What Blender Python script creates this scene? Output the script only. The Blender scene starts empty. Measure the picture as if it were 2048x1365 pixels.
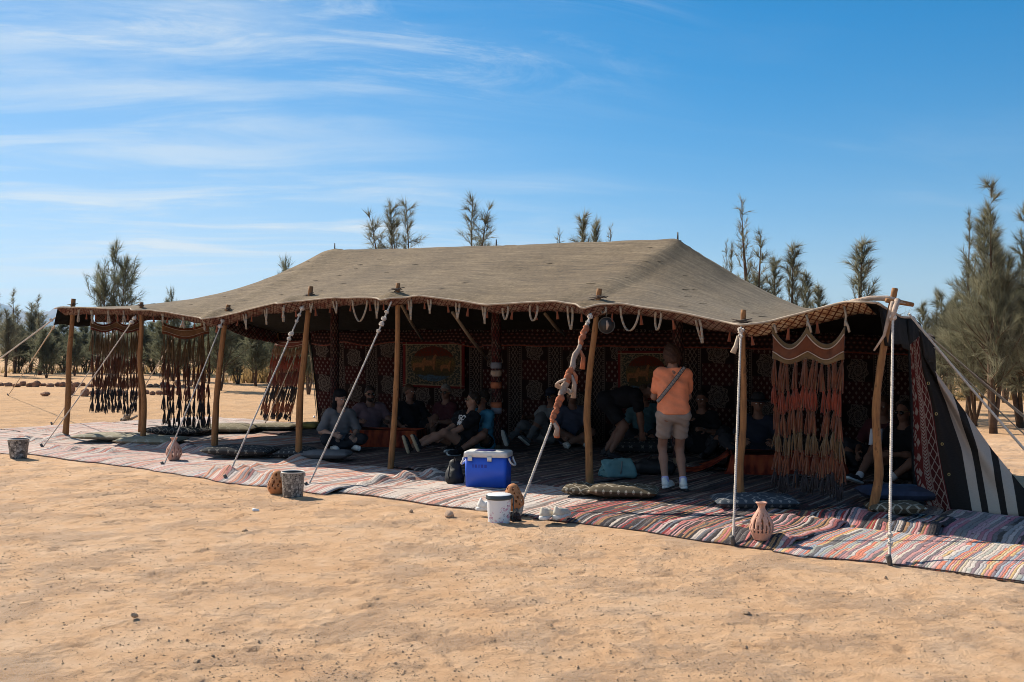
import bpy, math, random
import numpy as np
from mathutils import Vector, Matrix

random.seed(7)
RNG = np.random.default_rng(11)
SC = bpy.context.scene
COL = SC.collection

# ------------------------------------------------------------------ camera
CAM_H, FOC, HZ = 1.62, 1991.0, 695.0      # eye height (m), focal length (px at 2048 wide), horizon row
cam_d = bpy.data.cameras.new('camera')
cam = bpy.data.objects.new('camera', cam_d)
COL.objects.link(cam)
cam.location = (0, 0, CAM_H)
cam.rotation_euler = (math.radians(90), 0, 0)
cam_d.sensor_width = 36.0
cam_d.lens = 36.0 * FOC / 2048.0
cam_d.shift_y = (HZ - 682.5) / 2048.0
cam_d.clip_start = 0.1
cam_d.clip_end = 60000.0
SC.camera = cam

# ------------------------------------------------------------------ sun, sky, exposure
SUN_EL = math.radians(38.0)
SHADOW = Vector((0.715, -0.699, 0.0)).normalized()        # direction shadows fall on the ground
TO_SUN = Vector((-SHADOW.x * math.cos(SUN_EL), -SHADOW.y * math.cos(SUN_EL), math.sin(SUN_EL)))
sun_d = bpy.data.lights.new('sun', 'SUN')
sun_d.energy = 5.0
sun_d.angle = math.radians(0.55)
sun_d.color = (1.0, 0.91, 0.77)
sun = bpy.data.objects.new('sun', sun_d)
COL.objects.link(sun)
sun.rotation_euler = (-TO_SUN).to_track_quat('-Z', 'Y').to_euler()

SC.view_settings.view_transform = 'Standard'
SC.view_settings.look = 'None'
SC.view_settings.exposure = 0.64
SC.view_settings.gamma = 1.0
SC.cycles.max_bounces = 8
SC.cycles.diffuse_bounces = 1
SC.cycles.glossy_bounces = 2
SC.cycles.transparent_max_bounces = 8
SC.cycles.use_denoising = True
SC.cycles.pixel_filter_type = 'BLACKMAN_HARRIS'
SC.cycles.filter_width = 0.95
try:
    SC.cycles.volume_bounces = 0
except Exception:
    pass


# ------------------------------------------------------------------ node helpers
class X:
    """a socket with arithmetic, so shader maths can be written as formulas"""
    def __init__(s, nt, sock):
        s.nt, s.s = nt, sock

    def _m(s, op, *o, clamp=False):
        n = s.nt.nodes.new('ShaderNodeMath')
        n.operation = op
        n.use_clamp = clamp
        for i, v in enumerate((s,) + o):
            if isinstance(v, X):
                s.nt.links.new(v.s, n.inputs[i])
            else:
                n.inputs[i].default_value = v
        return X(s.nt, n.outputs[0])

    def __add__(s, o): return s._m('ADD', o)
    __radd__ = __add__
    def __sub__(s, o): return s._m('SUBTRACT', o)
    def __rsub__(s, o): return (s * -1.0) + o
    def __mul__(s, o): return s._m('MULTIPLY', o)
    __rmul__ = __mul__
    def __truediv__(s, o): return s._m('DIVIDE', o)
    def fract(s): return s._m('FRACT')
    def floor(s): return s._m('FLOOR')
    def abs(s): return s._m('ABSOLUTE')
    def sin(s): return s._m('SINE')
    def sqrt(s): return s._m('SQRT')
    def pow(s, p): return s._m('POWER', p)
    def gt(s, o): return s._m('GREATER_THAN', o)
    def lt(s, o): return s._m('LESS_THAN', o)
    def max(s, o): return s._m('MAXIMUM', o)
    def min(s, o): return s._m('MINIMUM', o)
    def clamp(s): return s._m('ADD', 0.0, clamp=True)
    def atan2(s, o): return s._m('ARCTAN2', o)

    def step(s, a, b):
        n = s.nt.nodes.new('ShaderNodeMapRange')
        n.interpolation_type = 'SMOOTHSTEP'
        s.nt.links.new(s.s, n.inputs[0])
        n.inputs[1].default_value = a
        n.inputs[2].default_value = b
        return X(s.nt, n.outputs[0])


class NT:
    def __init__(s, tree):
        s.t = tree

    def new(s, typ, ins=None, **attr):
        n = s.t.nodes.new(typ)
        for k, v in attr.items():
            setattr(n, k, v)
        for k, v in (ins or {}).items():
            sock = n.inputs[k]
            if isinstance(v, X):
                s.t.links.new(v.s, sock)
            elif hasattr(v, 'is_output'):
                s.t.links.new(v, sock)
            else:
                sock.default_value = v
        return n

    def x(s, sock): return X(s.t, sock)

    def uv(s):
        n = s.new('ShaderNodeUVMap')
        sp = s.new('ShaderNodeSeparateXYZ', {0: n.outputs[0]})
        return s.x(sp.outputs[0]), s.x(sp.outputs[1])

    def xyz(s, x, y, z=0.0):
        return s.new('ShaderNodeCombineXYZ', {0: x, 1: y, 2: z}).outputs[0]

    def obj(s): return s.new('ShaderNodeTexCoord').outputs['Object']
    def pos(s): return s.new('ShaderNodeNewGeometry').outputs['Position']

    def scale(s, vec, sc):
        return s.new('ShaderNodeVectorMath', {0: vec, 1: sc}, operation='MULTIPLY').outputs[0]

    def noise(s, vec, scale, detail=3.0, rough=0.55, dist=0.0):
        n = s.new('ShaderNodeTexNoise', {'Vector': vec, 'Scale': scale, 'Detail': detail, 'Roughness': rough, 'Distortion': dist})
        return s.x(n.outputs['Fac'])

    def white(s, v):
        n = s.new('ShaderNodeTexWhiteNoise', {'W': v}, noise_dimensions='1D')
        return s.x(n.outputs['Value'])

    def ramp(s, fac, stops, interp='LINEAR'):
        n = s.new('ShaderNodeValToRGB', {0: fac})
        n.color_ramp.interpolation = interp
        el = n.color_ramp.elements
        while len(el) < len(stops):
            el.new(0.5)
        for e, (p, c) in zip(el, stops):
            e.position = p
            e.color = (*c, 1.0)
        return n.outputs[0]

    def mix(s, fac, a, b, blend='MIX'):
        n = s.new('ShaderNodeMix', data_type='RGBA', blend_type=blend)
        for i, v in ((0, fac), (6, a), (7, b)):
            if isinstance(v, X):
                s.t.links.new(v.s, n.inputs[i])
            elif hasattr(v, 'is_output'):
                s.t.links.new(v, n.inputs[i])
            else:
                n.inputs[i].default_value = (*v, 1.0) if isinstance(v, tuple) else v
        return n.outputs[2]

    def bump(s, h, strength=0.5, dist=0.01, normal=None):
        ins = {'Height': h, 'Strength': strength, 'Distance': dist}
        if normal is not None:
            ins['Normal'] = normal
        return s.new('ShaderNodeBump', ins).outputs[0]


MATS = {}


def mat(name, color=(0.5, 0.5, 0.5), rough=0.8, build=None, spec=0.3, var=0.0, vscale=6.0, bump=0.0, bscale=60.0, metal=0.0, sheen=0.0):
    """a principled material; build(nt, bsdf) may wire it up further, var mottles the colour, bump adds grain"""
    m = bpy.data.materials.new(name)
    m.use_nodes = True
    b = m.node_tree.nodes['Principled BSDF']
    b.inputs['Base Color'].default_value = (*color, 1)
    b.inputs['Roughness'].default_value = rough
    b.inputs['Specular IOR Level'].default_value = spec
    b.inputs['Metallic'].default_value = metal
    b.inputs['Sheen Weight'].default_value = sheen
    nt = NT(m.node_tree)
    if var:
        f = nt.noise(nt.obj(), vscale, 4.0, 0.6)
        lo = tuple(max(0, c * (1 - var)) for c in color)
        hi = tuple(min(1, c * (1 + var)) for c in color)
        m.node_tree.links.new(nt.ramp(f, [(0.3, lo), (0.7, hi)]), b.inputs['Base Color'])
    if bump:
        m.node_tree.links.new(nt.bump(nt.noise(nt.obj(), bscale, 3.0), bump, 0.02), b.inputs['Normal'])
    if build:
        build(nt, b)
    MATS[name] = m
    return m


def setc(nt, b, col): nt.t.links.new(col, b.inputs['Base Color'])
def setn(nt, b, n): nt.t.links.new(n, b.inputs['Normal'])


# world: clear sky with high cirrus that thickens towards the sun
world = bpy.data.worlds.new('World')
SC.world = world
world.use_nodes = True
wt = NT(world.node_tree)
bg = world.node_tree.nodes['Background']
sky = wt.new('ShaderNodeTexSky', sky_type='NISHITA', sun_disc=False)
sky.sun_elevation = SUN_EL
sky.sun_rotation = math.atan2(TO_SUN.x, TO_SUN.y)
sky.altitude = 100.0
sky.air_density = 1.0
sky.dust_density = 0.1
sky.ozone_density = 3.5
SKY_SAT, SKY_STR = 1.50, 0.087
hs = wt.new('ShaderNodeHueSaturation', {'Saturation': SKY_SAT, 'Value': 1.0, 'Color': sky.outputs[0], 'Hue': 0.497})
# shoulder of the exposure: bright sky near the horizon rolls off instead of clipping
den = wt.new('ShaderNodeVectorMath', {0: hs.outputs[0], 1: (0.088, 0.060, 0.030), 2: (1.0, 1.0, 1.0)}, operation='MULTIPLY_ADD')
skyb = wt.new('ShaderNodeVectorMath', {0: hs.outputs[0], 1: den.outputs[0]}, operation='DIVIDE').outputs[0]
dirv = wt.new('ShaderNodeTexCoord').outputs['Generated']
sp = wt.new('ShaderNodeSeparateXYZ', {0: dirv})
dx, dy, dz = (wt.x(sp.outputs[i]) for i in range(3))
hz_ = dz.max(0.0) + 0.10
px_, py_ = dx / hz_, dy / hz_
# shear so that the streaks run slightly up to the right as seen looking north
warp = wt.noise(wt.xyz(px_ * 0.5, py_ * 0.5, 3.0), 1.0, 2.0)
big = wt.noise(wt.xyz(px_ * 0.20 + 3.1, py_ * 0.30 - px_ * 0.05 + warp * 0.5, 1.7), 1.6, 3.0, 0.55)
fine = wt.noise(wt.xyz(px_ * 0.55 + 5.0, py_ * 1.9 - px_ * 0.25 + warp * 1.2, 9.0), 1.5, 8.0, 0.62, 0.6)
side = (dx * -1.0 + 0.06).step(-0.16, 0.42)                   # nearer the sun there is more ice cloud
dens = ((big.step(0.40, 0.66) * 1.15 + side * 0.55) * fine.step(0.38, 0.70)) * (side * 1.05 + 0.04)
thin = (fine.step(0.52, 0.74) * big.step(0.42, 0.62)) * (side * 0.30 + 0.07)
haze_w = (side * 0.30) * (1.0 - dz.step(0.0, 0.5))
# a higher, thinner sheet of torn cirrus overhead, reaching past the middle of the view
tear = wt.noise(wt.xyz(px_ * 0.95 + 1.0, py_ * 2.3 - px_ * 0.55 + warp * 1.6, 4.0), 1.5, 10.0, 0.70, 0.9)
high = (dz.step(0.21, 0.30) * (dx * -1.0 + 0.10).step(-0.12, 0.16)) * tear.step(0.46, 0.74)
cov = (dens * 0.80 + thin + haze_w + high * 0.55).clamp()
cov = cov * dz.step(-0.01, 0.04)
white_c = wt.new('ShaderNodeRGB')
white_c.outputs[0].default_value = (5.6, 6.15, 6.5, 1)
skyc = wt.mix(cov, skyb, white_c.outputs[0])
world.node_tree.links.new(skyc, bg.inputs['Color'])
bg.inputs['Strength'].default_value = SKY_STR


# ------------------------------------------------------------------ geometry helpers
def G(px, py, z=0.0):
    """the point of height z seen at a pixel of the photograph"""
    Y = (CAM_H - z) * FOC / (py - HZ)
    return Vector(((px - 1024) / FOC * Y, Y, z))


def at(px, py, Y):
    return Vector(((px - 1024) / FOC * Y, Y, CAM_H - (py - HZ) / FOC * Y))


# the tent's own frame: s along the front from its left corner, t towards the back
P1 = Vector((-7.83, 17.44, 0.0))
U = Vector((0.8040, -0.5946, 0.0)).normalized()
N_ = Vector((-U.y, U.x, 0.0))


def T(s, t, z=0.0):
    return P1 + U * s + N_ * t + Vector((0, 0, z))


def st(v):
    d = Vector((v[0], v[1], 0)) - P1
    return d.dot(U), d.dot(N_)


def vnoise(x, y, seed=0):
    """smooth 2-D value noise in -1..1 on numpy arrays"""
    r = np.random.default_rng(seed)
    tab = r.uniform(-1, 1, (256, 256))
    xi, yi = np.floor(x).astype(int), np.floor(y).astype(int)
    fx, fy = x - xi, y - yi
    fx, fy = fx * fx * (3 - 2 * fx), fy * fy * (3 - 2 * fy)
    g = lambda a, b: tab[a % 256, b % 256]
    return (g(xi, yi) * (1 - fx) + g(xi + 1, yi) * fx) * (1 - fy) + (g(xi, yi + 1) * (1 - fx) + g(xi + 1, yi + 1) * fx) * fy


def vn(x, y, seed=0):
    return float(vnoise(np.array([x]), np.array([y]), seed)[0])


class MB:
    """collects faces into one mesh"""
    def __init__(s):
        s.v, s.f, s.m, s.uv = [], [], [], []

    def add(s, verts, faces, mi=0, uvs=None):
        o = len(s.v)
        s.v.extend([tuple(v) for v in verts])
        for f in faces:
            s.f.append(tuple(i + o for i in f))
            s.m.append(mi)
            s.uv.append([uvs[i] for i in f] if uvs is not None else None)

    def box(s, c, h, mi=0, rot=None, taper=1.0):
        vs = []
        for z in (-1, 1):
            k = taper if z > 0 else 1.0
            for x, y in ((-1, -1), (1, -1), (1, 1), (-1, 1)):
                p = Vector((x * h[0] * k, y * h[1] * k, z * h[2]))
                if rot is not None:
                    p = rot @ p
                vs.append(p + Vector(c))
        s.add(vs, [(3, 2, 1, 0), (4, 5, 6, 7), (0, 1, 5, 4), (1, 2, 6, 5), (2, 3, 7, 6), (3, 0, 4, 7)], mi)

    def tube(s, pts, rad, n=8, mi=0, caps=True, flat=1.0):
        pts = [Vector(p) for p in pts]
        if not hasattr(rad, '__len__'):
            rad = [rad] * len(pts)
        vs, fs, uvs = [], [], []
        a = None
        L = 0.0
        for i, p in enumerate(pts):
            d = (pts[min(i + 1, len(pts) - 1)] - pts[max(i - 1, 0)])
            d = d.normalized() if d.length > 1e-9 else Vector((0, 0, 1))
            if a is None:
                a = d.orthogonal().normalized()
            a = (a - d * a.dot(d))
            a = a.normalized() if a.length > 1e-6 else d.orthogonal().normalized()
            b = d.cross(a)
            if i:
                L += (p - pts[i - 1]).length
            for k in range(n):
                q = 2 * math.pi * k / n
                vs.append(p + (a * math.cos(q) + b * (math.sin(q) * flat)) * rad[i])
                uvs.append((k / n, L))
        for i in range(len(pts) - 1):
            for k in range(n):
                k2 = (k + 1) % n
                fs.append((i * n + k, i * n + k2, (i + 1) * n + k2, (i + 1) * n + k))
        if caps:
            fs.append(tuple(range(n - 1, -1, -1)))
            fs.append(tuple((len(pts) - 1) * n + k for k in range(n)))
        s.add(vs, fs, mi, uvs)

    def lathe(s, prof, n=24, mi=0, c=(0, 0, 0), cap0=False, cap1=False):
        vs, fs, uvs = [], [], []
        for r, z in prof:
            for k in range(n):
                q = 2 * math.pi * k / n
                vs.append((c[0] + r * math.cos(q), c[1] + r * math.sin(q), c[2] + z))
                uvs.append((k / n, z))
        for i in range(len(prof) - 1):
            for k in range(n):
                k2 = (k + 1) % n
                fs.append((i * n + k, i * n + k2, (i + 1) * n + k2, (i + 1) * n + k))
        if cap0:
            fs.append(tuple(range(n - 1, -1, -1)))
        if cap1:
            fs.append(tuple((len(prof) - 1) * n + k for k in range(n)))
        s.add(vs, fs, mi, uvs)

    def grid(s, fn, nu, nv, mi=0, uvfn=None, close_u=False):
        vs, fs, uvs = [], [], []
        for j in range(nv + 1):
            for i in range(nu + 1):
                a, b = i / nu, j / nv
                vs.append(fn(a, b))
                uvs.append(uvfn(a, b) if uvfn else (a, b))
        for j in range(nv):
            for i in range(nu):
                q = j * (nu + 1) + i
                fs.append((q, q + 1, q + nu + 2, q + nu + 1))
        s.add(vs, fs, mi, uvs)

    def build(s, name, mats, parent=None, smooth=True, origin=None, solid=0.0, bevel=0.0):
        me = bpy.data.meshes.new(name)
        vs = s.v
        if origin is not None:
            o = Vector(origin)
            vs = [tuple(Vector(v) - o) for v in vs]
        me.from_pydata(vs, [], s.f)
        if any(u is not None for u in s.uv):
            l = me.uv_layers.new(name='UVMap')
            flat = []
            for f, u in zip(s.f, s.uv):
                for k in range(len(f)):
                    flat.extend(u[k] if u is not None else (0.0, 0.0))
            l.data.foreach_set('uv', flat)
        me.polygons.foreach_set('material_index', s.m)
        me.polygons.foreach_set('use_smooth', [smooth] * len(s.f))
        return link(name, me, mats, parent, origin, solid, bevel)


def link(name, me, mats, parent=None, origin=None, solid=0.0, bevel=0.0):
    if not isinstance(mats, (list, tuple)):
        mats = [mats]
    for m in mats:
        me.materials.append(MATS[m] if isinstance(m, str) else m)
    me.update()
    o = bpy.data.objects.new(name, me)
    COL.objects.link(o)
    if origin is not None:
        o.location = origin
    if parent is not None:
        o.parent = parent
        o.matrix_parent_inverse = pinv(parent)
    if solid:
        md = o.modifiers.new('thickness', 'SOLIDIFY')
        md.thickness = solid
        md.offset = 0
    if bevel:
        md = o.modifiers.new('bevel', 'BEVEL')
        md.width = bevel
        md.segments = 2
        md.limit_method = 'ANGLE'
    return o


def pinv(p):
    return (Matrix.Translation(p.location) @ p.rotation_euler.to_matrix().to_4x4() @ Matrix.Diagonal((*p.scale, 1))).inverted()


def np_mesh(name, V, F, mats, parent=None, smooth=True, mi=None, uv=None):
    me = bpy.data.meshes.new(name)
    V = np.asarray(V, dtype=np.float64)
    F = np.asarray(F)
    k = F.shape[1]
    me.vertices.add(len(V))
    me.vertices.foreach_set('co', V.ravel())
    me.loops.add(F.size)
    me.loops.foreach_set('vertex_index', F.ravel().astype(np.int32))
    me.polygons.add(len(F))
    me.polygons.foreach_set('loop_start', np.arange(0, F.size, k, dtype=np.int32))
    me.polygons.foreach_set('loop_total', np.full(len(F), k, dtype=np.int32))
    me.polygons.foreach_set('use_smooth', np.full(len(F), smooth))
    if mi is not None:
        me.polygons.foreach_set('material_index', np.asarray(mi, dtype=np.int32))
    if uv is not None:
        l = me.uv_layers.new(name='UVMap')
        l.data.foreach_set('uv', np.asarray(uv)[F.ravel()].ravel())
    me.update(calc_edges=True)
    me.validate()
    return link(name, me, mats, parent)


def thing(name, loc, label, cat, group=None, rz=0.0):
    o = bpy.data.objects.new(name, None)
    COL.objects.link(o)
    o.location = loc
    o.rotation_euler = (0, 0, rz)
    o.empty_display_size = 0.1
    return tag(o, label, cat, group)


def tag(o, label, cat=None, group=None, kind=None):
    o['label'] = label
    if cat: o['category'] = cat
    if group: o['group'] = group
    if kind: o['kind'] = kind
    return o


def struct(o, label=None):
    o['kind'] = 'structure'
    if label: o['label'] = label
    return o

# ------------------------------------------------------------------ materials
def b_sand(nt, b):
    p = nt.pos()
    big = nt.noise(p, 0.45, 4.0, 0.6)
    mid = nt.noise(p, 3.2, 5.0, 0.65)
    grain = nt.noise(p, 75.0, 4.0, 0.75)
    grit = nt.noise(p, 170.0, 2.0, 0.8)
    c = nt.ramp(mid * 0.6 + big * 0.4, [(0.34, (0.600, 0.352, 0.190)), (0.50, (0.690, 0.436, 0.256)), (0.64, (0.740, 0.508, 0.330))])
    gravel = nt.noise(p, 1.7, 5.0, 0.62).step(0.46, 0.60)
    c = nt.mix((grit.step(0.46, 0.60) * gravel) * 0.55, c, (0.62, 0.50, 0.42))
    c = nt.mix(((1.0 - grit.step(0.30, 0.44)) * 0.50) * (gravel * 0.7 + 0.3), c, (0.20, 0.125, 0.075))
    spk = nt.x(nt.new('ShaderNodeTexVoronoi', {'Vector': p, 'Scale': 26.0}).outputs['Distance'])
    spk2 = nt.noise(p, 9.0, 2.0)
    c = nt.mix(((1.0 - spk.step(0.05, 0.13)) * spk2.step(0.52, 0.62)) * 0.50, c, (0.25, 0.165, 0.11))
    coarse = nt.noise(p, 11.0, 9.0, 0.80)
    h = coarse * 0.060 * (gravel * 0.6 + 0.5) + grain * 0.015 + grit * 0.007 * (gravel * 0.9 + 0.3) + mid * 0.012
    cl = nt.noise(nt.scale(p, (1.0, 0.8, 1.0)), 9.0, 9.0, 0.86)
    c = nt.mix((1.0 - cl.step(0.37, 0.45)) * 0.34, c, (0.33, 0.195, 0.105))
    c = nt.mix(cl.step(0.54, 0.68) * 0.42, c, (0.72, 0.535, 0.385))
    yy = nt.x(nt.new('ShaderNodeSeparateXYZ', {0: p}).outputs[1])
    c = nt.mix(yy.step(14.0, 24.0) * 0.60, c, (0.47, 0.275, 0.130))     # untrodden, redder sand beyond the tent
    setc(nt, b, c)
    setn(nt, b, nt.bump(h, 1.0, 1.0))


mat('sand', rough=0.95, build=b_sand, spec=0.1)


def b_roof(nt, b):
    u, v = nt.uv()
    fine = nt.noise(nt.xyz(u * 3.0, v * 34.0), 1.0, 4.0, 0.75)
    streak = nt.noise(nt.xyz(u * 0.9, v * 16.0, 2.0), 1.0, 4.0, 0.65)
    weave = nt.noise(nt.xyz(u * 20.0, v * 13.0, 5.0), 1.0, 6.0, 0.95)
    blot = nt.noise(nt.xyz(u, v, 4.0), 0.9, 4.0, 0.6)
    f = fine * 0.26 + streak * 0.22 + weave * 0.40 + blot * 0.12
    c = nt.ramp(f, [(0.41, (0.054, 0.035, 0.018)), (0.50, (0.140, 0.096, 0.051)), (0.58, (0.250, 0.182, 0.104))])
    seam = ((v / 0.62).fract() - 0.5).abs().lt(0.008)
    c = nt.mix(seam * 0.45, c, (0.10, 0.08, 0.06))
    setc(nt, b, c)
    setn(nt, b, nt.bump(weave * 0.003 + fine * 0.002, 0.8, 1.0))


mat('roof_wool', rough=0.95, build=b_roof, spec=0.1, sheen=0.1)
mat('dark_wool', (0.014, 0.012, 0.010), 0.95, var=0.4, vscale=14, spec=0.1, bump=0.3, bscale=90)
mat('seam_thread', (0.035, 0.028, 0.022), 0.9)
mat('webbing', (0.36, 0.30, 0.235), 0.9, var=0.22, vscale=24, bump=0.4, bscale=140)
mat('edge_tape', (0.42, 0.34, 0.26), 0.9, var=0.3, vscale=12)


def b_lattice(a, bcol, line, per=0.075, w=0.10):
    def f(nt, b):
        u, v = nt.uv()
        wob = nt.noise(nt.xyz(u * 3.0, v * 3.0), 2.0, 2.0)
        p = (u + v + wob * 0.01) / per
        q = (u - v + wob * 0.01) / per
        l1 = (p.fract() - 0.5).abs().lt(w * 0.5 + 0.03)
        l2 = (q.fract() - 0.5).abs().lt(w * 0.5 + 0.03)
        d = nt.white(p.floor() * 7.3 + q.floor() * 3.1)
        c = nt.mix(d.gt(0.55), a, bcol)
        c = nt.mix(l1.max(l2), c, line)
        n = nt.noise(nt.xyz(u * 60.0, v * 60.0), 1.0, 3.0)
        setc(nt, b, nt.mix(n * 0.35, c, (0.05, 0.02, 0.02)))
        setn(nt, b, nt.bump(n, 0.4, 0.004))
    return f


mat('lattice_pink', rough=0.95, build=b_lattice((0.235, 0.160, 0.120), (0.150, 0.068, 0.050), (0.030, 0.012, 0.010)), spec=0.1)
mat('lattice_straw_lit', rough=0.95, build=b_lattice((0.55, 0.42, 0.27), (0.42, 0.25, 0.14), (0.11, 0.035, 0.02), 0.085, 0.16), spec=0.1)  # paler straw lattice, bounced light of the right bay put into its colour
mat('lattice_dark', rough=0.95, build=b_lattice((0.10, 0.02, 0.02), (0.14, 0.09, 0.075), (0.018, 0.012, 0.012), 0.11, 0.2), spec=0.1)
mat('wrap_lattice', rough=0.95, build=b_lattice((0.13, 0.09, 0.075), (0.10, 0.03, 0.028), (0.022, 0.012, 0.012), 0.12, 0.3), spec=0.1)
mat('orange_wool', (0.20, 0.058, 0.026), 0.95, var=0.35, vscale=10, sheen=0.2)
mat('red_wool', (0.180, 0.030, 0.011), 0.95, var=0.35, vscale=10, sheen=0.2)
mat('rust_wool', (0.118, 0.036, 0.014), 0.95, var=0.35, vscale=10, sheen=0.2)
mat('brown_wool', (0.185, 0.098, 0.048), 0.95, var=0.35, vscale=12, sheen=0.2)
mat('olive_wool', (0.115, 0.072, 0.032), 0.95, var=0.35, vscale=12, sheen=0.2)
mat('black_wool', (0.022, 0.020, 0.024), 0.95, var=0.4, vscale=12, sheen=0.1)
mat('maroon_wool', (0.135, 0.034, 0.024), 0.95, var=0.4, vscale=12, sheen=0.1)


def b_wall(nt, b):
    """cloth printed with columns of rosettes and dots between narrow lattice columns (u, v in metres)"""
    u, v = nt.uv()
    per = 0.86
    x = (u / per).fract() * per                      # 0 .. 0.86
    col = (u / per).floor()
    vy = v + (col * 0.5).fract() * 0.33
    y = (vy / 0.66).fract() * 0.66
    cream, red, dark = (0.175, 0.140, 0.118), (0.040, 0.0060, 0.0060), (0.012, 0.0060, 0.0060)
    # rosettes
    rx, ry = x - 0.27, y - 0.165
    r = (rx * rx + ry * ry).sqrt()
    th = ry.atan2(rx)
    pet = (th * 8.0).sin()
    lace = ((r * 150.0 + pet * 2.2).sin() * (th * 16.0 + r * 60.0).sin())
    ros = (lace.gt(0.0)) * (r + pet * 0.018).lt(0.185)
    ring = ((r - 0.075).abs().lt(0.008)).max((r + pet * 0.018 - 0.175).abs().lt(0.008))
    ros = ros.max(ring * 0.9)
    # dots
    row = (y / 0.066).floor()
    dxx = ((x / 0.118 + (row * 0.5).fract()).fract() - 0.5) * 0.118
    dyy = ((y / 0.066).fract() - 0.5) * 0.066
    dot = (dxx.abs() * 1.0 + dyy.abs() * 0.9).lt(0.0255) * y.gt(0.33)
    main = (ros * y.lt(0.33)).max(dot) * x.lt(0.54)
    ground = nt.mix(y.gt(0.33), dark, red)
    # lattice column with chain borders
    lx = x - 0.70
    la = ((lx + v * 0.62) / 0.066).fract()
    lb = ((lx - v * 0.62) / 0.066).fract()
    lat = ((la - 0.5).abs().lt(0.11)).max((lb - 0.5).abs().lt(0.11)) * lx.abs().lt(0.075)
    chain = (((lx.abs() - 0.105).abs().lt(0.014)) * ((v / 0.035).fract() - 0.5).abs().lt(0.30)).max((lx.abs() - 0.135).abs().lt(0.005))
    side = lat.max(chain) * x.gt(0.54)
    fade = nt.noise(nt.xyz(u * 1.0, v * 1.0), 2.5, 4.0) * 0.7 + 0.5
    m = main.max(side) * fade.clamp()
    fuzz = nt.noise(nt.xyz(u * 90.0, v * 90.0), 1.0, 2.0)
    c = nt.mix(m, nt.mix(x.gt(0.54), ground, dark), cream)
    c = nt.mix(fuzz * 0.4, c, (0.03, 0.018, 0.016))
    setc(nt, b, c)
    setn(nt, b, nt.bump(fuzz, 0.3, 0.003))


mat('wall_cloth', rough=0.95, build=b_wall, spec=0.08)


def b_frieze(nt, b):
    u, v = nt.uv()
    row = (v / 0.07).floor()
    p = ((u / 0.11 + (row * 0.5).fract()).fract() - 0.5).abs()
    q = ((v / 0.07).fract() - 0.5).abs()
    d = (p + q).lt(0.42)
    e = (p + q).lt(0.20)
    c = nt.mix(d, (0.016, 0.008, 0.008), (0.085, 0.020, 0.016))
    c = nt.mix(e, c, (0.14, 0.10, 0.08))
    n = nt.noise(nt.xyz(u * 70.0, v * 70.0), 1.0, 2.0)
    setc(nt, b, nt.mix(n * 0.4, c, (0.03, 0.015, 0.015)))


mat('frieze_cloth', rough=0.95, build=b_frieze, spec=0.08)


def b_lining(nt, b):
    """maroon border strip of the open flap: lozenges, a braid and a diamond net"""
    u, v = nt.uv()                                 # u 0..1 across, v in metres down
    n = nt.noise(nt.xyz(u * 40.0, v * 60.0), 1.0, 3.0)
    loz = ((u - 0.20).abs() / 0.085 + ((v / 0.155).fract() - 0.5).abs() / 0.30).lt(1.0)
    flor = ((u * 34.0 + (v * 40.0).sin() * 1.8).sin() * (v * 55.0 + u * 20.0).sin()).gt(0.25) * u.lt(0.16)
    braid = (u - 0.45).abs().lt(0.075) * ((v * 30.0 + (u - 0.45).abs() * 9.0).fract()).lt(0.62)
    lines = ((u - 0.35).abs().lt(0.008)).max((u - 0.55).abs().lt(0.010)).max((u - 0.58).abs().lt(0.008)).max((u - 0.97).abs().lt(0.012))
    la = ((u * 0.30 + v * 0.62) / 0.078).fract()
    lb = ((u * 0.30 - v * 0.62) / 0.078).fract()
    net = ((la - 0.5).abs().lt(0.075)).max((lb - 0.5).abs().lt(0.075)) * u.gt(0.61) * u.lt(0.94)
    m = loz.max(flor).max(braid).max(lines).max(net)
    base = nt.mix(u.gt(0.60), (0.150, 0.024, 0.022), (0.095, 0.018, 0.018))
    c = nt.mix(m, base, (0.40, 0.32, 0.28))
    setc(nt, b, nt.mix(n * 0.3, c, (0.07, 0.03, 0.03)))
    setn(nt, b, nt.bump(n, 0.3, 0.004))


mat('flap_lining', rough=0.95, build=b_lining, spec=0.08)


def b_stripe(nt, b):
    """black cloth with wide pale stripes; u runs across the stripes"""
    u, v = nt.uv()
    saw = (((v * 90.0).fract() - 0.5).abs() - 0.25) * 0.006
    w = u + saw + (nt.noise(nt.xyz(u * 2.0, v * 2.0), 2.0, 2.0) - 0.5) * 0.010
    m = None
    for a, z in ((0.30, 0.43), (0.52, 0.68), (0.77, 0.91), (1.05, 1.17)):
        k = w.gt(a) * w.lt(z)
        m = k if m is None else m.max(k)
    n = nt.noise(nt.xyz(u * 25.0, v * 140.0), 1.0, 3.0)
    c = nt.mix(m, (0.011, 0.010, 0.0095), (0.50, 0.405, 0.33))
    setc(nt, b, nt.mix(n * 0.3, c, (0.10, 0.08, 0.07)))
    setn(nt, b, nt.bump(n, 0.35, 0.004))


mat('flap_stripes', rough=0.95, build=b_stripe, spec=0.08)


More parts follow.
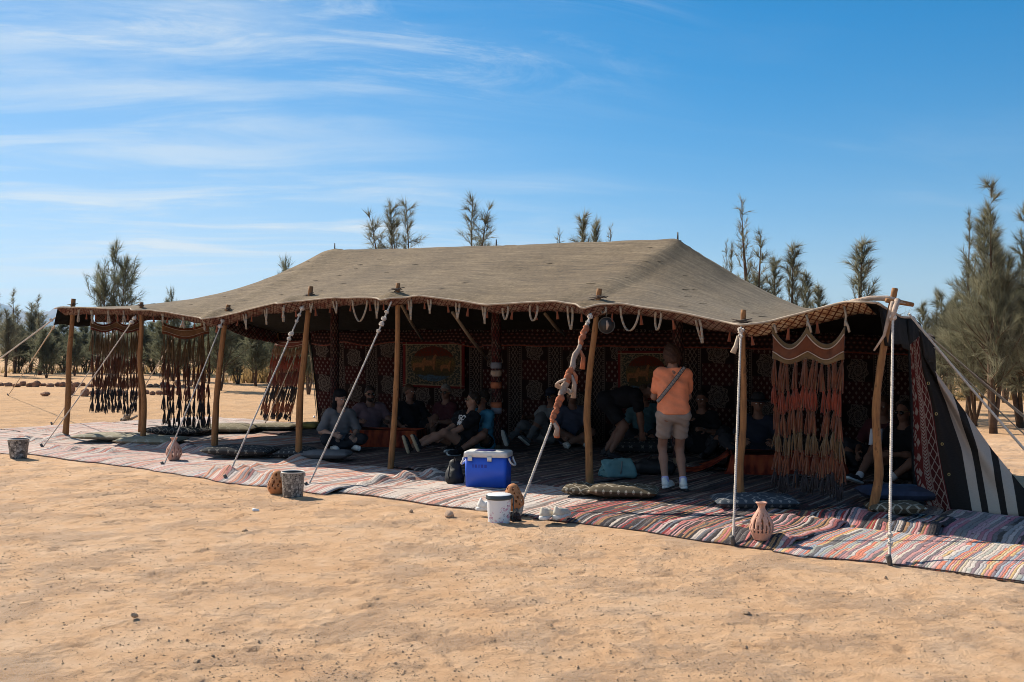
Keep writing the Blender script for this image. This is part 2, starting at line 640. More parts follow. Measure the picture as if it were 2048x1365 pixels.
def b_rug(pal, freq, bump=1.0, dust=0.42):
    """rag rug: narrow weft stripes of torn cloth, each strip changing along its length"""
    def f(nt, b):
        u, v = nt.uv()                             # u along the rug, v along the strips, metres
        wob = nt.noise(nt.xyz(u * 2.2, v * 3.2), 1.6, 4.0, 0.62) - 0.5
        w = (u + wob * 0.055 + (nt.noise(nt.xyz(u * 4.0, 0.0), 1.0, 1.0) - 0.5) * 0.16) * freq
        i = w.floor()
        fr = w.fract()
        seg = nt.noise(nt.xyz(i * 3.7, v * 1.1), 1.0, 1.0)
        k = nt.white(i * 1.37 + (seg * 2.2).floor() * 11.0)
        n = len(pal)
        c = nt.ramp(k, [(j / n, p) for j, p in enumerate(pal)], 'CONSTANT')
        tuft = nt.noise(nt.xyz(u * 60.0, v * 22.0), 1.0, 3.0, 0.7)
        edge = (fr - 0.5).abs()
        dirt = nt.noise(nt.xyz(u, v), 2.2, 5.0, 0.6)
        c = nt.mix(edge.step(0.32, 0.50) * 0.62, c, (0.040, 0.030, 0.028))
        knot = nt.noise(nt.xyz(u * 17.0, v * 9.0, 4.0), 1.0, 2.0, 0.6)
        c = nt.mix(knot.step(0.64, 0.70) * 0.8, c, (0.03, 0.025, 0.03))
        c = nt.mix(tuft.step(0.35, 0.75) * 0.22, c, (0.10, 0.08, 0.08))
        c = nt.mix(dirt.step(0.35, 0.75) * dust, c, (0.42, 0.30, 0.215))
        spk = nt.noise(nt.xyz(u * 38.0, v * 30.0, 7.0), 1.0, 3.0, 0.8)
        c = nt.mix(spk.step(0.56, 0.70) * 0.45, c, (0.09, 0.07, 0.065))
        c = nt.mix((1.0 - spk.step(0.30, 0.42)) * 0.35, c, (0.62, 0.54, 0.48))
        setc(nt, b, c)
        h = (0.25 - edge * edge) * 0.020 + tuft * 0.010
        setn(nt, b, nt.bump(h, 0.42 * bump, 1.0))
    return f


PASTEL = [(0.64, 0.52, 0.44), (0.58, 0.30, 0.26), (0.47, 0.43, 0.41), (0.66, 0.57, 0.48), (0.55, 0.20, 0.16), (0.38, 0.37, 0.36), (0.62, 0.45, 0.40), (0.54, 0.35, 0.34), (0.64, 0.60, 0.58), (0.18, 0.16, 0.18)]
DARKM = [(0.44, 0.13, 0.12), (0.030, 0.030, 0.035), (0.52, 0.44, 0.38), (0.12, 0.11, 0.11), (0.50, 0.17, 0.16), (0.045, 0.04, 0.045), (0.36, 0.20, 0.10), (0.06, 0.055, 0.06), (0.55, 0.31, 0.30), (0.28, 0.035, 0.035), (0.025, 0.025, 0.03), (0.15, 0.16, 0.19)]
BRIGHT = [(0.66, 0.22, 0.14), (0.62, 0.52, 0.44), (0.33, 0.36, 0.40), (0.60, 0.40, 0.19), (0.52, 0.26, 0.25), (0.60, 0.53, 0.47), (0.38, 0.38, 0.33), (0.66, 0.27, 0.19), (0.24, 0.18, 0.20), (0.60, 0.38, 0.36), (0.15, 0.145, 0.15), (0.56, 0.46, 0.32), (0.46, 0.42, 0.40)]
PURPLE = [(0.44, 0.25, 0.28), (0.22, 0.20, 0.20), (0.50, 0.30, 0.32), (0.040, 0.035, 0.035), (0.33, 0.29, 0.28), (0.46, 0.16, 0.20), (0.15, 0.13, 0.14), (0.50, 0.40, 0.37)]
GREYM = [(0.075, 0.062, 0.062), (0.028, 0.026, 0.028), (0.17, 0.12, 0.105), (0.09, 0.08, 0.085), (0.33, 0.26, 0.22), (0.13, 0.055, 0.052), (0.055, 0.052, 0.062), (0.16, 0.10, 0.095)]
CORAL = [(0.60, 0.52, 0.47), (0.58, 0.26, 0.18), (0.60, 0.42, 0.36), (0.32, 0.28, 0.28), (0.62, 0.56, 0.52), (0.52, 0.22, 0.20)]
mat('rug_pastel', rough=0.95, build=b_rug(PASTEL, 42, 1.2, 0.35), spec=0.08)
PALE = [(0.66, 0.57, 0.50), (0.60, 0.50, 0.44), (0.64, 0.42, 0.36), (0.68, 0.61, 0.55), (0.46, 0.42, 0.39), (0.56, 0.27, 0.21), (0.66, 0.56, 0.50), (0.20, 0.17, 0.16)]
mat('rug_pale', rough=0.95, build=b_rug(PALE, 38, 1.3, 0.3), spec=0.08)
mat('rug_multi', rough=0.95, build=b_rug(DARKM, 44, 1.3, 0.12), spec=0.08)
mat('rug_bright', rough=0.95, build=b_rug(BRIGHT, 42, 1.2, 0.14), spec=0.08)
mat('rug_purple', rough=0.95, build=b_rug(PURPLE, 28, 1.2, 0.3), spec=0.08)
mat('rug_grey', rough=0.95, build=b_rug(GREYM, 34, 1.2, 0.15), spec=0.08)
mat('rug_coral', rough=0.95, build=b_rug(CORAL, 22), spec=0.08)
mat('rug_binding', (0.05, 0.035, 0.035), 0.95, var=0.4, vscale=20)


def b_wood(base, dark):
    def f(nt, b):
        o = nt.obj()
        g = nt.noise(nt.scale(o, (60.0, 60.0, 4.0)), 1.0, 4.0, 0.6)
        k = nt.noise(nt.scale(o, (14.0, 14.0, 7.0)), 1.0, 3.0, 0.6)
        c = nt.ramp(g * 0.6 + k * 0.4, [(0.34, dark), (0.55, base), (0.72, tuple(min(1, q * 1.35) for q in base))])
        c = nt.mix(k.step(0.63, 0.70) * 0.7, c, tuple(q * 0.45 for q in dark))
        setc(nt, b, c)
        setn(nt, b, nt.bump(g * 0.6 + k, 0.6, 0.006))
    return f


mat('pole_wood', rough=0.8, build=b_wood((0.285, 0.135, 0.050), (0.155, 0.070, 0.028)))
mat('grey_wood', rough=0.85, build=b_wood((0.23, 0.18, 0.125), (0.11, 0.085, 0.06)))
mat('dead_stick', rough=0.9, build=b_wood((0.10, 0.075, 0.06), (0.05, 0.038, 0.03)))
mat('rope', (0.62, 0.54, 0.46), 0.9, var=0.18, vscale=40, spec=0.1)
mat('old_rope', (0.47, 0.38, 0.29), 0.9, var=0.25, vscale=40, spec=0.1)
mat('rag_orange', (0.40, 0.135, 0.065), 0.95, var=0.35, vscale=9, bump=0.4, bscale=60)
mat('rag_cream', (0.40, 0.30, 0.235), 0.95, var=0.3, vscale=9, bump=0.4, bscale=60)
mat('rag_blue', (0.20, 0.22, 0.27), 0.95, var=0.3, vscale=9)
mat('peg_iron', (0.12, 0.11, 0.10), 0.7, var=0.3, vscale=30, metal=0.3)


def b_print(field, line, sc=7.0):
    """cushion cover woven with curling pale lines and small crosses"""
    def f(nt, b):
        p = nt.obj()
        w = nt.noise(p, 3.0, 2.0)
        sp_ = nt.new('ShaderNodeSeparateXYZ', {0: p})
        x, y = nt.x(sp_.outputs[0]), nt.x(sp_.outputs[1])
        a = ((x * sc + y * sc * 1.2 + w * 1.2).fract() - 0.5).abs().lt(0.07)
        c2 = ((x * sc - y * sc * 1.2 + w * 1.0).fract() - 0.5).abs().lt(0.07)
        band = ((y * 4.5 + 0.3).fract()).gt(0.45)
        st_ = ((x * sc * 2.0).fract() - 0.5).abs() + ((y * sc * 2.0).fract() - 0.5).abs()
        m = (a.max(c2) * band).max(st_.lt(0.20) * (1.0 - band))
        n = nt.noise(p, 90.0, 2.0)
        c = nt.mix(m * 0.85, field, line)
        setc(nt, b, nt.mix(n * 0.3, c, tuple(q * 0.5 for q in field)))
        setn(nt, b, nt.bump(n, 0.3, 0.003))
    return f


mat('cushion_charcoal', rough=0.9, build=b_print((0.050, 0.050, 0.052), (0.30, 0.27, 0.23)), spec=0.1)
mat('cushion_slate', rough=0.9, build=b_print((0.060, 0.072, 0.088), (0.30, 0.29, 0.28), 6.0), spec=0.1)
mat('cushion_brown', rough=0.9, build=b_print((0.105, 0.082, 0.055), (0.46, 0.40, 0.31), 6.5), spec=0.1)
mat('cushion_olive', rough=0.9, build=b_print((0.225, 0.195, 0.135), (0.34, 0.31, 0.24), 5.0), spec=0.1)
mat('cushion_grey', (0.13, 0.13, 0.135), 0.9, var=0.2, vscale=8)
mat('mat_yellow', (0.50, 0.36, 0.10), 0.8, var=0.2, vscale=8)
mat('mat_olive', rough=0.9, build=b_print((0.30, 0.27, 0.20), (0.42, 0.39, 0.32), 4.0), spec=0.1)
mat('cushion_blue', (0.045, 0.055, 0.095), 0.9, var=0.3, vscale=8)


def b_cloth_red(nt, b):
    p = nt.obj()
    s_ = nt.noise(nt.scale(p, (5.0, 5.0, 0.8)), 2.0, 3.0)
    setc(nt, b, nt.ramp(s_, [(0.38, (0.10, 0.012, 0.008)), (0.52, (0.26, 0.040, 0.016)), (0.68, (0.36, 0.080, 0.026))]))


mat('table_red', rough=0.8, build=b_cloth_red, spec=0.15)
mat('clay_pink', (0.60, 0.335, 0.245), 0.85, var=0.14, vscale=12, bump=0.15, bscale=70, spec=0.2)
mat('clay_orange', (0.47, 0.205, 0.090), 0.85, var=0.2, vscale=10, bump=0.2, bscale=70, spec=0.2)
mat('clay_inside', (0.10, 0.04, 0.022), 0.95)


def b_patch(scale, cols, stretch=(1, 1, 1), gap=0.05):
    def f(nt, b):
        p = nt.scale(nt.obj(), stretch)
        v = nt.new('ShaderNodeTexVoronoi', {'Vector': p, 'Scale': scale, 'Randomness': 0.85}, distance='CHEBYCHEV')
        sp_ = nt.new('ShaderNodeSeparateXYZ', {0: v.outputs['Color']})
        k = nt.x(sp_.outputs[0])
        n = len(cols)
        c = nt.ramp(k, [(j / n, q) for j, q in enumerate(cols)], 'CONSTANT')
        v2 = nt.new('ShaderNodeTexVoronoi', {'Vector': p, 'Scale': scale, 'Randomness': 0.85}, distance='CHEBYCHEV', feature='F2')
        d = nt.x(v2.outputs['Distance']) - nt.x(v.outputs['Distance'])
        g = nt.noise(nt.obj(), 60.0, 3.0)
        c = nt.mix(d.lt(gap), c, (0.04, 0.04, 0.04))
        setc(nt, b, nt.mix(g.step(0.5, 0.75) * 0.5, c, (0.10, 0.09, 0.085)))
    return f


mat('bucket_mosaic', rough=0.5, build=b_patch(30.0, [(0.33, 0.31, 0.28), (0.14, 0.13, 0.125), (0.42, 0.40, 0.37), (0.06, 0.06, 0.06), (0.24, 0.22, 0.20)]), spec=0.4)
mat('bucket_stone', rough=0.5, build=b_patch(34.0, [(0.33, 0.31, 0.275), (0.20, 0.185, 0.165), (0.40, 0.38, 0.34), (0.09, 0.085, 0.08), (0.27, 0.25, 0.22)], gap=0.06), spec=0.4)
mat('bucket_rim', (0.52, 0.49, 0.45), 0.5)
mat('bucket_inside', (0.03, 0.03, 0.03), 0.7)


def b_floral(nt, b):
    p = nt.obj()
    n1 = nt.noise(p, 17.0, 2.0, 0.5, 0.6)
    n2 = nt.noise(nt.scale(p, (1.0, 1.0, 1.0)), 42.0, 3.0, 0.6)
    n3 = nt.noise(nt.scale(p, (1.1, 1.0, 1.0)), 9.0, 2.0)
    c = nt.mix((n1.step(0.57, 0.62) * n2.step(0.42, 0.5)), (0.74, 0.77, 0.80), (0.56, 0.34, 0.46))
    c = nt.mix(n3.step(0.56, 0.60) * n2.step(0.57, 0.60), c, (0.05, 0.09, 0.11))
    setc(nt, b, c)


mat('pail_floral', rough=0.35, build=b_floral, spec=0.5)
mat('pail_lid', (0.78, 0.79, 0.80), 0.35, spec=0.5)
mat('pail_rim', (0.045, 0.06, 0.065), 0.4, spec=0.5)
mat('cooler_blue', (0.022, 0.105, 0.62), 0.42, spec=0.45, var=0.06, vscale=5)
mat('cooler_mark', (0.022, 0.045, 0.36), 0.5)
mat('cooler_white', (0.68, 0.66, 0.63), 0.45, spec=0.4, var=0.06, vscale=9)
mat('cooler_lid_shade', (0.010, 0.018, 0.13), 0.45)  # shade on the lid's top, put into a navy colour
mat('shoe_white', (0.74, 0.71, 0.66), 0.6, var=0.1, vscale=30)
mat('shoe_sole', (0.70, 0.68, 0.64), 0.7)
mat('sole_tan', (0.42, 0.33, 0.22), 0.8, var=0.2, vscale=30)
mat('shoe_cream', (0.60, 0.54, 0.44), 0.7, var=0.12, vscale=30)
mat('shoe_inside', (0.16, 0.13, 0.10), 0.9)
mat('shoe_black', (0.018, 0.018, 0.022), 0.6)
mat('bag_teal', (0.10, 0.205, 0.215), 0.75, var=0.15, vscale=6, bump=0.2, bscale=20)
mat('bag_black', (0.014, 0.014, 0.016), 0.6, var=0.3, vscale=8, bump=0.2, bscale=25)
mat('strap_grey', (0.20, 0.20, 0.20), 0.8)
mat('lamp_metal', (0.10, 0.095, 0.085), 0.4, metal=0.7)
mat('lamp_glass', (0.022, 0.022, 0.022), 0.3, spec=0.3)


def b_rock(nt, b):
    p = nt.obj()
    n = nt.noise(p, 5.0, 5.0, 0.65)
    setc(nt, b, nt.ramp(n, [(0.35, (0.17, 0.085, 0.055)), (0.55, (0.30, 0.165, 0.105)), (0.7, (0.40, 0.26, 0.18))]))
    setn(nt, b, nt.bump(n, 0.6, 0.03))


mat('rock', rough=0.95, build=b_rock, spec=0.1)
mat('rock_pale', (0.55, 0.37, 0.25), 0.95, var=0.2, vscale=14, bump=0.3, bscale=40)
mat('pebble', (0.46, 0.305, 0.185), 0.95, var=0.4, vscale=3.0)
mat('litter_white', (0.78, 0.77, 0.75), 0.6)
mat('bark', (0.105, 0.065, 0.042), 0.95, var=0.35, vscale=10, bump=0.5, bscale=20)


def b_leaf(c1, c2):
    def f(nt, b):
        a = nt.new('ShaderNodeAttribute', attribute_name='tone')
        t_ = nt.x(a.outputs['Fac'])
        c = nt.ramp(t_, [(0.0, c1), (1.0, c2)])
        setc(nt, b, c)
        tr_ = nt.new('ShaderNodeBsdfTranslucent', {'Color': c})
        mx = nt.new('ShaderNodeMixShader', {0: 0.5, 1: b.outputs[0], 2: tr_.outputs[0]})
        out = [n_ for n_ in nt.t.nodes if n_.type == 'OUTPUT_MATERIAL'][0]
        nt.t.links.new(mx.outputs[0], out.inputs['Surface'])
    return f


mat('needles_olive', rough=0.85, build=b_leaf((0.125, 0.128, 0.082), (0.29, 0.275, 0.185)), spec=0.1)
mat('needles_green', rough=0.85, build=b_leaf((0.090, 0.102, 0.064), (0.225, 0.228, 0.148)), spec=0.1)
mat('dry_grass', rough=0.95, build=b_leaf((0.22, 0.145, 0.065), (0.38, 0.26, 0.115)), spec=0.1)
mat('mountain', (0.22, 0.155, 0.125), 1.0, var=0.3, vscale=0.003, spec=0.0)

# ------------------------------------------------------------------ ground: one sheet to the horizon
def axis(lo, hi, d, far_lo, far_hi, g=1.16):
    a = list(np.arange(lo, hi + 1e-6, d))
    x, k = hi, d
    while x < far_hi:
        k *= g
        x += k
        a.append(x)
    x, k = lo, d
    while x > far_lo:
        k *= g
        x -= k
        a.insert(0, x)
    return np.array(a)


ax = axis(-7.6, 5.6, 0.028, -14000, 14000)
ay = axis(4.2, 12.6, 0.026, -300, 16000)
gx, gy = np.meshgrid(ax, ay)


def tent_mask(x, y):
    """1 on open sand, 0 below the rugs"""
    ds, dt = (x - P1.x) * U.x + (y - P1.y) * U.y, (x - P1.x) * N_.x + (y - P1.y) * N_.y
    m = np.clip((-1.50 - dt) / 0.5, 0, 1)
    m = np.maximum(m, np.clip((dt - 4.9) / 0.8, 0, 1))
    m = np.maximum(m, np.clip((-3.2 - ds) / 0.8, 0, 1))
    return np.maximum(m, np.clip((ds - 18.0) / 0.8, 0, 1))


def ground_z(x, y):
    d = np.hypot(x, y)
    z = 0.016 * vnoise(x * 0.8, y * 0.9, 1) + 0.007 * vnoise(x * 2.6, y * 3.1, 2)
    near = np.clip((26 - d) / 10, 0, 1)
    r = 1 - np.abs(vnoise(x * 3.4 + 0.5 * vnoise(x * 2, y * 2, 8), y * 5.2, 3))
    z = z + near * (0.007 * r ** 6 + 0.0025 * vnoise(x * 7.3, y * 9.1, 4) + 0.0032 * vnoise(x * 15, y * 17, 5) + 0.0042 * vnoise(x * 30, y * 32, 6))
    rough = np.clip(vnoise(x * 0.9, y * 0.9, 7) * 1.6, 0, 1)
    z = z + near * rough * (0.0075 * vnoise(x * 24, y * 26, 12) + 0.004 * np.abs(vnoise(x * 11, y * 12, 13)))
    # scuffs and footprints
    r2 = np.random.default_rng(5)
    for _ in range(620):
        cx, cy = r2.uniform(-7, 6), r2.uniform(4.4, 14)
        a = r2.uniform(0, 3.14)
        L, W = r2.uniform(0.04, 0.13), r2.uniform(0.025, 0.05)
        sel = (np.abs(x - cx) < 0.5) & (np.abs(y - cy) < 0.5)
        if not sel.any():
            continue
        qx, qy = (x[sel] - cx) * math.cos(a) + (y[sel] - cy) * math.sin(a), -(x[sel] - cx) * math.sin(a) + (y[sel] - cy) * math.cos(a)
        e = np.sqrt((qx / L) ** 2 + (qy / W) ** 2)
        dep = r2.uniform(0.005, 0.017)
        z[sel] += dep * (-np.exp(-e ** 4) + 0.7 * np.exp(-((e - 1.35) / 0.28) ** 2))
    m = tent_mask(x, y)
    z = z * m - 0.012 * (1 - m)
    far = np.clip((d - 60) / 200, 0, 1)
    return z * (1 - far) + far * 0.0


gz = ground_z(gx.copy(), gy.copy())
ny_, nx_ = gx.shape
idx = np.arange(nx_ * ny_).reshape(ny_, nx_)
gf = np.stack([idx[:-1, :-1], idx[:-1, 1:], idx[1:, 1:], idx[1:, :-1]], -1).reshape(-1, 4)
ground = np_mesh('ground', np.stack([gx, gy, gz], -1).reshape(-1, 3), gf, 'sand')
struct(ground, 'pale orange trampled desert sand with pebbles and scuff marks')


def gz_at(x, y):
    return float(ground_z(np.array([float(x)]), np.array([float(y)]))[0])


def ridge_mesh(name, segs, y0, prof, depth, seed, label):
    """a range of hills standing far away: a real relief with a skyline and two flanks"""
    xs = np.linspace(segs[0], segs[1], 160)
    rows = np.linspace(0, 1, 34)
    V = []
    for w in rows:
        for x in xs:
            h = np.interp(x, [p[0] for p in prof], [p[1] for p in prof])
            e = 1 - abs(w - 0.5) * 2
            n = vn(x / 260 + 7, w * 9, seed) * 0.5 + vn(x / 90, w * 22, seed + 1) * 0.28 + vn(x / 40, w * 40, seed + 2) * 0.14
            z = h * (e ** 0.8) * (1 + 0.45 * n * (1.15 - e * 0.5)) + h * 0.10 * n
            V.append((x, y0 + w * depth, min(max(z, 0), 455 + 0.02 * z) - 2))
    n = len(xs)
    idx = np.arange(n * len(rows)).reshape(len(rows), n)
    F = np.stack([idx[:-1, :-1], idx[:-1, 1:], idx[1:, 1:], idx[1:, :-1]], -1).reshape(-1, 4)
    return struct(np_mesh(name, V, F, 'mountain'), label)


ridge_mesh('mountain', (-6400, -700), 8000, [(-6400, 430), (-5300, 360), (-4850, 410), (-4600, 330), (-4300, 360), (-3950, 230), (-3400, 160), (-2700, 110), (-2000, 150), (-1500, 100), (-700, 0)], 3000, 40, 'hazy blue mountain range on the far left skyline')

# ------------------------------------------------------------------ trees: she-oaks with wispy needle sprays
def casuarina(seed, H, crown, low, nstem=2, nb=60, needles=46, lean=(0, 0), nl=0.30, wn=0.016, droop=0.0, bare_top=0.0, pe=0.75, spread=0.0):
    """returns (wood builder, needle vertices, needle faces, needle tones) for one tree standing at the origin"""
    r = np.random.default_rng(seed)
    wood = MB()
    NV, NT_ = [], []

    def spray(p0, d, L, n, tone):
        if n < 1:
            return
        f = r.uniform(0.05, 1.0, n)
        org = p0 + d * (f * L)[:, None]
        org[:, 2] -= droop * (f ** 2) * L * 0.5
        nd_ = d * 1.15 + r.normal(0, 0.36, (n, 3)) + np.array([0, 0, -0.02 - droop * 0.9])
        nd_ /= np.linalg.norm(nd_, axis=1)[:, None]
        ln = nl * r.uniform(0.55, 1.2, n)
        tip = org + nd_ * ln[:, None]
        sd = np.cross(nd_, r.normal(0, 1, (n, 3)))
        sd /= np.linalg.norm(sd, axis=1)[:, None] + 1e-9
        w = wn * r.uniform(0.6, 1.2, n)
        NV.append(np.stack([org - sd * w[:, None] * 0.5, org + sd * w[:, None] * 0.5, tip], 1).reshape(-1, 3))
        NT_.append(np.repeat(np.clip(tone + r.normal(0, 0.16, n), 0, 1), 3))

    for si in range(nstem):
        h = H * (1.0 if si == 0 else r.uniform(0.68, 0.93))
        az = r.uniform(0, 6.28)
        off = 0.0 if si == 0 else r.uniform(0.20, 0.42) * crown + spread * r.uniform(0.6, 1.1)
        ex, ey = lean[0] + math.cos(az) * off, lean[1] + math.sin(az) * off
        pts, rad = [], []
        k = 12
        b0 = 0.022 * H / max(1.0, nstem ** 0.4) * r.uniform(0.8, 1.1)
        for i in range(k + 1):
            f = i / k
            pts.append(np.array([ex * f ** 0.75 + 0.05 * math.sin(f * 5 + si), ey * f ** 0.75 + 0.04 * math.sin(f * 4 + 2 * si), h * f - 0.05 * (i == 0)]))
            rad.append(max(0.005, b0 * (1 - f) ** 0.9))
        wood.tube(pts, rad, 7)
        P = np.array(pts)

        def stem(f):
            q = min(max(f, 0), 0.9999) * k
            i = int(q)
            return P[i] * (1 - (q - i)) + P[i + 1] * (q - i)
        lo = low / h
        for bi in range(nb):
            f = lo + (1 - lo) * (((bi + r.uniform(0, 1)) / nb) ** 0.85)
            g = (f - lo) / (1 - lo)
            prof = (1 - g) ** pe * min(1.0, 0.55 + g * 3.0)
            if r.uniform() < 0.16:
                continue
            L = crown * prof * r.uniform(0.30, 1.30) + 0.10 * H / 5
            a = bi * 2.399 + r.uniform(-0.5, 0.5) + si
            el = math.radians(r.uniform(22, 62) + 14 * g)
            d = np.array([math.cos(a) * math.cos(el), math.sin(a) * math.cos(el), math.sin(el)])
            p = stem(f)
            tone = r.uniform(0.15, 0.85)
            q = [p]
            cur, dd = p.copy(), d.copy()
            seg = 4
            for j in range(seg):
                dd = dd + np.array([0, 0, 0.10 - 0.50 * droop]) + r.normal(0, 0.17, 3)
                dd /= np.linalg.norm(dd)
                cur = cur + dd * L / seg
                q.append(cur.copy())
            wood.tube(q, [max(0.004, 0.015 * L * (1 - j / 5)) for j in range(seg + 1)], 4, caps=False)
            dn = needles * (1 - bare_top * g ** 2)
            for j in range(seg):
                v = q[j + 1] - q[j]
                ln = np.linalg.norm(v)
                v = v / ln
                if j > 0 or L < 0.8:
                    spray(q[j], v, ln, int(dn * 0.16), tone)
                for _ in range(2 if L > 0.5 else 1):
                    sd = v + r.normal(0, 0.55, 3) + np.array([0, 0, 0.22 - 0.6 * droop])
                    sd /= np.linalg.norm(sd)
                    if j > 0 or L < 0.9:
                        spray(q[j] + v * ln * r.uniform(0, 1), sd, L * r.uniform(0.20, 0.55), int(dn * 0.22), np.clip(tone + r.uniform(-0.2, 0.2), 0, 1))
            spray(q[-1], v, L * 0.25, int(dn * 0.3), tone)
        spray(stem(0.93), np.array([0.05, 0.02, 1.0]), h * 0.06, int(needles * 0.5 * (1 - bare_top * 0.6)), 0.6)
    V = np.concatenate(NV)
    tone = np.concatenate(NT_)
    return wood, V, np.arange(len(V)).reshape(-1, 3), tone


def foliage_mesh(name, V, F, tone):
    me = bpy.data.meshes.new(name)
    me.vertices.add(len(V))
    me.vertices.foreach_set('co', V.ravel())
    me.loops.add(F.size)
    me.loops.foreach_set('vertex_index', F.ravel().astype(np.int32))
    me.polygons.add(len(F))
    me.polygons.foreach_set('loop_start', np.arange(0, F.size, 3, dtype=np.int32))
    me.polygons.foreach_set('loop_total', np.full(len(F), 3, dtype=np.int32))
    at_ = me.attributes.new('tone', 'FLOAT', 'POINT')
    at_.data.foreach_set('value', tone.astype(np.float32))
    me.update(calc_edges=True)
    return me


TREE_KINDS = {}


def tree_kind(key, m, **kw):
    w, V, F, tone = casuarina(**kw)
    fm = foliage_mesh('crown', V, F, tone)
    fm.materials.append(MATS[m])
    wm = bpy.data.meshes.new('trunk')
    wm.from_pydata(w.v, [], w.f)
    wm.polygons.foreach_set('use_smooth', [True] * len(w.f))
    wm.materials.append(MATS['bark'])
    TREE_KINDS[key] = (wm, fm, kw['H'])


# key: shape of each sort (heights are scaled where it is planted)
tree_kind('spire', 'needles_olive', seed=3, H=5.0, crown=0.85, low=1.1, nstem=2, nb=40, needles=50, nl=0.27, wn=0.0098, bare_top=0.5, pe=1.3)
tree_kind('tall', 'needles_olive', seed=5, H=5.0, crown=1.05, low=1.2, nstem=3, nb=40, needles=60, nl=0.36, wn=0.013, bare_top=0.45)
tree_kind('broad', 'needles_green', seed=8, H=5.0, crown=1.75, low=0.8, nstem=3, nb=44, needles=84, nl=0.36, wn=0.020, droop=0.15)
tree_kind('bushy', 'needles_green', seed=12, H=4.0, crown=1.9, low=0.45, nstem=4, nb=34, needles=90, nl=0.36, wn=0.023, droop=0.2)
tree_kind('wind', 'needles_olive', seed=25, H=5.5, crown=0.75, low=2.0, nstem=2, nb=30, needles=46, nl=0.28, wn=0.0095, lean=(0.45, 0), droop=0.10, bare_top=0.2, pe=0.9, spread=0.2)
tree_kind('thin', 'needles_olive', seed=30, H=5.0, crown=0.45, low=2.2, nstem=1, nb=34, needles=34, nl=0.20, wn=0.012, lean=(-0.25, 0), bare_top=0.8)
tree_kind('round', 'needles_green', seed=41, H=5.5, crown=1.35, low=2.5, nstem=5, nb=22, needles=56, nl=0.40, wn=0.014, bare_top=0.2, pe=0.45, spread=0.35)
tree_kind('pine', 'needles_olive', seed=52, H=4.2, crown=0.95, low=0.9, nstem=1, nb=40, needles=66, nl=0.29, wn=0.0105, bare_top=0.25, pe=1.1)
# the big tree by the right edge is seen close up: more and finer needles
tree_kind('giant', 'needles_olive', seed=64, H=4.8, crown=1.15, low=0.75, nstem=4, nb=50, needles=92, nl=0.26, wn=0.0068, bare_top=0.35, pe=1.35, spread=0.25)
tree_kind('giant_soft', 'needles_olive', seed=71, H=4.0, crown=1.5, low=0.7, nstem=5, nb=32, needles=100, nl=0.32, wn=0.0076, droop=0.12, bare_top=0.1, pe=1.1, spread=0.3)


def plant(key, px, Y, top_y, label, rz=None, wide=1.0, group='she-oak trees around the camp', name='she_oak_tree'):
    wm, fm, H0 = TREE_KINDS[key]
    x = (px - 1024) / FOC * Y
    H = CAM_H - (top_y - HZ) / FOC * Y
    s = H / H0
    rz = random.uniform(0, 6.28) if rz is None else rz
    e = thing(name, (x, Y, -0.03), label, 'tree', group, rz)
    e.scale = (s * wide, s * wide, s)
    for nm, me in (('trunk', wm), ('crown', fm)):
        o = bpy.data.objects.new(nm, me)
        COL.objects.link(o)
        o.parent = e
    return e


# right-hand clump, near
plant('giant', 1984, 18.6, 366, 'tallest she-oak with a pointed tip near the right edge', 0.4)
plant('giant', 2044, 20.0, 416, 'tall she-oak cut by the right picture edge', 2.0, 0.9)
plant('spire', 1938, 21.5, 432, 'slender she-oak just left of the tallest tree on the right', 1.0, 0.9)
plant('giant_soft', 1950, 20.5, 560, 'dense low she-oak behind the guy ropes on the right', 0.8, 0.95)
plant('giant_soft', 2062, 19.2, 540, 'bushy she-oak hanging over the right picture edge', 2.7, 1.0)
plant('giant_soft', 1880, 24.5, 590, 'soft pale she-oak right of the striped tent flap', 4.0, 0.85)
plant('broad', 2010, 29.0, 560, 'dark she-oak behind the right-hand clump', 1.4)
plant('broad', 1900, 33.0, 610, 'distant she-oak low behind the striped flap', 0.3)
plant('bushy', 2075, 31.0, 600, 'distant bushy she-oak at the far right edge', 3.1)
plant('bushy', 1960, 38.0, 640, 'farthest low she-oak on the right behind the trunks', 2.2)
# tops above the tent roof
plant('wind', 812, 27.0, 402, 'windblown she-oak top, left one of the pair above the roof ridge', 3.1, 1.1)
plant('wind', 838, 27.6, 404, 'windblown she-oak top, right one of the pair above the roof ridge', 3.9, 1.05)
plant('wind', 922, 28.5, 394, 'lone airy she-oak top above the middle of the roof ridge', 5.6, 1.1)
plant('thin', 1130, 29.0, 466, 'faint wispy tree tip left of the dark tips above the roof', 0.6, 0.8)
plant('pine', 1168, 28.0, 436, 'dark pointed tree tip above the roof, left one of two', 0.2, 0.7)
plant('pine', 1190, 28.6, 448, 'dark pointed tree tip above the roof, right one of two', 1.8, 0.6)
plant('thin', 1214, 30.0, 456, 'faint thin tree tip right of the dark tips above the roof', 2.0, 0.6)
plant('round', 572, 40.0, 532, 'small tree tip peeping over the left roof slope', 1.0, 0.7)
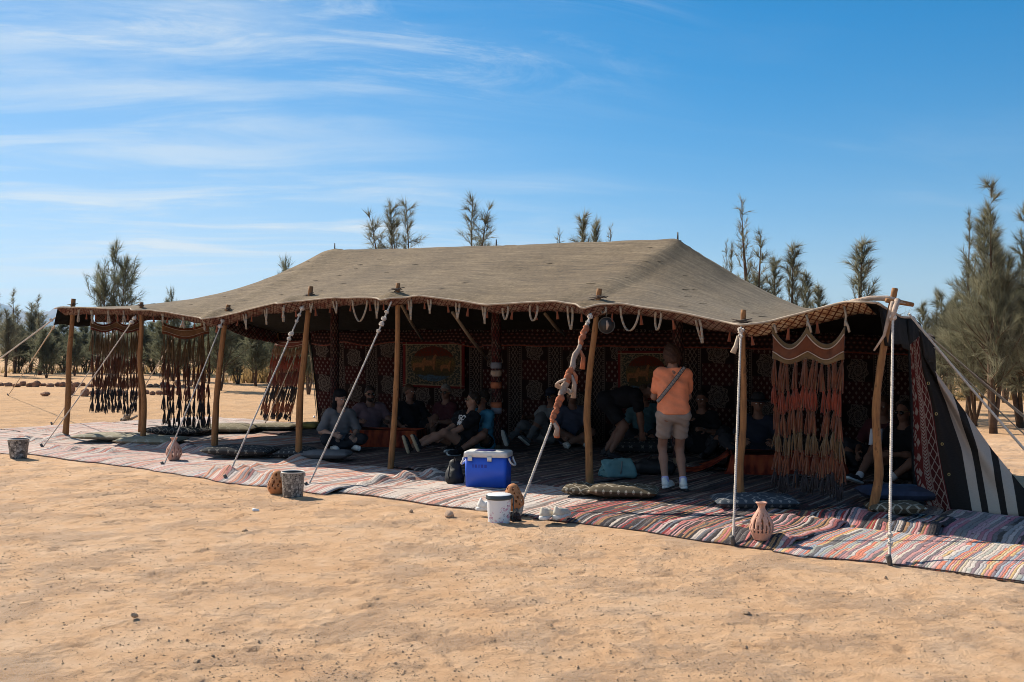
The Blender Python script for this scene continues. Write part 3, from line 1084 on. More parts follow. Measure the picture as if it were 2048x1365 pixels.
# behind the right roof slope
plant('thin', 1444, 27.0, 486, 'bare thin twig tree beside the roof peak', 2.4, 0.5)
plant('spire', 1464, 27.0, 494, 'short wispy she-oak just right of the roof peak', 0.5, 0.9)
plant('thin', 1508, 24.0, 402, 'tree with a long bent bare leader behind the right roof slope', 0.0, 1.0)
plant('spire', 1518, 24.4, 470, 'brownish she-oak behind the right roof slope', 1.5, 1.5)
plant('pine', 1546, 25.0, 520, 'small olive she-oak low behind the right roof slope', 2.6, 1.0)
plant('pine', 1586, 24.0, 495, 'dark green pointed she-oak behind the right roof slope', 0.9, 1.0)
plant('pine', 1612, 25.0, 548, 'short bushy she-oak next to the dark green pointed one', 4.2, 1.1)
plant('pine', 1640, 24.0, 576, 'lowest she-oak where the right roof slope ends', 5.0, 1.1)
plant('pine', 1722, 24.0, 488, 'pale she-oak with spreading arms left of the corner pole', 1.1, 1.35)
plant('spire', 1690, 26.0, 606, 'small she-oak just above the front corner of the roof', 2.0, 0.8)
plant('spire', 1872, 26.0, 582, 'small pale pointed she-oak right of the corner pole', 3.0, 0.9)
# left-hand grove
plant('round', 228, 44.0, 502, 'tall round-topped she-oak standing above the left corner of the roof', 2.2, 0.80)
LEFT = [('tall', -15, 58, 590, 1.1), ('spire', 28, 62, 582, 1.2), ('tall', 12, 54, 622, 1.2), ('spire', 78, 58, 594, 1.3), ('tall', 62, 64, 610, 1.2), ('broad', 104, 60, 655, 1.1),
        ('bushy', 92, 52, 662, 0.9), ('broad', 150, 56, 668, 1.0), ('broad', 196, 60, 650, 1.1), ('bushy', 238, 52, 660, 1.0), ('broad', 282, 58, 640, 1.1), ('broad', 330, 50, 632, 1.0),
        ('bushy', 372, 56, 640, 1.1), ('broad', 405, 46, 640, 1.0), ('broad', 440, 37, 600, 1.0), ('bushy', 475, 44, 640, 1.1), ('broad', 512, 41, 632, 1.0), ('bushy', 548, 46, 640, 1.0),
        ('broad', 585, 40, 620, 1.0), ('broad', 618, 34, 610, 0.9), ('bushy', 660, 42, 640, 1.0), ('round', 344, 48, 588, 0.5),
        ('bushy', 36, 63, 655, 1.3), ('bushy', 128, 64, 650, 1.3), ('bushy', 172, 62, 655, 1.3), ('bushy', 262, 63, 652, 1.3), ('bushy', 308, 60, 648, 1.3), ('bushy', 350, 61, 655, 1.3), ('bushy', 420, 58, 645, 1.3), ('bushy', 460, 60, 650, 1.3), ('bushy', 530, 59, 650, 1.3), ('bushy', 600, 55, 645, 1.3)]
LLAB = ['grey-green she-oak cut by the left picture edge', 'slender she-oak spire at the far left', 'dark she-oak low at the left picture edge', 'she-oak spire in front of the blue mountain',
        'dusky she-oak between the two left spires', 'low she-oak left of the corner pole', 'bushy young she-oak standing on thin stems left of the corner pole', 'dark she-oak right behind the left corner pole', 'she-oak behind the leftmost tassel hanging',
        'bushy she-oak seen through the leftmost tassels', 'she-oak between the two left tassel hangings', 'she-oak seen left of the middle tassel hanging', 'bushy she-oak behind the middle tassel hanging', 'she-oak right of the middle tassel hanging',
        'nearest she-oak of the left grove, with a bare brown trunk beside the third pole', 'bushy she-oak in the gap right of the third pole', 'green she-oak left of the red tassel hanging', 'bushy she-oak behind the red tassel hanging', 'she-oak right of the red tassel hanging',
        'she-oak with a forked trunk beside the back wall edge', 'bushy she-oak mostly behind the patterned back wall', 'faint feathery tree tip above the left roof edge',
        'low bushy she-oak at the back of the grove by the left edge', 'low bushy she-oak at the back of the grove, left of the corner pole', 'low bushy she-oak far behind the left corner pole', 'low bushy she-oak far behind the leftmost tassels', 'low bushy she-oak far behind, between the two left hangings',
        'low bushy she-oak far behind the left side of the middle hanging', 'low bushy she-oak far behind the third front pole', 'low bushy she-oak far behind, just right of the third pole', 'low bushy she-oak far behind the red tassel hanging', 'low bushy she-oak far behind the fourth pole']
for (k, px, Y, ty, w), lab in zip(LEFT, LLAB):
    plant(k, px, Y, ty, lab, None, w, 'she-oak grove on the left')

# ------------------------------------------------------------------ dry grass, rows of stones, pebbles
def grass(name, n, xr, yr, hr, seed, label):
    r = np.random.default_rng(seed)
    x = r.uniform(*xr, n)
    y = r.uniform(*yr, n)
    keep = vnoise(x * 0.35, y * 0.35, seed) + r.uniform(-0.4, 0.4, n) > -0.1
    x, y = x[keep], y[keep]
    n = len(x)
    h = r.uniform(*hr, n)
    a = r.uniform(0, 6.28, n)
    w = 0.045
    lx, ly = r.normal(0, 0.22, n) * h, r.normal(0, 0.22, n) * h
    V = np.stack([np.stack([x - np.cos(a) * w, y - np.sin(a) * w, np.zeros(n) - 0.03], 1), np.stack([x + np.cos(a) * w, y + np.sin(a) * w, np.zeros(n) - 0.03], 1), np.stack([x + lx, y + ly, h], 1)], 1).reshape(-1, 3)
    tone = np.repeat(r.uniform(0, 1, n), 3)
    me = foliage_mesh(name, V, np.arange(len(V)).reshape(-1, 3), tone)
    me.materials.append(MATS['dry_grass'])
    o = bpy.data.objects.new(name, me)
    COL.objects.link(o)
    return tag(o, label, 'grass', kind='stuff')


grass('dry_grass', 5200, (-14, -5), (45, 58), (0.3, 0.95), 3, 'dry yellow grass under the left grove')
grass('dry_grass', 2200, (-34, -16), (60, 74), (0.15, 0.5), 4, 'sparse yellow grass at the far left under the trees')
grass('dry_grass', 5000, (12, 28), (30, 44), (0.15, 0.6), 5, 'dry grass under the trees on the right')


def rock_mesh(seed, name='stone', sub=2):
    import bmesh
    bm = bmesh.new()
    bmesh.ops.create_icosphere(bm, subdivisions=sub, radius=1.0)
    r = np.random.default_rng(seed)
    k = r.normal(0, 1, (7, 3))
    k /= np.linalg.norm(k, axis=1)[:, None]
    dd = r.uniform(0.55, 0.85, 7)
    for v in bm.verts:
        c = np.array(v.co)
        for j in range(7):
            e = c @ k[j]
            if e > dd[j]:
                c = c - k[j] * (e - dd[j]) * 0.85
        v.co = c * (1 + 0.08 * math.sin(9 * c[0] + seed) * math.sin(7 * c[1] + 2 * seed))
    me = bpy.data.meshes.new(name)
    bm.to_mesh(me)
    bm.free()
    return me


ROCKS = [rock_mesh(i) for i in range(6)]
for m_ in ROCKS:
    m_.materials.append(MATS['rock'])


def put_rock(px, py, wpx, hpx, label, group=None, cat='stone', m=None, name='stone'):
    p = G(px, py)
    k = p.y / FOC
    me = random.choice(ROCKS) if m is None else m
    o = bpy.data.objects.new(name, me)
    COL.objects.link(o)
    h = hpx * k * 0.62
    o.location = (p.x, p.y, h * 0.55 + gz_at(p.x, p.y))
    o.scale = (wpx * k * 0.55, wpx * k * 0.45, h)
    o.rotation_euler = (random.uniform(-.2, .2), random.uniform(-.2, .2), random.uniform(0, 6.28))
    return tag(o, label, cat, group)


x = -6
while x < 395:
    w = random.uniform(11, 19)
    put_rock(x + w / 2, 774 + random.uniform(-2, 2), w, random.uniform(7, 14), 'brown stone in the far row of stones edging the sand on the left', 'far row of edging stones')
    x += w * random.uniform(0.78, 1.0)
x = 178
while x < 380:
    w = random.uniform(10, 17)
    put_rock(x + w / 2, 790 + random.uniform(-2, 2), w, random.uniform(8, 14), 'brown stone in the near row of stones behind the tassel hangings', 'near row of edging stones')
    x += w * random.uniform(0.85, 1.15)
put_rock(90, 793, 20, 9, 'flat lone brown stone on the open sand left of the corner pole')
put_rock(143, 791, 13, 26, 'upright brown stone right behind the left corner pole')
put_rock(170, 793, 21, 17, 'pointed brown boulder right of the left corner pole')
pale = rock_mesh(31)
pale.materials.append(MATS['rock_pale'])
put_rock(899, 1035, 22, 15, 'pale angular stone on the sand left of the white pail', m=pale)
wht = rock_mesh(33)
wht.materials.append(MATS['litter_white'])
put_rock(511, 1021, 14, 6, 'small white lump lying on the open sand', cat='litter', m=wht, name='litter')
put_rock(604, 774, 7, 5, 'tiny white scrap on the sand beside the back wall, upper', cat='litter', m=wht, name='litter')
put_rock(628, 836, 6, 5, 'tiny white scrap on the sand beside the back wall, lower', cat='litter', m=wht, name='litter')
dark = rock_mesh(37)
dark.materials.append(MATS['pebble'])
for px, py, w, h, lab in ((490, 1067, 13, 7, 'dark clod on the open sand below the white lump'), (268, 1243, 16, 9, 'dark clod on the sand at lower left'), (394, 1328, 15, 7, 'dark flat pebble near the lower left edge'),
                          (1492, 1232, 17, 7, 'grey flat pebble on the sand below the clay vase'), (1492, 1303, 10, 8, 'small greenish pebble near the bottom right'), (1771, 1157, 9, 6, 'dark pebble below the corner rope peg'),
                          (822, 1028, 10, 6, 'dark pebble on the sand left of the pale angular stone')):
    put_rock(px, py, w, h, lab, m=dark)

# small gravel nobody could count
import bmesh as _bm
rr = np.random.default_rng(77)
n = 42000
gxp = rr.uniform(-8, 6.5, n * 3)
gyp = 4.3 + 11.0 * rr.uniform(0, 1, n * 3) ** 1.4
ok = (tent_mask(gxp, gyp) > 0.9) & (np.abs(gxp) < 0.56 * gyp + 0.5) & (vnoise(gxp * 0.8, gyp * 0.8, 55) + rr.uniform(-.7, .7, n * 3) > -0.25)
gxp, gyp = gxp[ok][:n], gyp[ok][:n]
n = len(gxp)
zz = ground_z(gxp.copy(), gyp.copy())
base = np.array([(1, 0, 0), (0, 1, 0), (-1, 0, 0), (0, -1, 0), (0, 0, 1), (0, 0, -0.6)], float)
fac = np.array([(0, 1, 4), (1, 2, 4), (2, 3, 4), (3, 0, 4), (1, 0, 5), (2, 1, 5), (3, 2, 5), (0, 3, 5)])
sz = 0.0028 + 0.0065 * rr.uniform(0, 1, n) ** 5
jit = base[None] * (1 + rr.uniform(-0.35, 0.35, (n, 6, 1))) * sz[:, None, None] * np.stack([rr.uniform(.7, 1.3, n), rr.uniform(.7, 1.3, n), rr.uniform(.4, .8, n)], 1)[:, None, :]
ang = rr.uniform(0, 6.28, n)
ca, sa = np.cos(ang)[:, None], np.sin(ang)[:, None]
jx, jy = jit[..., 0] * ca - jit[..., 1] * sa, jit[..., 0] * sa + jit[..., 1] * ca
PV = np.stack([jx + gxp[:, None], jy + gyp[:, None], jit[..., 2] + zz[:, None] + sz[:, None] * 0.2], -1).reshape(-1, 3)
PF = (fac[None] + (np.arange(n) * 6)[:, None, None]).reshape(-1, 3)
tag(np_mesh('gravel', PV, PF, 'pebble', smooth=False), 'scattered fine brown gravel on the sand', 'gravel', kind='stuff')

# ------------------------------------------------------------------ the tent
DEPTH, RIDGE_T, SLEN = 4.85, 2.60, 13.95
EDGE = [(-0.2, 2.29), (0, 2.29), (0.3, 2.32), (1.2, 2.28), (2.1, 2.25), (2.3, 2.22), (2.6, 2.22), (3.5, 2.12), (3.95, 2.06), (4.11, 2.03), (4.35, 2.08), (5.0, 2.17), (5.6, 2.245), (5.84, 2.22), (6.05, 2.26), (6.8, 2.29),
        (7.5, 2.27), (7.8, 2.20), (8.0, 2.25), (8.3, 2.27), (8.9, 2.20), (9.45, 2.125), (9.9, 2.14), (10.4, 2.145), (10.7, 2.09), (10.83, 2.03), (11.0, 2.09), (11.2, 2.10), (11.8, 2.01), (12.4, 1.885), (12.67, 1.845),
        (12.9, 1.875), (13.3, 1.975), (13.65, 2.05), (13.85, 2.04), (14.1, 2.02)]
RIDGE = [(-0.2, 2.48), (0, 2.50), (1, 2.62), (1.76, 2.72), (2.3, 2.82), (3.13, 3.07), (3.7, 3.27), (4.02, 3.32), (4.5, 3.27), (5.7, 3.225), (7.52, 3.17), (9, 3.115), (10.2, 3.075), (10.56, 3.08), (10.8, 2.93), (11.15, 2.73), (11.57, 2.50), (12.2, 2.22), (12.5, 2.12), (13.2, 2.02), (14.1, 1.96)]
POLES = [(0.0, 2.38, 2.47), (2.30, 2.27, 2.35), (4.11, 2.125, 2.26), (5.84, 2.31, 2.48), (7.80, 2.33, 2.44), (10.83, 2.145, 2.27), (12.67, 1.87, 1.99), (13.85, 2.07, 2.165)]   # s, cloth height, top
SF = np.linspace(-0.2, 14.1, 1431)
EF = np.interp(SF, *zip(*EDGE))
ker = np.hanning(17); ker /= ker.sum()
EF = np.convolve(np.pad(EF, 8, 'edge'), ker, 'valid')
RF = np.interp(SF, *zip(*RIDGE))
ker = np.hanning(25); ker /= ker.sum()
RF = np.convolve(np.pad(RF, 12, 'edge'), ker, 'valid')
BF = np.interp(SF, [-0.2, 0, 3, 10, 13, 14.1], [1.95, 1.95, 1.95, 1.88, 1.80, 1.78])


def edge_t(s):
    s = np.asarray(s, float)
    e = np.full_like(s, -0.03)
    for p in [q[0] for q in POLES] + [9.45]:
        e = e - (0.14 if p != 9.45 else 0.05) * np.exp(-((s - p) / 0.16) ** 2)
    return e


def roof_z(s, t):
    s, t = np.asarray(s, float), np.asarray(t, float)
    te = edge_t(s)
    ze, zr, zb = np.interp(s, SF, EF), np.interp(s, SF, RF), np.interp(s, SF, BF)
    w = np.clip((t - te) / (RIDGE_T - te), 0, 1)
    v = np.clip((t - RIDGE_T) / (DEPTH - RIDGE_T), 0, 1)
    z = np.where(t < RIDGE_T, ze + (zr - ze) * w ** 0.93 - 0.05 * np.sin(math.pi * w), zr + (zb - zr) * v - 0.05 * np.sin(math.pi * v))
    for ps, zc, _ in POLES:
        b = np.interp(ps, SF, EF) + 0.04
        d2 = (s - ps) ** 2 / 0.16 ** 2 + (t - 0.02) ** 2 / 0.17 ** 2
        z = z + (zc - b) * np.exp(-d2) * 0.8
    z = z + 0.010 * vnoise(s * 1.6, t * 1.6, 61) * np.clip(w * 4, 0, 1) + 0.006 * vnoise(s * 4 + t * 2, t * 2.5, 62)
    return z


def skew(s, t):
    """the right-hand end is not square: its back corner stands further left"""
    return 0.72 * np.clip(np.asarray(t, float) / DEPTH, 0, 1) * np.clip((np.asarray(s, float) - 10.6) / 3.3, 0, 1)


tent = thing('bedouin_tent', T(6.9, 2.4, 0), 'long low tent of coarse grey-brown woven cloth, open at the front', 'tent')
ss = np.linspace(-0.06, SLEN, 282)
tt = np.linspace(0, 1, 92)
S2, W2 = np.meshgrid(ss, tt)
TE = edge_t(S2)
T2 = TE + (DEPTH - TE) * W2
Z2 = roof_z(S2, T2)


def roof_sheet(name, m, dz, uv=True):
    SK = S2 - skew(S2, T2)
    V = np.stack([P1.x + U.x * SK + N_.x * T2, P1.y + U.y * SK + N_.y * T2, Z2 + dz], -1).reshape(-1, 3)
    n = len(ss)
    ii = np.arange(V.shape[0]).reshape(len(tt), n)
    F = np.stack([ii[:-1, :-1], ii[:-1, 1:], ii[1:, 1:], ii[1:, :-1]], -1).reshape(-1, 4)
    return np_mesh(name, V, F, m, tent, uv=np.stack([S2.ravel(), (T2 + 0.05 * np.sin(S2 * 0.7)).ravel()], 1))


roof_sheet('roof_cloth', 'roof_wool', 0.0)
o = roof_sheet('roof_underside', 'dark_wool', -0.014)  # underside of the same cloth, its shade put into the dark colour


def rpt(s, t, dz=0.0):
    return T(s - float(skew(s, t)), t, float(roof_z(s, t)) + dz)


def ept(s, dz=0.0, dt=0.0):
    te = float(edge_t(s))
    return T(s, te + dt, float(roof_z(s, te)) + dz)


# pale binding along the front edge and the other edges
b = MB()
b.tube([ept(s, -0.006, -0.004) for s in np.linspace(-0.06, SLEN, 240)], 0.011, 6)
b.build('edge_binding', 'edge_tape', tent)
b = MB()
b.tube([rpt(-0.06, t, -0.004) for t in np.linspace(-0.1, DEPTH, 50)], 0.016, 6)
b.build('side_binding', 'edge_tape', tent)
b = MB()
b.tube([rpt(SLEN, t, -0.004) for t in np.linspace(-0.1, DEPTH, 50)], 0.014, 6)
b.build('side_binding', 'edge_tape', tent)

# valance under the front edge: lattice cloth folded in below the edge
def strip(name, pts_top, pts_bot, m, uvper=1.0, solid=0.006):
    b = MB()
    L = [0.0]
    for i in range(1, len(pts_top)):
        L.append(L[-1] + (Vector(pts_top[i]) - Vector(pts_top[i - 1])).length)
    n, k = len(pts_top) - 1, 4

    def fn(a, c):
        i = min(int(round(a * n)), n)
        return Vector(pts_top[i]).lerp(Vector(pts_bot[i]), c)
    b.grid(fn, n, k, 0, lambda a, c: (L[min(int(round(a * n)), n)], c * (Vector(pts_top[0]) - Vector(pts_bot[0])).length))
    return b.build(name, m, tent, solid=solid)


def drop(s):
    return 0.090 + 0.02 * vn(s * 1.4, 3, 70) + 0.012 * vn(s * 6, 1, 71)


for (a, c, m) in ((0.0, 9.45, 'lattice_pink'), (9.45, 12.67, 'lattice_pink'), (12.67, 13.85, 'lattice_straw_lit')):
    q = np.linspace(a, c, int((c - a) / 0.08))
    strip('front_valance', [ept(s, -0.016, 0.02) for s in q], [ept(s, -0.016 - drop(s), 0.17 + (0.25 if s > 13 else 0) * (s - 13)) for s in q], m)
# left side and back-left valances, deeper
q = np.linspace(0.55, 2.9, 30)
strip('side_valance', [rpt(0.0, t, -0.02) for t in q], [rpt(0.03, t, -0.02 - 0.25 - 0.03 * vn(t * 3, 2, 72)) for t in q], 'lattice_pink')
q = np.linspace(2.9, DEPTH, 24)
strip('side_valance', [rpt(0.0, t, -0.02) for t in q], [rpt(0.04, t, -0.02 - 0.28 - 0.03 * vn(t * 3, 2, 72)) for t in q], 'lattice_dark')
q = np.linspace(-0.12, 0.57, 9)
strip('corner_flap', [rpt(-0.03, t, -0.02) for t in q], [rpt(-0.10 - 0.08 * (0.5 - t), t, -0.30 - 0.03 * vn(t * 3, 2, 73)) for t in q], 'dark_wool')
q = np.linspace(0.0, 1.6, 20)
strip('back_valance', [rpt(s, DEPTH - 0.02, -0.02) for s in q], [rpt(s, DEPTH - 0.04, -0.30) for s in q], 'frieze_cloth')
q = np.linspace(-0.05, DEPTH, 30)
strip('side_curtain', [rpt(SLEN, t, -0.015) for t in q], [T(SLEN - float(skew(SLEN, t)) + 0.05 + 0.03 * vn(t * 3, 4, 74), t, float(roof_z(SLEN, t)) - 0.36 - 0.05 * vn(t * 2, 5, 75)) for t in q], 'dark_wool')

# back wall of patterned cloth, hung in shallow folds
def wall_pt(s, z):
    return T(s - float(skew(s, DEPTH)), DEPTH - 0.06 + 0.035 * math.sin(s * 2.1) * (1 - z / 2.2) + 0.02 * math.sin(s * 7.0 + 1), z)


b = MB()
b.grid(lambda a, c: wall_pt(1.25 + a * (SLEN - 1.25) - 0.30 * c * (1 - a) ** 8, 0.01 + c * (float(roof_z(1.25 + a * 12.7, DEPTH - 0.09)) - 0.012)), 160, 12, 0, lambda a, c: (a * 12.7, c * 1.85))
b.build('back_wall', 'wall_cloth', tent, solid=0.008)
b = MB()
b.grid(lambda a, c: wall_pt(1.1 + a * 12.8, 0) + Vector((0, 0, float(roof_z(1.1 + a * 12.8, DEPTH)) - 0.03 - (0.23 + 0.035 * math.sin(a * 60) * (a < 0.35)) * c)) - N_ * (0.05 + 0.03 * c), 170, 4, 0, lambda a, c: (a * 12.8, c * 0.25))
b.build('wall_frieze', 'frieze_cloth', tent, solid=0.006)
b = MB()
b.tube([wall_pt(1.1 + a * 12.8, 0) + Vector((0, 0, float(roof_z(1.1 + a * 12.8, DEPTH)) - 0.03 - (0.235 + 0.035 * math.sin(a * 60) * (a < 0.35)))) - N_ * 0.085 for a in np.linspace(0, 1, 170)], 0.012, 5)
b.build('frieze_piping', 'red_wool', tent)
b = MB()
b.tube([wall_pt(1.25 - 0.30 * c - 0.012, 0.01 + c * 1.9) for c in np.linspace(0, 1, 10)], 0.020, 6)
b.build('wall_edge_pole', 'dark_wool', tent)
b = MB()
b.tube([wall_pt(1.25 - 0.30 * c - 0.055, 0.01 + c * 1.9) - N_ * 0.02 for c in np.linspace(0, 1, 10)], 0.010, 6)
b.build('wall_edge_tape', 'edge_tape', tent)
# right side wall
b = MB()
b.grid(lambda a, c: T(SLEN - float(skew(SLEN, 1.85 + a * 2.93)) + 0.02 + 0.06 * (1 - c), 1.85 + a * (DEPTH - 1.92), 0.01 + c * (float(roof_z(SLEN, 1.85 + a * 2.93)) - 0.04)) + U * (0.03 * math.sin(a * 22)), 50, 8, 0, lambda a, c: (a * 3.9, c * 1.8))
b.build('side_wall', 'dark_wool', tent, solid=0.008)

# open flap at the right: maroon lining strip, then black cloth with pale stripes, staked out to the right
def cv(pts):
    ys = [p[1] for p in pts]
    return lambda y: (float(np.interp(y, ys, [p[0] for p in pts])), float(np.interp(y, ys, [p[2] for p in pts])))


FL = cv([(1820, 680, 9.75), (1826, 800, 9.95), (1829, 940, 10.2), (1838, 985, 10.15), (1858, 1018, 9.98)])
FB = cv([(1838, 655, 9.66), (1845, 740, 9.68), (1862, 800, 9.72), (1874, 880, 9.72), (1888, 960, 9.70), (1903, 1027.5, 9.70)])
FO = cv([(1841, 664, 9.62), (1850, 715, 9.66), (1883, 760, 9.75), (1930, 824, 9.8), (1984, 900, 9.80), (2048, 978, 9.66), (2096, 1036, 9.45)])
b = MB()


def flap_lin(a, c):
    yl, yb = 690 + c * (1019 - 690), 672 + c * (1027.5 - 672)
    (x0, z0), (x1, z1) = FL(yl), FB(yb)
    x, y, z = x0 + (x1 - x0) * a, yl + (yb - yl) * a, z0 + (z1 - z0) * a
    return at(x, y, z + 0.02 * math.sin(a * 7 + c * 5) + 0.015 * math.sin(c * 11))


b.grid(flap_lin, 14, 40, 0, lambda a, c: (a, c * 1.7))
b.build('flap_lining', 'flap_lining', tent, solid=0.008)
b = MB()


def flap_px(a, c):
    yb, yo = 660 + c * (1027.5 - 660), 664 + c * (1036 - 664)
    (x0, z0), (x1, z1) = FB(yb), FO(yo)
    k = a
    return x0 + (x1 - x0) * k, yb + (yo - yb) * k, z0 + (z1 - z0) * k


def flap_out(a, c):
    x, y, z = flap_px(a, c)
    f = math.sin(c * 3.14)
    return at(x, y, z - f * (0.05 * math.sin(a * 8.5 + c * 1.5) + 0.02 * math.sin(a * 19)) * min(1, a * 5) - 0.004)


def flap_uv(a, c):
    x, y, z = flap_px(a, c)
    return ((x - float(np.interp(y, [600, 762, 900, 1040], [-124, -69, -22, 2])) - 1900) / 150.0, y / 200.0)


b.grid(flap_out, 44, 44, 0, flap_uv)
b.build('striped_flap', 'flap_stripes', tent, solid=0.008)
mat('brass', (0.45, 0.34, 0.14), 0.4, metal=0.9)
for c in (0.29, 0.456, 0.62, 0.785):
    p = flap_out(0.075, c) + Vector((0, -0.012, 0))
    b = MB()
    b.tube([p + Vector((math.cos(q) * 0.011, 0, math.sin(q) * 0.013)) for q in np.linspace(0, 2 * math.pi, 13)], 0.004, 5, caps=False)
    b.build('grommet', 'brass', tent)


# strap loops hanging from the front edge
def s_at(px, t=0.0):
    k = (px - 1024) / FOC
    bx, by = P1.x + N_.x * t, P1.y + N_.y * t
    return (k * by - bx) / (U.x - k * U.y)


def strap(px, dropm, w, tilt=0.0, tw=0.0):
    s = s_at(px, 0.05)
    top = ept(s, -0.02, 0.06)
    pts = []
    for a in np.linspace(0, math.pi, 13):
        x = -math.cos(a) * w * 0.5 * (0.55 + 0.45 * math.sin(a) ** 0.5 if w < 0.2 else 0.9)
        z = -dropm * math.sin(a) ** 0.72
        pts.append(top + U * (x + tilt * z) + Vector((0, 0, z)) + N_ * (0.03 * math.sin(a * 2) + tw * x))
    b = MB()
    for i in range(len(pts) - 1):
        p, q = pts[i], pts[i + 1]
        d = (q - p).normalized()
        side = U * 0.75 + N_ * 0.5
        side = (side - d * side.dot(d)).normalized() * 0.0115
        b.add([p - side, p + side, q + side, q - side], [(0, 1, 2, 3)])
    return b.build('strap_loop', 'webbing', tent, solid=0.006)


STRAPS = [(160, .24, .10), (184, .26, .07), (218, .24, .08), (249, .25, .07), (327, .16, .08), (368, .20, .06), (413, .18, .07), (491, .24, .11), (533, .25, .12), (584, .24, .09), (625, .15, .08), (671, .19, .10), (722, .30, .30), (757, .25, .09),
          (822, .27, .10), (861, .20, .11), (918, .22, .09), (972, .22, .08), (1014, .17, .14), (1070, .20, .16), (1142, .28, .10), (1212, .08, .12), (1262, .27, .25), (1319, .21, .11), (1396, .27, .09)]
for px, dr, w in STRAPS:
    strap(px, dr, w, random.uniform(-0.25, 0.1), random.uniform(-0.3, 0.3))


# little orange tassels along the valance
def tassel_mb(b, p, L, r, mi=0, n=6, jit=0.0):
    b.tube([p, p - Vector((0, 0, L * 0.18)), p - Vector((0, 0, L * 0.28)), p - Vector((jit, 0, L))], [r * 0.25, r * 0.55, r * 0.45, r], n, mi)


b = MB()
tassel_mb(b, Vector((0, 0, 0)), 0.105, 0.020, 0, 7)
tm = b.build('tassel', 'orange_wool', tent)
tmesh = tm.data
COL.objects.unlink(tm)
bpy.data.objects.remove(tm)
s = 0.55
while s < 13.8:
    o = bpy.data.objects.new('tassel', tmesh)
    COL.objects.link(o)
    o.parent = tent
    o.matrix_parent_inverse = pinv(tent)
    o.location = ept(s, -0.005 - drop(s), 0.11)
    o.rotation_euler = (random.uniform(-.15, .15), random.uniform(-.15, .15), random.uniform(0, 6))
    k = random.uniform(0.75, 1.15)
    o.scale = (k, k, k)
    s += random.uniform(0.27, 0.40)

# darning stitches on the roof cloth
b = MB()
b.tube([Vector((-0.06, 0, 0.002)), Vector((-0.01, 0.004, 0.005)), Vector((0.06, 0, 0.002))], [0.002, 0.0042, 0.0015], 4)
dm = b.build('darning_stitch', 'seam_thread', tent)
dmesh = dm.data
bpy.data.objects.remove(dm)
r_ = np.random.default_rng(9)
for line in ((4.0, 2.4, 3.2, 0.5), (7.0, 2.3, 6.2, 0.4), (9.4, 2.4, 8.6, 0.3), (5.6, 2.0, 5.0, 0.6), (10.6, 2.2, 10.5, 0.4), (11.2, 1.7, 12.0, 0.3), (12.2, 1.6, 12.9, 0.6), (1.5, 2.0, 1.0, 0.5)):
    for f in np.linspace(0, 1, 7):
        if r_.uniform() < 0.2:
            continue
        s = line[0] + (line[2] - line[0]) * f + r_.normal(0, 0.12)
        t = line[1] + (line[3] - line[1]) * f + r_.normal(0, 0.06)
        o = bpy.data.objects.new('darning_stitch', dmesh)
        COL.objects.link(o)
        o.parent = tent
        o.matrix_parent_inverse = pinv(tent)
        nx = float(roof_z(s, t + .05) - roof_z(s, t - .05)) / 0.1
        o.location = rpt(s, t, 0.002)
        o.rotation_euler = (math.atan(nx), 0, math.atan2(U.y, U.x) + r_.uniform(0.3, 0.8))
        k = r_.uniform(0.6, 1.1)
        o.scale = (k, k, k)

# ------------------------------------------------------------------ poles
POLE_LAB = ['leftmost front tent pole, slightly leaning, at the left roof corner', 'thin kinked front tent pole right of the leftmost tassel hanging', 'front tent pole right of the middle tassel hanging', 'front tent pole left of the woman in the black headscarf',
            'front tent pole between the red-covered table and the blue cooler', 'front tent pole left of the bending person in black', 'front tent pole behind the thin white rope, right of the woman in orange', 'thick crooked front tent pole at the right roof corner']
POLE_PX = [[(130, 880), (136, 800), (138, 720), (143, 660), (147, 598)], [(285, 893), (288, 800), (280, 730), (283, 660), (283, 605)], [(428, 909), (433, 800), (441, 720), (448, 660), (457, 610)], [(597, 920), (600, 800), (608, 720), (613, 660), (622, 573)],
           [(780, 948), (788, 850), (793, 760), (795, 680), (796, 567)], [(1180, 983), (1177, 880), (1174, 830), (1180, 740), (1190, 660), (1199, 578)], [(1484, 1020), (1480, 940), (1486, 860), (1487, 760), (1485, 700), (1487, 620)],
           [(1738, 1045), (1757, 960), (1755, 900), (1752, 820), (1760, 740), (1772, 670), (1790, 577)]]
PR = [0.052, 0.045, 0.046, 0.047, 0.040, 0.042, 0.036, 0.040]


def pole_path(px, ps):
    out = []
    y0 = px[0]
    base = T(ps, 0, 0)
    n = len(px)
    for i, (x, y) in enumerate(px):
        p = at(x, y, base.y)
        out.append(p)
    return out


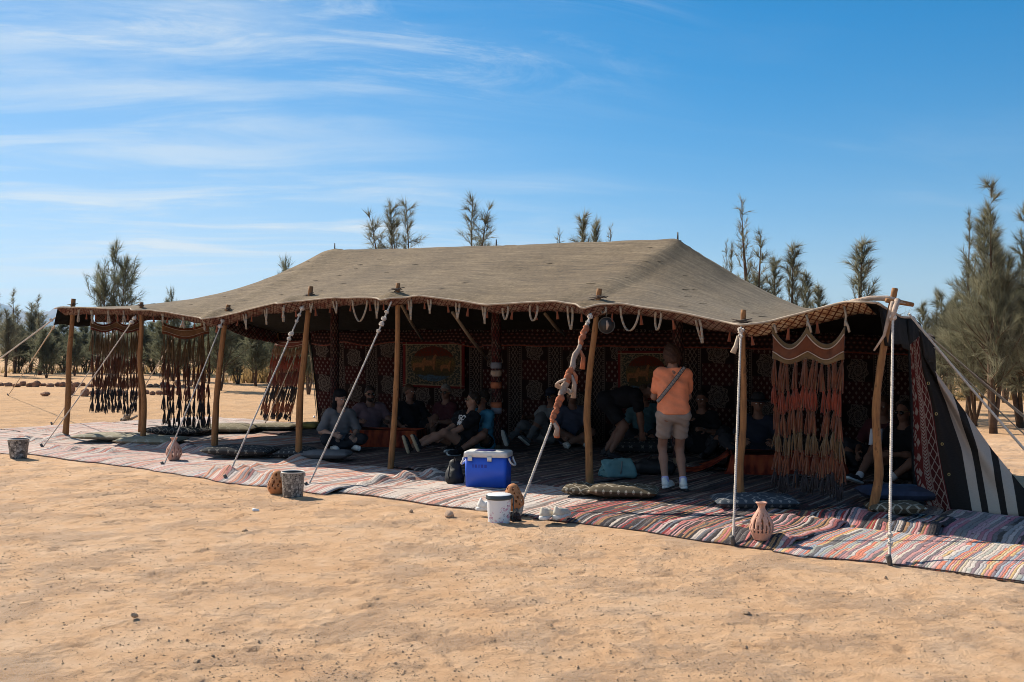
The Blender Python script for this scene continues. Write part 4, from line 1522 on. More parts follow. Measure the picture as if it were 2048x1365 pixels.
for i, ((ps, zc, zt), px) in enumerate(zip(POLES, POLE_PX)):
    path = pole_path(px, ps)
    path[0].z = min(path[0].z, -0.02)
    # smooth
    fine_ = []
    for j in range(len(path) - 1):
        p0, p1, p2, p3 = path[max(j - 1, 0)], path[j], path[j + 1], path[min(j + 2, len(path) - 1)]
        for k in range(6):
            u_ = k / 6
            fine_.append(0.5 * ((2 * p1) + (p2 - p0) * u_ + (2 * p0 - 5 * p1 + 4 * p2 - p3) * u_ ** 2 + (3 * p1 - p0 - 3 * p2 + p3) * u_ ** 3))
    fine_.append(path[-1])
    e = thing('tent_pole', T(ps, 0, 0), POLE_LAB[i], 'tent pole', 'front poles of the tent')
    b = MB()
    n = len(fine_)
    b.tube(fine_, [PR[i] * (1.08 - 0.38 * k / n) * (1 + 0.07 * vn(k * 0.7, i, 80)) for k in range(n)], 10)
    b.build('shaft', 'pole_wood' if i >= 4 else 'pole_wood', e)
    top = fine_[-1]
    # sticks and twine lashed crosswise where the pole comes through the cloth
    zk = rpt(ps, 0.0, 0.015)
    b = MB()
    for k in range(4):
        a = random.uniform(-0.35, 0.35)
        L = random.uniform(0.10, 0.18)
        d = (U * math.cos(a) + N_ * math.sin(a)) * L + Vector((0, 0, random.uniform(-.04, .04)))
        c0 = Vector((top.x, top.y, zk.z)) + Vector((0, 0, random.uniform(0, .04))) - N_ * 0.03
        b.tube([c0 - d * random.uniform(0.5, 1), c0, c0 + d * random.uniform(0.5, 1.0)], [0.004, 0.009, 0.004], 5)
    b.tube([Vector((top.x, top.y, zk.z + 0.02)) + Vector((math.cos(q) * PR[i] * 0.80, math.sin(q) * PR[i] * 0.80, 0.004 * q / 3)) for q in np.linspace(0, 9, 28)], 0.005, 5)
    b.build('lashing', 'dead_stick' if i != 7 else 'old_rope', e)
    if i == 7:
        b = MB()
        b.tube([at(1772, 601, 9.15), at(1800, 605, 9.17), at(1826, 610, 9.2)], [0.022, 0.024, 0.02], 8)
        b.build('crossbar', 'pole_wood', e)
        b = MB()
        b.tube([at(1700, 604, 9.4), at(1740, 597, 9.32), at(1775, 597, 9.18), at(1800, 603, 9.14)], [0.018, 0.024, 0.026, 0.02], 7)
        b.tube([at(1786, 604, 9.1), at(1776, 640, 9.05), at(1768, 672, 9.06), at(1748, 702, 9.1)], [0.02, 0.018, 0.013, 0.008], 6)
        b.tube([at(1795, 600, 9.1), at(1788, 625, 9.02), at(1782, 642, 9.02)], [0.026, 0.022, 0.02], 6)
        b.build('tied_rag', 'rag_cream', e)

# ridge poles inside, wrapped in patterned cloth; each ends in a thin pin above the ridge
RLAB = ['inner ridge pole wrapped in lattice cloth left of the bearded man', 'inner ridge pole wrapped in coloured cloths behind the man in blue', 'inner ridge pole wrapped in lattice cloth behind the woman in orange']
for i, (ps, zr) in enumerate(((4.02, 3.32), (7.52, 3.17), (10.56, 3.08))):
    e = thing('ridge_pole', T(ps, RIDGE_T, 0), RLAB[i], 'tent pole', 'ridge poles of the tent')
    p = T(ps, RIDGE_T, 0)
    zr = float(roof_z(ps, RIDGE_T))
    b = MB()
    b.tube([p, p + Vector((0.01, 0, 1.5)), p + Vector((0, 0, zr - 0.02))], [0.06, 0.055, 0.05], 9)
    b.build('shaft', 'grey_wood', e)
    b = MB()
    b.tube([p + Vector((0, 0, zr - 0.02)), p + Vector((0, 0, zr + 0.09))], [0.012, 0.009], 6)
    b.build('pin', 'peg_iron', e)
    b = MB()
    zs = np.linspace(0.15, zr - 0.35, 24)
    b.tube([p + Vector((0.004 * math.sin(z * 9), 0, z)) for z in zs], [0.075 + 0.006 * math.sin(z * 17) for z in zs], 10)
    b.build('cloth_wrap', 'wrap_lattice' if i != 1 else 'lattice_dark', e)
    if i == 1:
        for z, m in ((1.30, 'rag_blue'), (1.18, 'rag_cream'), (1.00, 'rag_orange'), (0.70, 'rag_orange'), (0.62, 'rag_blue')):
            b = MB()
            b.tube([p + Vector((0, 0, z)), p + Vector((0, 0, z + 0.05)), p + Vector((0, 0, z + 0.09))], [0.082, 0.088, 0.083], 10)
            b.build('rag_band', m, e)
# two side poles at the open left end
for ps, tt_, zt, lab in ((0.0, 1.46, 2.36, 'thin side pole standing just behind the kinked front pole'), (0.0, 2.85, 2.40, 'side pole seen through the middle tassel hanging')):
    e = thing('side_pole', T(ps, tt_, 0), lab, 'tent pole')
    p = T(ps, tt_, 0)
    b = MB()
    b.tube([p + Vector((0.02 * math.sin(z * 3), 0, z)) for z in np.linspace(-0.02, zt, 9)], 0.036, 8)
    b.build('shaft', 'pole_wood', e)
e = thing('side_pole', T(0.0, DEPTH - .1, 0), 'short back corner pole beside the red tassel hanging', 'tent pole')
b = MB()
b.tube([T(0.0, DEPTH - .1, z) for z in (-0.02, 0.8, 1.92)], 0.03, 8)
b.build('shaft', 'pole_wood', e)
# slanting props under the roof
for a, c, lab in (((905, 625, 12.6), (975, 720, 14.6), 'slanting wooden prop under the roof above the seated man in blue'), ((800, 605, 13.2), (845, 680, 16.0), 'slanting thin prop under the roof right of the pole by the table'), ((1090, 628, 12.4), (1130, 672, 14.5), 'slanting thin prop under the roof left of the rag-wrapped rope')):
    p, q = at(*a), at(*c)
    e = thing('roof_prop', q, lab, 'prop')
    b = MB()
    b.tube([p, p.lerp(q, 0.5) + Vector((0, 0, -0.02)), q], [0.02, 0.024, 0.02], 7)
    b.build('stick', 'grey_wood', e)


# ------------------------------------------------------------------ guy ropes
def rope_mb(b, pts, r, pitch=0.07, mi=0, strands=3, seg=6):
    """twisted rope along a polyline"""
    P = [Vector(p) for p in pts]
    L = [0.0]
    for i in range(1, len(P)):
        L.append(L[-1] + (P[i] - P[i - 1]).length)
    tot = L[-1]
    n = max(4, int(tot / pitch * seg))
    pa = np.array(P)

    def ev(d):
        return Vector([float(np.interp(d, L, pa[:, k])) for k in range(3)])
    ds = np.linspace(0, tot, n + 1)
    C = [ev(d) for d in ds]
    for k in range(strands):
        q = []
        a = None
        for i, c in enumerate(C):
            t_ = (C[min(i + 1, n)] - C[max(i - 1, 0)]).normalized()
            if a is None:
                a = t_.orthogonal().normalized()
            a = (a - t_ * a.dot(t_)).normalized()
            ang = 2 * math.pi * (ds[i] / pitch + k / strands)
            q.append(c + (a * math.cos(ang) + t_.cross(a) * math.sin(ang)) * r * 0.5)
        b.tube(q, r * 0.56, 5, mi)


def sag(p, q, s=0.02, n=8):
    return [Vector(p).lerp(Vector(q), k / n) - Vector((0, 0, s * math.sin(math.pi * k / n))) for k in range(n + 1)]


def lump(b, p, r, mi=0, seed=0, n=5):
    for k in range(n):
        d = Vector((math.sin(k * 2.1 + seed), math.cos(k * 1.7 + seed), math.sin(k * 3.3 + seed * 2))) * r * 0.7
        ax_ = Vector((math.cos(k + seed), math.sin(k * 2 + seed), math.cos(k * 3))).normalized()
        o_ = ax_.orthogonal().normalized()
        o2 = ax_.cross(o_)
        b.tube([p + d * 0.4 + (o_ * math.cos(q) + o2 * math.sin(q)) * r for q in np.linspace(0, 6.0, 9)], r * 0.42, 5, mi)


def guy(p, q, r, label, m='rope', knots=(), group='front guy ropes', pitch=0.07, s=0.02, peg=True, tail=False):
    p, q = Vector(p), Vector(q)
    e = thing('guy_rope', (q.x, q.y, 0), label, 'rope', group)
    path = sag(p, q, s)
    b = MB()
    rope_mb(b, path, r * 0.80, pitch)
    b.build('line', m, e)
    for i, (f, kr) in enumerate(knots):
        b = MB()
        lump(b, p.lerp(q, f), kr * 0.78, 0, i + p.x)
        b.build('knot', m, e)
    if peg:
        b = MB()
        b.tube([q + Vector((0.02, 0.02, -0.05)), q + Vector((0, 0, 0.03)), q + Vector((-0.015, -0.01, 0.075))], [0.018, 0.02, 0.022], 7)
        b.build('peg', 'peg_iron', e)
    return e


def tie(i, px, py):
    return at(px, py, ept(POLES[i][0]).y - 0.02)


guy(tie(1, 272, 632), G(84, 897), 0.013, 'pale guy rope from the kinked pole down to the left, crossing the corner pole', knots=((0.02, 0.030), (0.05, 0.035)))
guy(tie(2, 446, 640), G(326, 935), 0.012, 'pale guy rope crossing the third front pole', knots=((0.01, 0.024), (0.05, 0.03)))
guy(tie(3, 607, 612), G(452, 962), 0.014, 'guy rope with a knotted upper end reaching the folded rug edge', knots=((0.02, 0.03), (0.06, 0.024), (0.10, 0.022), (0.18, 0.034), (0.21, 0.026)))
guy(tie(4, 783, 604), G(614, 978), 0.014, 'guy rope ending behind the stone-patterned bucket', knots=((0.06, 0.024), (0.10, 0.030), (0.13, 0.030), (0.17, 0.024)))
g6 = guy(tie(5, 1182, 628), G(1034, 1033), 0.017, 'guy rope wrapped in orange rags, ending beside the white pail', knots=((0.015, 0.028), (0.05, 0.022)))
p6, q6 = tie(5, 1182, 628), G(1034, 1033)
for a, c, r0, r1, m in ((0.06, 0.31, 0.026, 0.036, 'rag_cream'), (0.075, 0.17, 0.040, 0.032, 'rag_orange'), (0.30, 0.37, 0.040, 0.046, 'rag_orange'), (0.365, 0.45, 0.040, 0.036, 'rag_cream'), (0.44, 0.51, 0.046, 0.034, 'rag_orange'), (0.505, 0.565, 0.036, 0.030, 'rag_orange')):
    b = MB()
    n = 9
    b.tube([p6.lerp(q6, a + (c - a) * k / n) + Vector((0.012 * math.sin(k * 1.7), -0.01, 0.006 * math.cos(k))) for k in range(n + 1)], [(r0 + (r1 - r0) * k / n + 0.003 * math.sin(k * 2.4 + a * 9)) * 1.0 for k in range(n + 1)], 9, flat=0.75)
    b.build('rag', m, g6)
for f, L, m in ((0.20, 0.20, 'rag_orange'), (0.31, 0.13, 'rag_orange'), (0.33, 0.24, 'rag_cream'), (0.56, 0.17, 'rag_orange'), (0.57, 0.13, 'rag_cream')):
    b = MB()
    p = p6.lerp(q6, f) + Vector((0.03, -0.02, 0))
    b.tube([p, p + Vector((0.03, -0.01, -L * 0.4)), p + Vector((0.02, 0, -L))], [0.014, 0.024, 0.030], 7)
    b.build('rag_end', m, g6)
b = MB()
b.tube([p6.lerp(q6, 0.40) + (Vector((math.cos(q) * 0.075, math.sin(q) * 0.05, -0.05 + 0.03 * q))) for q in np.linspace(0, 5, 16)], [0.026] * 16, 7, flat=0.5)
b.build('rag', 'rag_cream', g6)
b = MB()
rope_mb(b, sag(p6.lerp(q6, 0.955), q6 + Vector((0.02, 0, 0.01)), 0.0, 3), 0.032, 0.09)
b.build('frayed_end', 'old_rope', g6)
guy(tie(6, 1482, 655), G(1466, 1091), 0.0145, 'thin white twisted rope hanging almost straight in front of the seventh pole', knots=((0.02, 0.03), (0.05, 0.022)), pitch=0.06, s=0.0)
b = MB()
p = tie(6, 1476, 672)
b.tube([p, p + Vector((-0.02, 0, -0.10)), p + Vector((-0.05, 0, -0.17))], [0.012, 0.022, 0.03], 6)
b.build('rope_tail', 'old_rope', [o for o in bpy.data.objects if o.get('label', '').startswith('thin white twisted rope')][0])
guy(tie(7, 1786, 632), G(1779, 1131), 0.0150, 'thick white twisted rope in front of the crooked corner pole', knots=((0.01, 0.03), (0.90, 0.022), (0.93, 0.02)), pitch=0.055, s=0.0)
# ropes from the right corner, running out of the picture
guy(at(1818, 628, 9.75), at(2125, 985, 9.0), 0.016, 'white twisted rope slanting down from the right roof corner', group='right guy ropes', pitch=0.06)
guy(at(1850, 665, 11.0), at(2160, 925, 12.8), 0.012, 'upper brown rope slanting right past the trees', 'old_rope', group='right guy ropes', s=0.03)
guy(at(1838, 655, 10.7), at(2165, 922, 12.4), 0.012, 'brown rope close below the upper one on the right', 'old_rope', group='right guy ropes', s=0.03)
guy(at(1868, 695, 11.4), at(2110, 925, 11.9), 0.010, 'thin faint rope between the white and brown ropes on the right', 'old_rope', group='right guy ropes', s=0.02)
# ropes on the left
guy(at(134, 618, 17.5), at(-110, 795, 18.6), 0.017, 'upper rope running from the left roof corner out of the picture', group='left guy ropes', knots=((0.12, 0.03),))
guy(at(128, 622, 18.1), G(16, 792, 0.0), 0.015, 'rope from the left roof corner down to the sand behind', 'old_rope', group='left guy ropes', knots=((0.03, 0.05), (0.12, 0.03)))
guy(rpt(-0.02, 1.3), G(104, 852), 0.013, 'second thinner rope beside the one crossing the corner pole', group='left guy ropes')
gk = guy(rpt(0.0, 2.6, -0.1), G(246, 843), 0.016, 'guy rope behind the tassels with a tangle of knotted rope ends at its foot', 'old_rope', group='left guy ropes', knots=((0.84, 0.05), (0.90, 0.06), (0.95, 0.05), (0.99, 0.06)))
b = MB()
p = G(246, 843)
for dx_, L in ((0.15, 0.30), (0.05, 0.22), (0.2, 0.12)):
    b.tube([p + Vector((dx_ + 0.1, 0.05, L)), p + Vector((dx_, 0, L * 0.5)), p + Vector((dx_ - 0.05, 0, 0.02))], [0.025, 0.03, 0.035], 6)
b.build('rope_ends', 'old_rope', gk)
guy(rpt(0.7, DEPTH, -0.1), at(528, 852, 20.6), 0.014, 'guy rope behind the red tassel hanging', 'old_rope', group='left guy ropes', peg=False)

# ------------------------------------------------------------------ rag rugs
def rug(s0, s1, t0, t1, m, z, label, humps=(), folds=(), res=0.055, seed=0, skew=0.0, amp=1.0, binding=True):
    nu, nv = max(6, int((s1 - s0) / res)), max(4, int((t1 - t0) / res))
    a, c = np.meshgrid(np.linspace(0, 1, nu + 1), np.linspace(0, 1, nv + 1))
    s = s0 + (s1 - s0) * a
    t = t0 + (t1 - t0) * c
    wob = 0.075 * vnoise(s * 1.3, t * 0 + seed, seed + 90) + 0.022 * vnoise(s * 6, t * 0, seed + 95)
    wob2 = 0.04 * vnoise(t * 1.7, s * 0 + seed, seed + 91)
    tt_ = t + wob * (1 - c) + 0.5 * wob * c + skew * (a - 0.5)
    sx = s + wob2 * np.where(a < 0.5, 1 - 2 * a, 2 * a - 1)
    h = z + amp * (0.010 * (1 + vnoise(s * 1.2 + 3, t * 1.4, seed + 92)) + 0.008 * (1 + vnoise(s * 3.1, t * 2.2, seed + 93)) + 0.004 * vnoise(s * 9, t * 5, seed + 94))
    for hs_, ht, hr_s, hr_t, hh in humps:
        h = h + hh * np.exp(-((s - hs_) / hr_s) ** 2 - ((tt_ - ht) / hr_t) ** 2) * (1 + 0.25 * np.sin(s * 26 + seed))
    for (fa, fb, fw, fh) in folds:                 # folds: ridge from (s,t) to (s,t)
        dx_, dy_ = fb[0] - fa[0], fb[1] - fa[1]
        L2 = dx_ * dx_ + dy_ * dy_
        k = np.clip(((s - fa[0]) * dx_ + (tt_ - fa[1]) * dy_) / L2, 0, 1)
        d = np.hypot(s - fa[0] - k * dx_, tt_ - fa[1] - k * dy_)
        h = h + fh * np.exp(-(d / fw) ** 2) * (0.7 + 0.3 * np.sin(k * 19 + seed))
    edge = np.minimum(np.minimum(a * (s1 - s0), (1 - a) * (s1 - s0)), np.minimum(c * (t1 - t0), (1 - c) * (t1 - t0)))
    h = np.maximum(h, 0.004 + z)
    if binding:                                    # the front edge lies flat on the sand
        fr_ = np.clip(c * (t1 - t0) / 0.22, 0, 1)
        h = 0.010 + (h - 0.010) * fr_
    h = h - 0.008 * np.exp(-edge / 0.05)
    V = np.stack([P1.x + U.x * sx + N_.x * tt_, P1.y + U.y * sx + N_.y * tt_, h], -1)
    n = nu + 1
    ii = np.arange(V.shape[0] * V.shape[1]).reshape(nv + 1, n)
    F = np.stack([ii[:-1, :-1], ii[:-1, 1:], ii[1:, 1:], ii[1:, :-1]], -1).reshape(-1, 4)
    e = thing('rag_rug', T((s0 + s1) / 2, (t0 + t1) / 2, 0), label, 'rug', 'rag rugs on the ground')
    o = np_mesh('weave', V.reshape(-1, 3), F, m, e, uv=np.stack([s.ravel() + seed * 3.3 + 0.25 * t.ravel() * 0, t.ravel() + seed], 1))
    md = o.modifiers.new('thickness', 'SOLIDIFY')
    md.thickness = 0.012
    md.offset = -1
    if binding:
        b = MB()
        b.tube([Vector(V[0, i]) + Vector((0, 0, 0.0)) for i in range(0, n, 2)], 0.0045, 5)
        b.build('bound_edge', 'rug_binding', e)
    return e


P_ = [p[0] for p in POLES]
hump = lambda i, h=0.10, w=0.30, d=0.22: (P_[i], -0.10, w, d, h)
# front row, left to right
rug(-3.3, 1.75, -1.85, 0.25, 'rug_pale', 0.006, 'pale rag rug reaching the left picture edge', [hump(0, 0.08)], [((-0.6, -0.5), (0.6, -0.7), 0.12, 0.08)], seed=1)
rug(1.60, 6.35, -1.66, 0.15, 'rug_pastel', 0.022, 'pink striped rag rug around the foot of the second pole', [hump(1, 0.11), hump(2, 0.10)], [((1.75, -1.1), (2.9, -0.9), 0.10, 0.07), ((2.2, 0.05), (3.4, 0.1), 0.14, 0.10)], seed=2)
rug(6.20, 8.50, -1.80, 0.10, 'rug_coral', 0.038, 'rag rug with a rolled front edge left of the clay lantern and bucket', [hump(3, 0.18, 0.5, 0.3)], [((6.25, -1.60), (7.5, -1.62), 0.10, 0.13), ((6.25, -1.55), (6.3, -0.9), 0.10, 0.08)], seed=3)
rug(8.40, 11.35, -1.62, 0.12, 'rug_pale', 0.022, 'sunlit pale pink rag rug in front of the blue cooler', [hump(4, 0.08)], [((8.5, -1.2), (8.75, -0.1), 0.10, 0.12), ((8.5, -1.5), (9.2, -1.62), 0.07, 0.05)], seed=4)
rug(11.25, 13.75, -1.70, 0.05, 'rug_multi', 0.038, 'dark red, black and white rag rug between the pale shoes and the clay vase', [hump(5, 0.10, 0.35), hump(6, 0.08)], [((13.1, -1.45), (13.75, -1.55), 0.10, 0.05), ((13.2, -0.6), (13.75, -0.5), 0.12, 0.055), ((12.2, -1.35), (13.4, -1.15), 0.05, 0.02)], seed=5)
rug(13.60, 18.2, -1.75, -0.42, 'rug_bright', 0.020, 'brightly striped rag rug at the lower right corner', [], [], seed=6, amp=0.8)
rug(14.35, 18.2, -0.46, 0.85, 'rug_purple', 0.040, 'purple and grey rag rug under the striped flap', [], [((14.4, -0.40), (18, -0.44), 0.07, 0.03)], seed=7)
rug(13.30, 14.55, -0.62, 0.40, 'rug_multi', 0.052, 'rumpled striped rug around the foot of the crooked corner pole', [hump(7, 0.06, 0.30, 0.25)], [((13.4, -0.4), (13.8, -0.25), 0.12, 0.06), ((14.1, -0.4), (14.5, -0.3), 0.10, 0.05)], seed=8)
# second row
rug(-2.9, 0.5, 0.18, 2.5, 'rug_pale', 0.020, 'sunlit pale rag rug left of the tassel hangings', [], [((-2, 0.5), (-0.5, 0.7), 0.12, 0.05)], seed=9, binding=False)
rug(0.4, 4.2, 0.12, 2.6, 'rug_coral', 0.034, 'coral and white rag rug below the tassel hangings', [hump(1, 0.08)], [((1.2, 0.6), (2.6, 0.5), 0.12, 0.07)], seed=10, binding=False)
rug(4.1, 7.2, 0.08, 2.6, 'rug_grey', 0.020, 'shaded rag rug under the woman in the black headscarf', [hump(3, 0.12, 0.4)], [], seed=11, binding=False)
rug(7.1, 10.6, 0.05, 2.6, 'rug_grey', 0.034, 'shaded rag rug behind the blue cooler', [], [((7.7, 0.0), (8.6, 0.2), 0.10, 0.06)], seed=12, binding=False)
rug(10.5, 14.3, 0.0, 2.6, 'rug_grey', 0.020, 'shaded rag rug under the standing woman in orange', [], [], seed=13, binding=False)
# back row
rug(-2.6, 1.3, 2.45, 4.75, 'rug_pale', 0.034, 'sunlit pale rag rug at the back left of the tent', [], [], seed=14, binding=False)
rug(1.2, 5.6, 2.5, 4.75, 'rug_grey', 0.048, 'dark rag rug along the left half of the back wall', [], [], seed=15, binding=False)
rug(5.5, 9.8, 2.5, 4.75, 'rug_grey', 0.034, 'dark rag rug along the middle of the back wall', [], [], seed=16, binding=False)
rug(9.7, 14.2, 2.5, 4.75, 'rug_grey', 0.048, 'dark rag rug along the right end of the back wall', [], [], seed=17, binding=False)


# ------------------------------------------------------------------ floor cushions
def cushion(px, py, Lx, Ly, H, m, label, rz=None, z=0.05, name='floor_cushion', puff=0.8, cat='cushion'):
    """pillow-shaped cushion centred on the ground point seen at a pixel"""
    p = G(px, py, 0.06)
    rz = math.atan2(U.y, U.x) if rz is None else rz
    b = MB()
    nu, nv = 26, 20

    def side(sgn):
        def f(a, c):
            x, y = a * 2 - 1, c * 2 - 1
            e = max(0.0, (1 - abs(x) ** 3.2)) ** 0.42 * max(0.0, (1 - abs(y) ** 3.2)) ** 0.42
            w = 0.010 * vn(x * 3 + px, y * 3 + sgn, 33) + 0.006 * vn(x * 8, y * 8 + px, 34)
            kx = 1 - 0.05 * (1 - y * y)
            ky = 1 - 0.06 * (1 - x * x)
            zz_ = H * 0.5 + sgn * (H * 0.5) * e * (puff if sgn > 0 else 0.95) + w * e
            return Vector((x * Lx * 0.5 * ky, y * Ly * 0.5 * kx, zz_))
        return f
    b.grid(side(1), nu, nv)
    b.grid(side(-1), nu, nv)
    nvt = (nu + 1) * (nv + 1)
    o = b.build(name, m)
    o.location = (p.x, p.y, z)
    o.rotation_euler = (random.uniform(-.03, .03), random.uniform(-.03, .03), rz)
    return tag(o, label, cat, 'floor cushions')


UA = math.atan2(U.y, U.x)
cushion(482, 912, 0.98, 0.62, 0.17, 'cushion_charcoal', 'dark grey patterned cushion right of the third pole', UA + 0.5, 0.06)
cushion(592, 914, 0.50, 0.55, 0.15, 'cushion_charcoal', 'dark patterned cushion behind the foot of the fourth pole', UA + 0.6, 0.06)
cushion(654, 919, 0.66, 0.50, 0.15, 'cushion_grey', 'plain grey cushion at the knees of the woman in the headscarf', UA + 0.6, 0.06)
cushion(226, 879, 1.15, 0.75, 0.12, 'mat_olive', 'flat olive cushion left of the second pole', UA + 0.6, 0.06)
cushion(304, 888, 1.0, 0.7, 0.14, 'mat_olive', 'yellowish cushion right behind the second pole', UA + 0.5, 0.06)
cushion(355, 870, 1.05, 0.7, 0.17, 'cushion_charcoal', 'dark patterned cushion under the middle tassel hanging', UA + 0.5, 0.06)
cushion(455, 864, 1.15, 0.75, 0.16, 'cushion_olive', 'olive cushion on the sunlit rug right of the middle tassel hanging', UA + 0.5, 0.06)
cushion(548, 860, 0.95, 0.7, 0.14, 'cushion_olive', 'olive cushion below the red tassel hanging', UA + 0.5, 0.06)
cushion(622, 858, 0.42, 0.7, 0.13, 'mat_yellow', 'yellow foam mat at the left end of the back wall', UA + 0.5, 0.06, puff=0.95, name='foam_mat', cat='mat')
cushion(1248, 993, 0.72, 0.55, 0.15, 'cushion_brown', 'brown cushion with pale curling lines right of the sixth pole', UA + 0.45, 0.055)
cushion(1160, 987, 0.34, 0.40, 0.12, 'cushion_brown', 'brown patterned cushion left of the foot of the sixth pole', UA + 0.4, 0.055)
cushion(1508, 1013, 0.80, 0.46, 0.14, 'cushion_slate', 'slate blue bolster with woven diamonds by the seventh pole', UA + 0.62, 0.055)
cushion(1795, 1000, 0.75, 0.55, 0.16, 'cushion_blue', 'dark blue cushion beside the maroon flap lining', UA + 0.55, 0.06)
cushion(1790, 1031, 0.50, 0.36, 0.13, 'cushion_brown', 'small brown cushion with white crosses right of the corner pole', UA + 0.5, 0.075)
cushion(1290, 905, 1.15, 0.6, 0.24, 'cushion_charcoal', 'patterned cushion pile in front of the person in teal', UA + 0.6, 0.05)


# ------------------------------------------------------------------ low tables under red cloths
def table(p, L, W, H, label, drape):
    e = thing('low_table', (p.x, p.y, 0.04), label, 'table', rz=UA + 0.45)
    R = Matrix.Rotation(UA + 0.45, 3, 'Z')
    b = MB()
    n = 64

    def ring(f, z, fl):
        out = []
        for k in range(n):
            q = k / n * 4
            sdd, r = int(q), q - int(q)
            x, y = [(r * 2 - 1, -1), (1, r * 2 - 1), (1 - r * 2, 1), (-1, 1 - r * 2)][sdd]
            ln = math.hypot(x, y)
            w = fl * (math.sin(k * 1.3) * 0.6 + math.sin(k * 0.5) * 0.4)
            out.append(p + R @ Vector((x * (L / 2 + f + w * 0.6), y * (W / 2 + f + w * 0.6), 0)) + Vector((0, 0, z)))
        return out
    rows = [ring(-0.02, H, 0), ring(0.0, H - 0.01, 0), ring(0.02, H * 0.6, 0.02), ring(0.05, H * 0.25, 0.035), ring(0.08, 0.045, 0.05)]
    vs = [v for r_ in rows for v in r_]
    fs = [(i * n + k, i * n + (k + 1) % n, (i + 1) * n + (k + 1) % n, (i + 1) * n + k) for i in range(len(rows) - 1) for k in range(n)]
    fs.append(tuple(range(n)))
    b.add(vs, fs)
    b.build('tablecloth', 'table_red', e)
    b = MB()
    b.box(p + Vector((0, 0, H - 0.03)), (L / 2 - 0.03, W / 2 - 0.03, 0.015), 0, R)
    b.build('tabletop', 'grey_wood', e)
    for sx in (-1, 1):
        for sy in (-1, 1):
            b = MB()
            b.box(p + R @ Vector((sx * (L / 2 - .08), sy * (W / 2 - .08), 0)) + Vector((0, 0, H * 0.5 - 0.005)), (0.025, 0.025, H * 0.5 - 0.04), 0, R)
            b.build('leg', 'grey_wood', e)
    if drape:
        b = MB()
        b.grid(lambda a, c: p + R @ Vector((-L / 2 - 0.02 - a * 0.55, (c - 0.5) * W * (1 - 0.1 * a), 0)) + Vector((0, 0, 0.05 + (H - 0.05) * (1 - a) ** 2.2 + 0.01 * math.sin(c * 17 + a * 5))), 14, 16)
        b.build('trailing_cloth', 'table_red', e, solid=0.006)
    return e


table(G(762, 900) + Vector((0.05, 0.35, 0)), 1.15, 0.6, 0.30, 'low table under an orange-red cloth in front of the bearded man', False)
table(G(1580, 955) + Vector((0.0, 0.25, 0)), 1.35, 0.7, 0.28, 'low table under a dark red cloth behind the large tassel hanging', True)


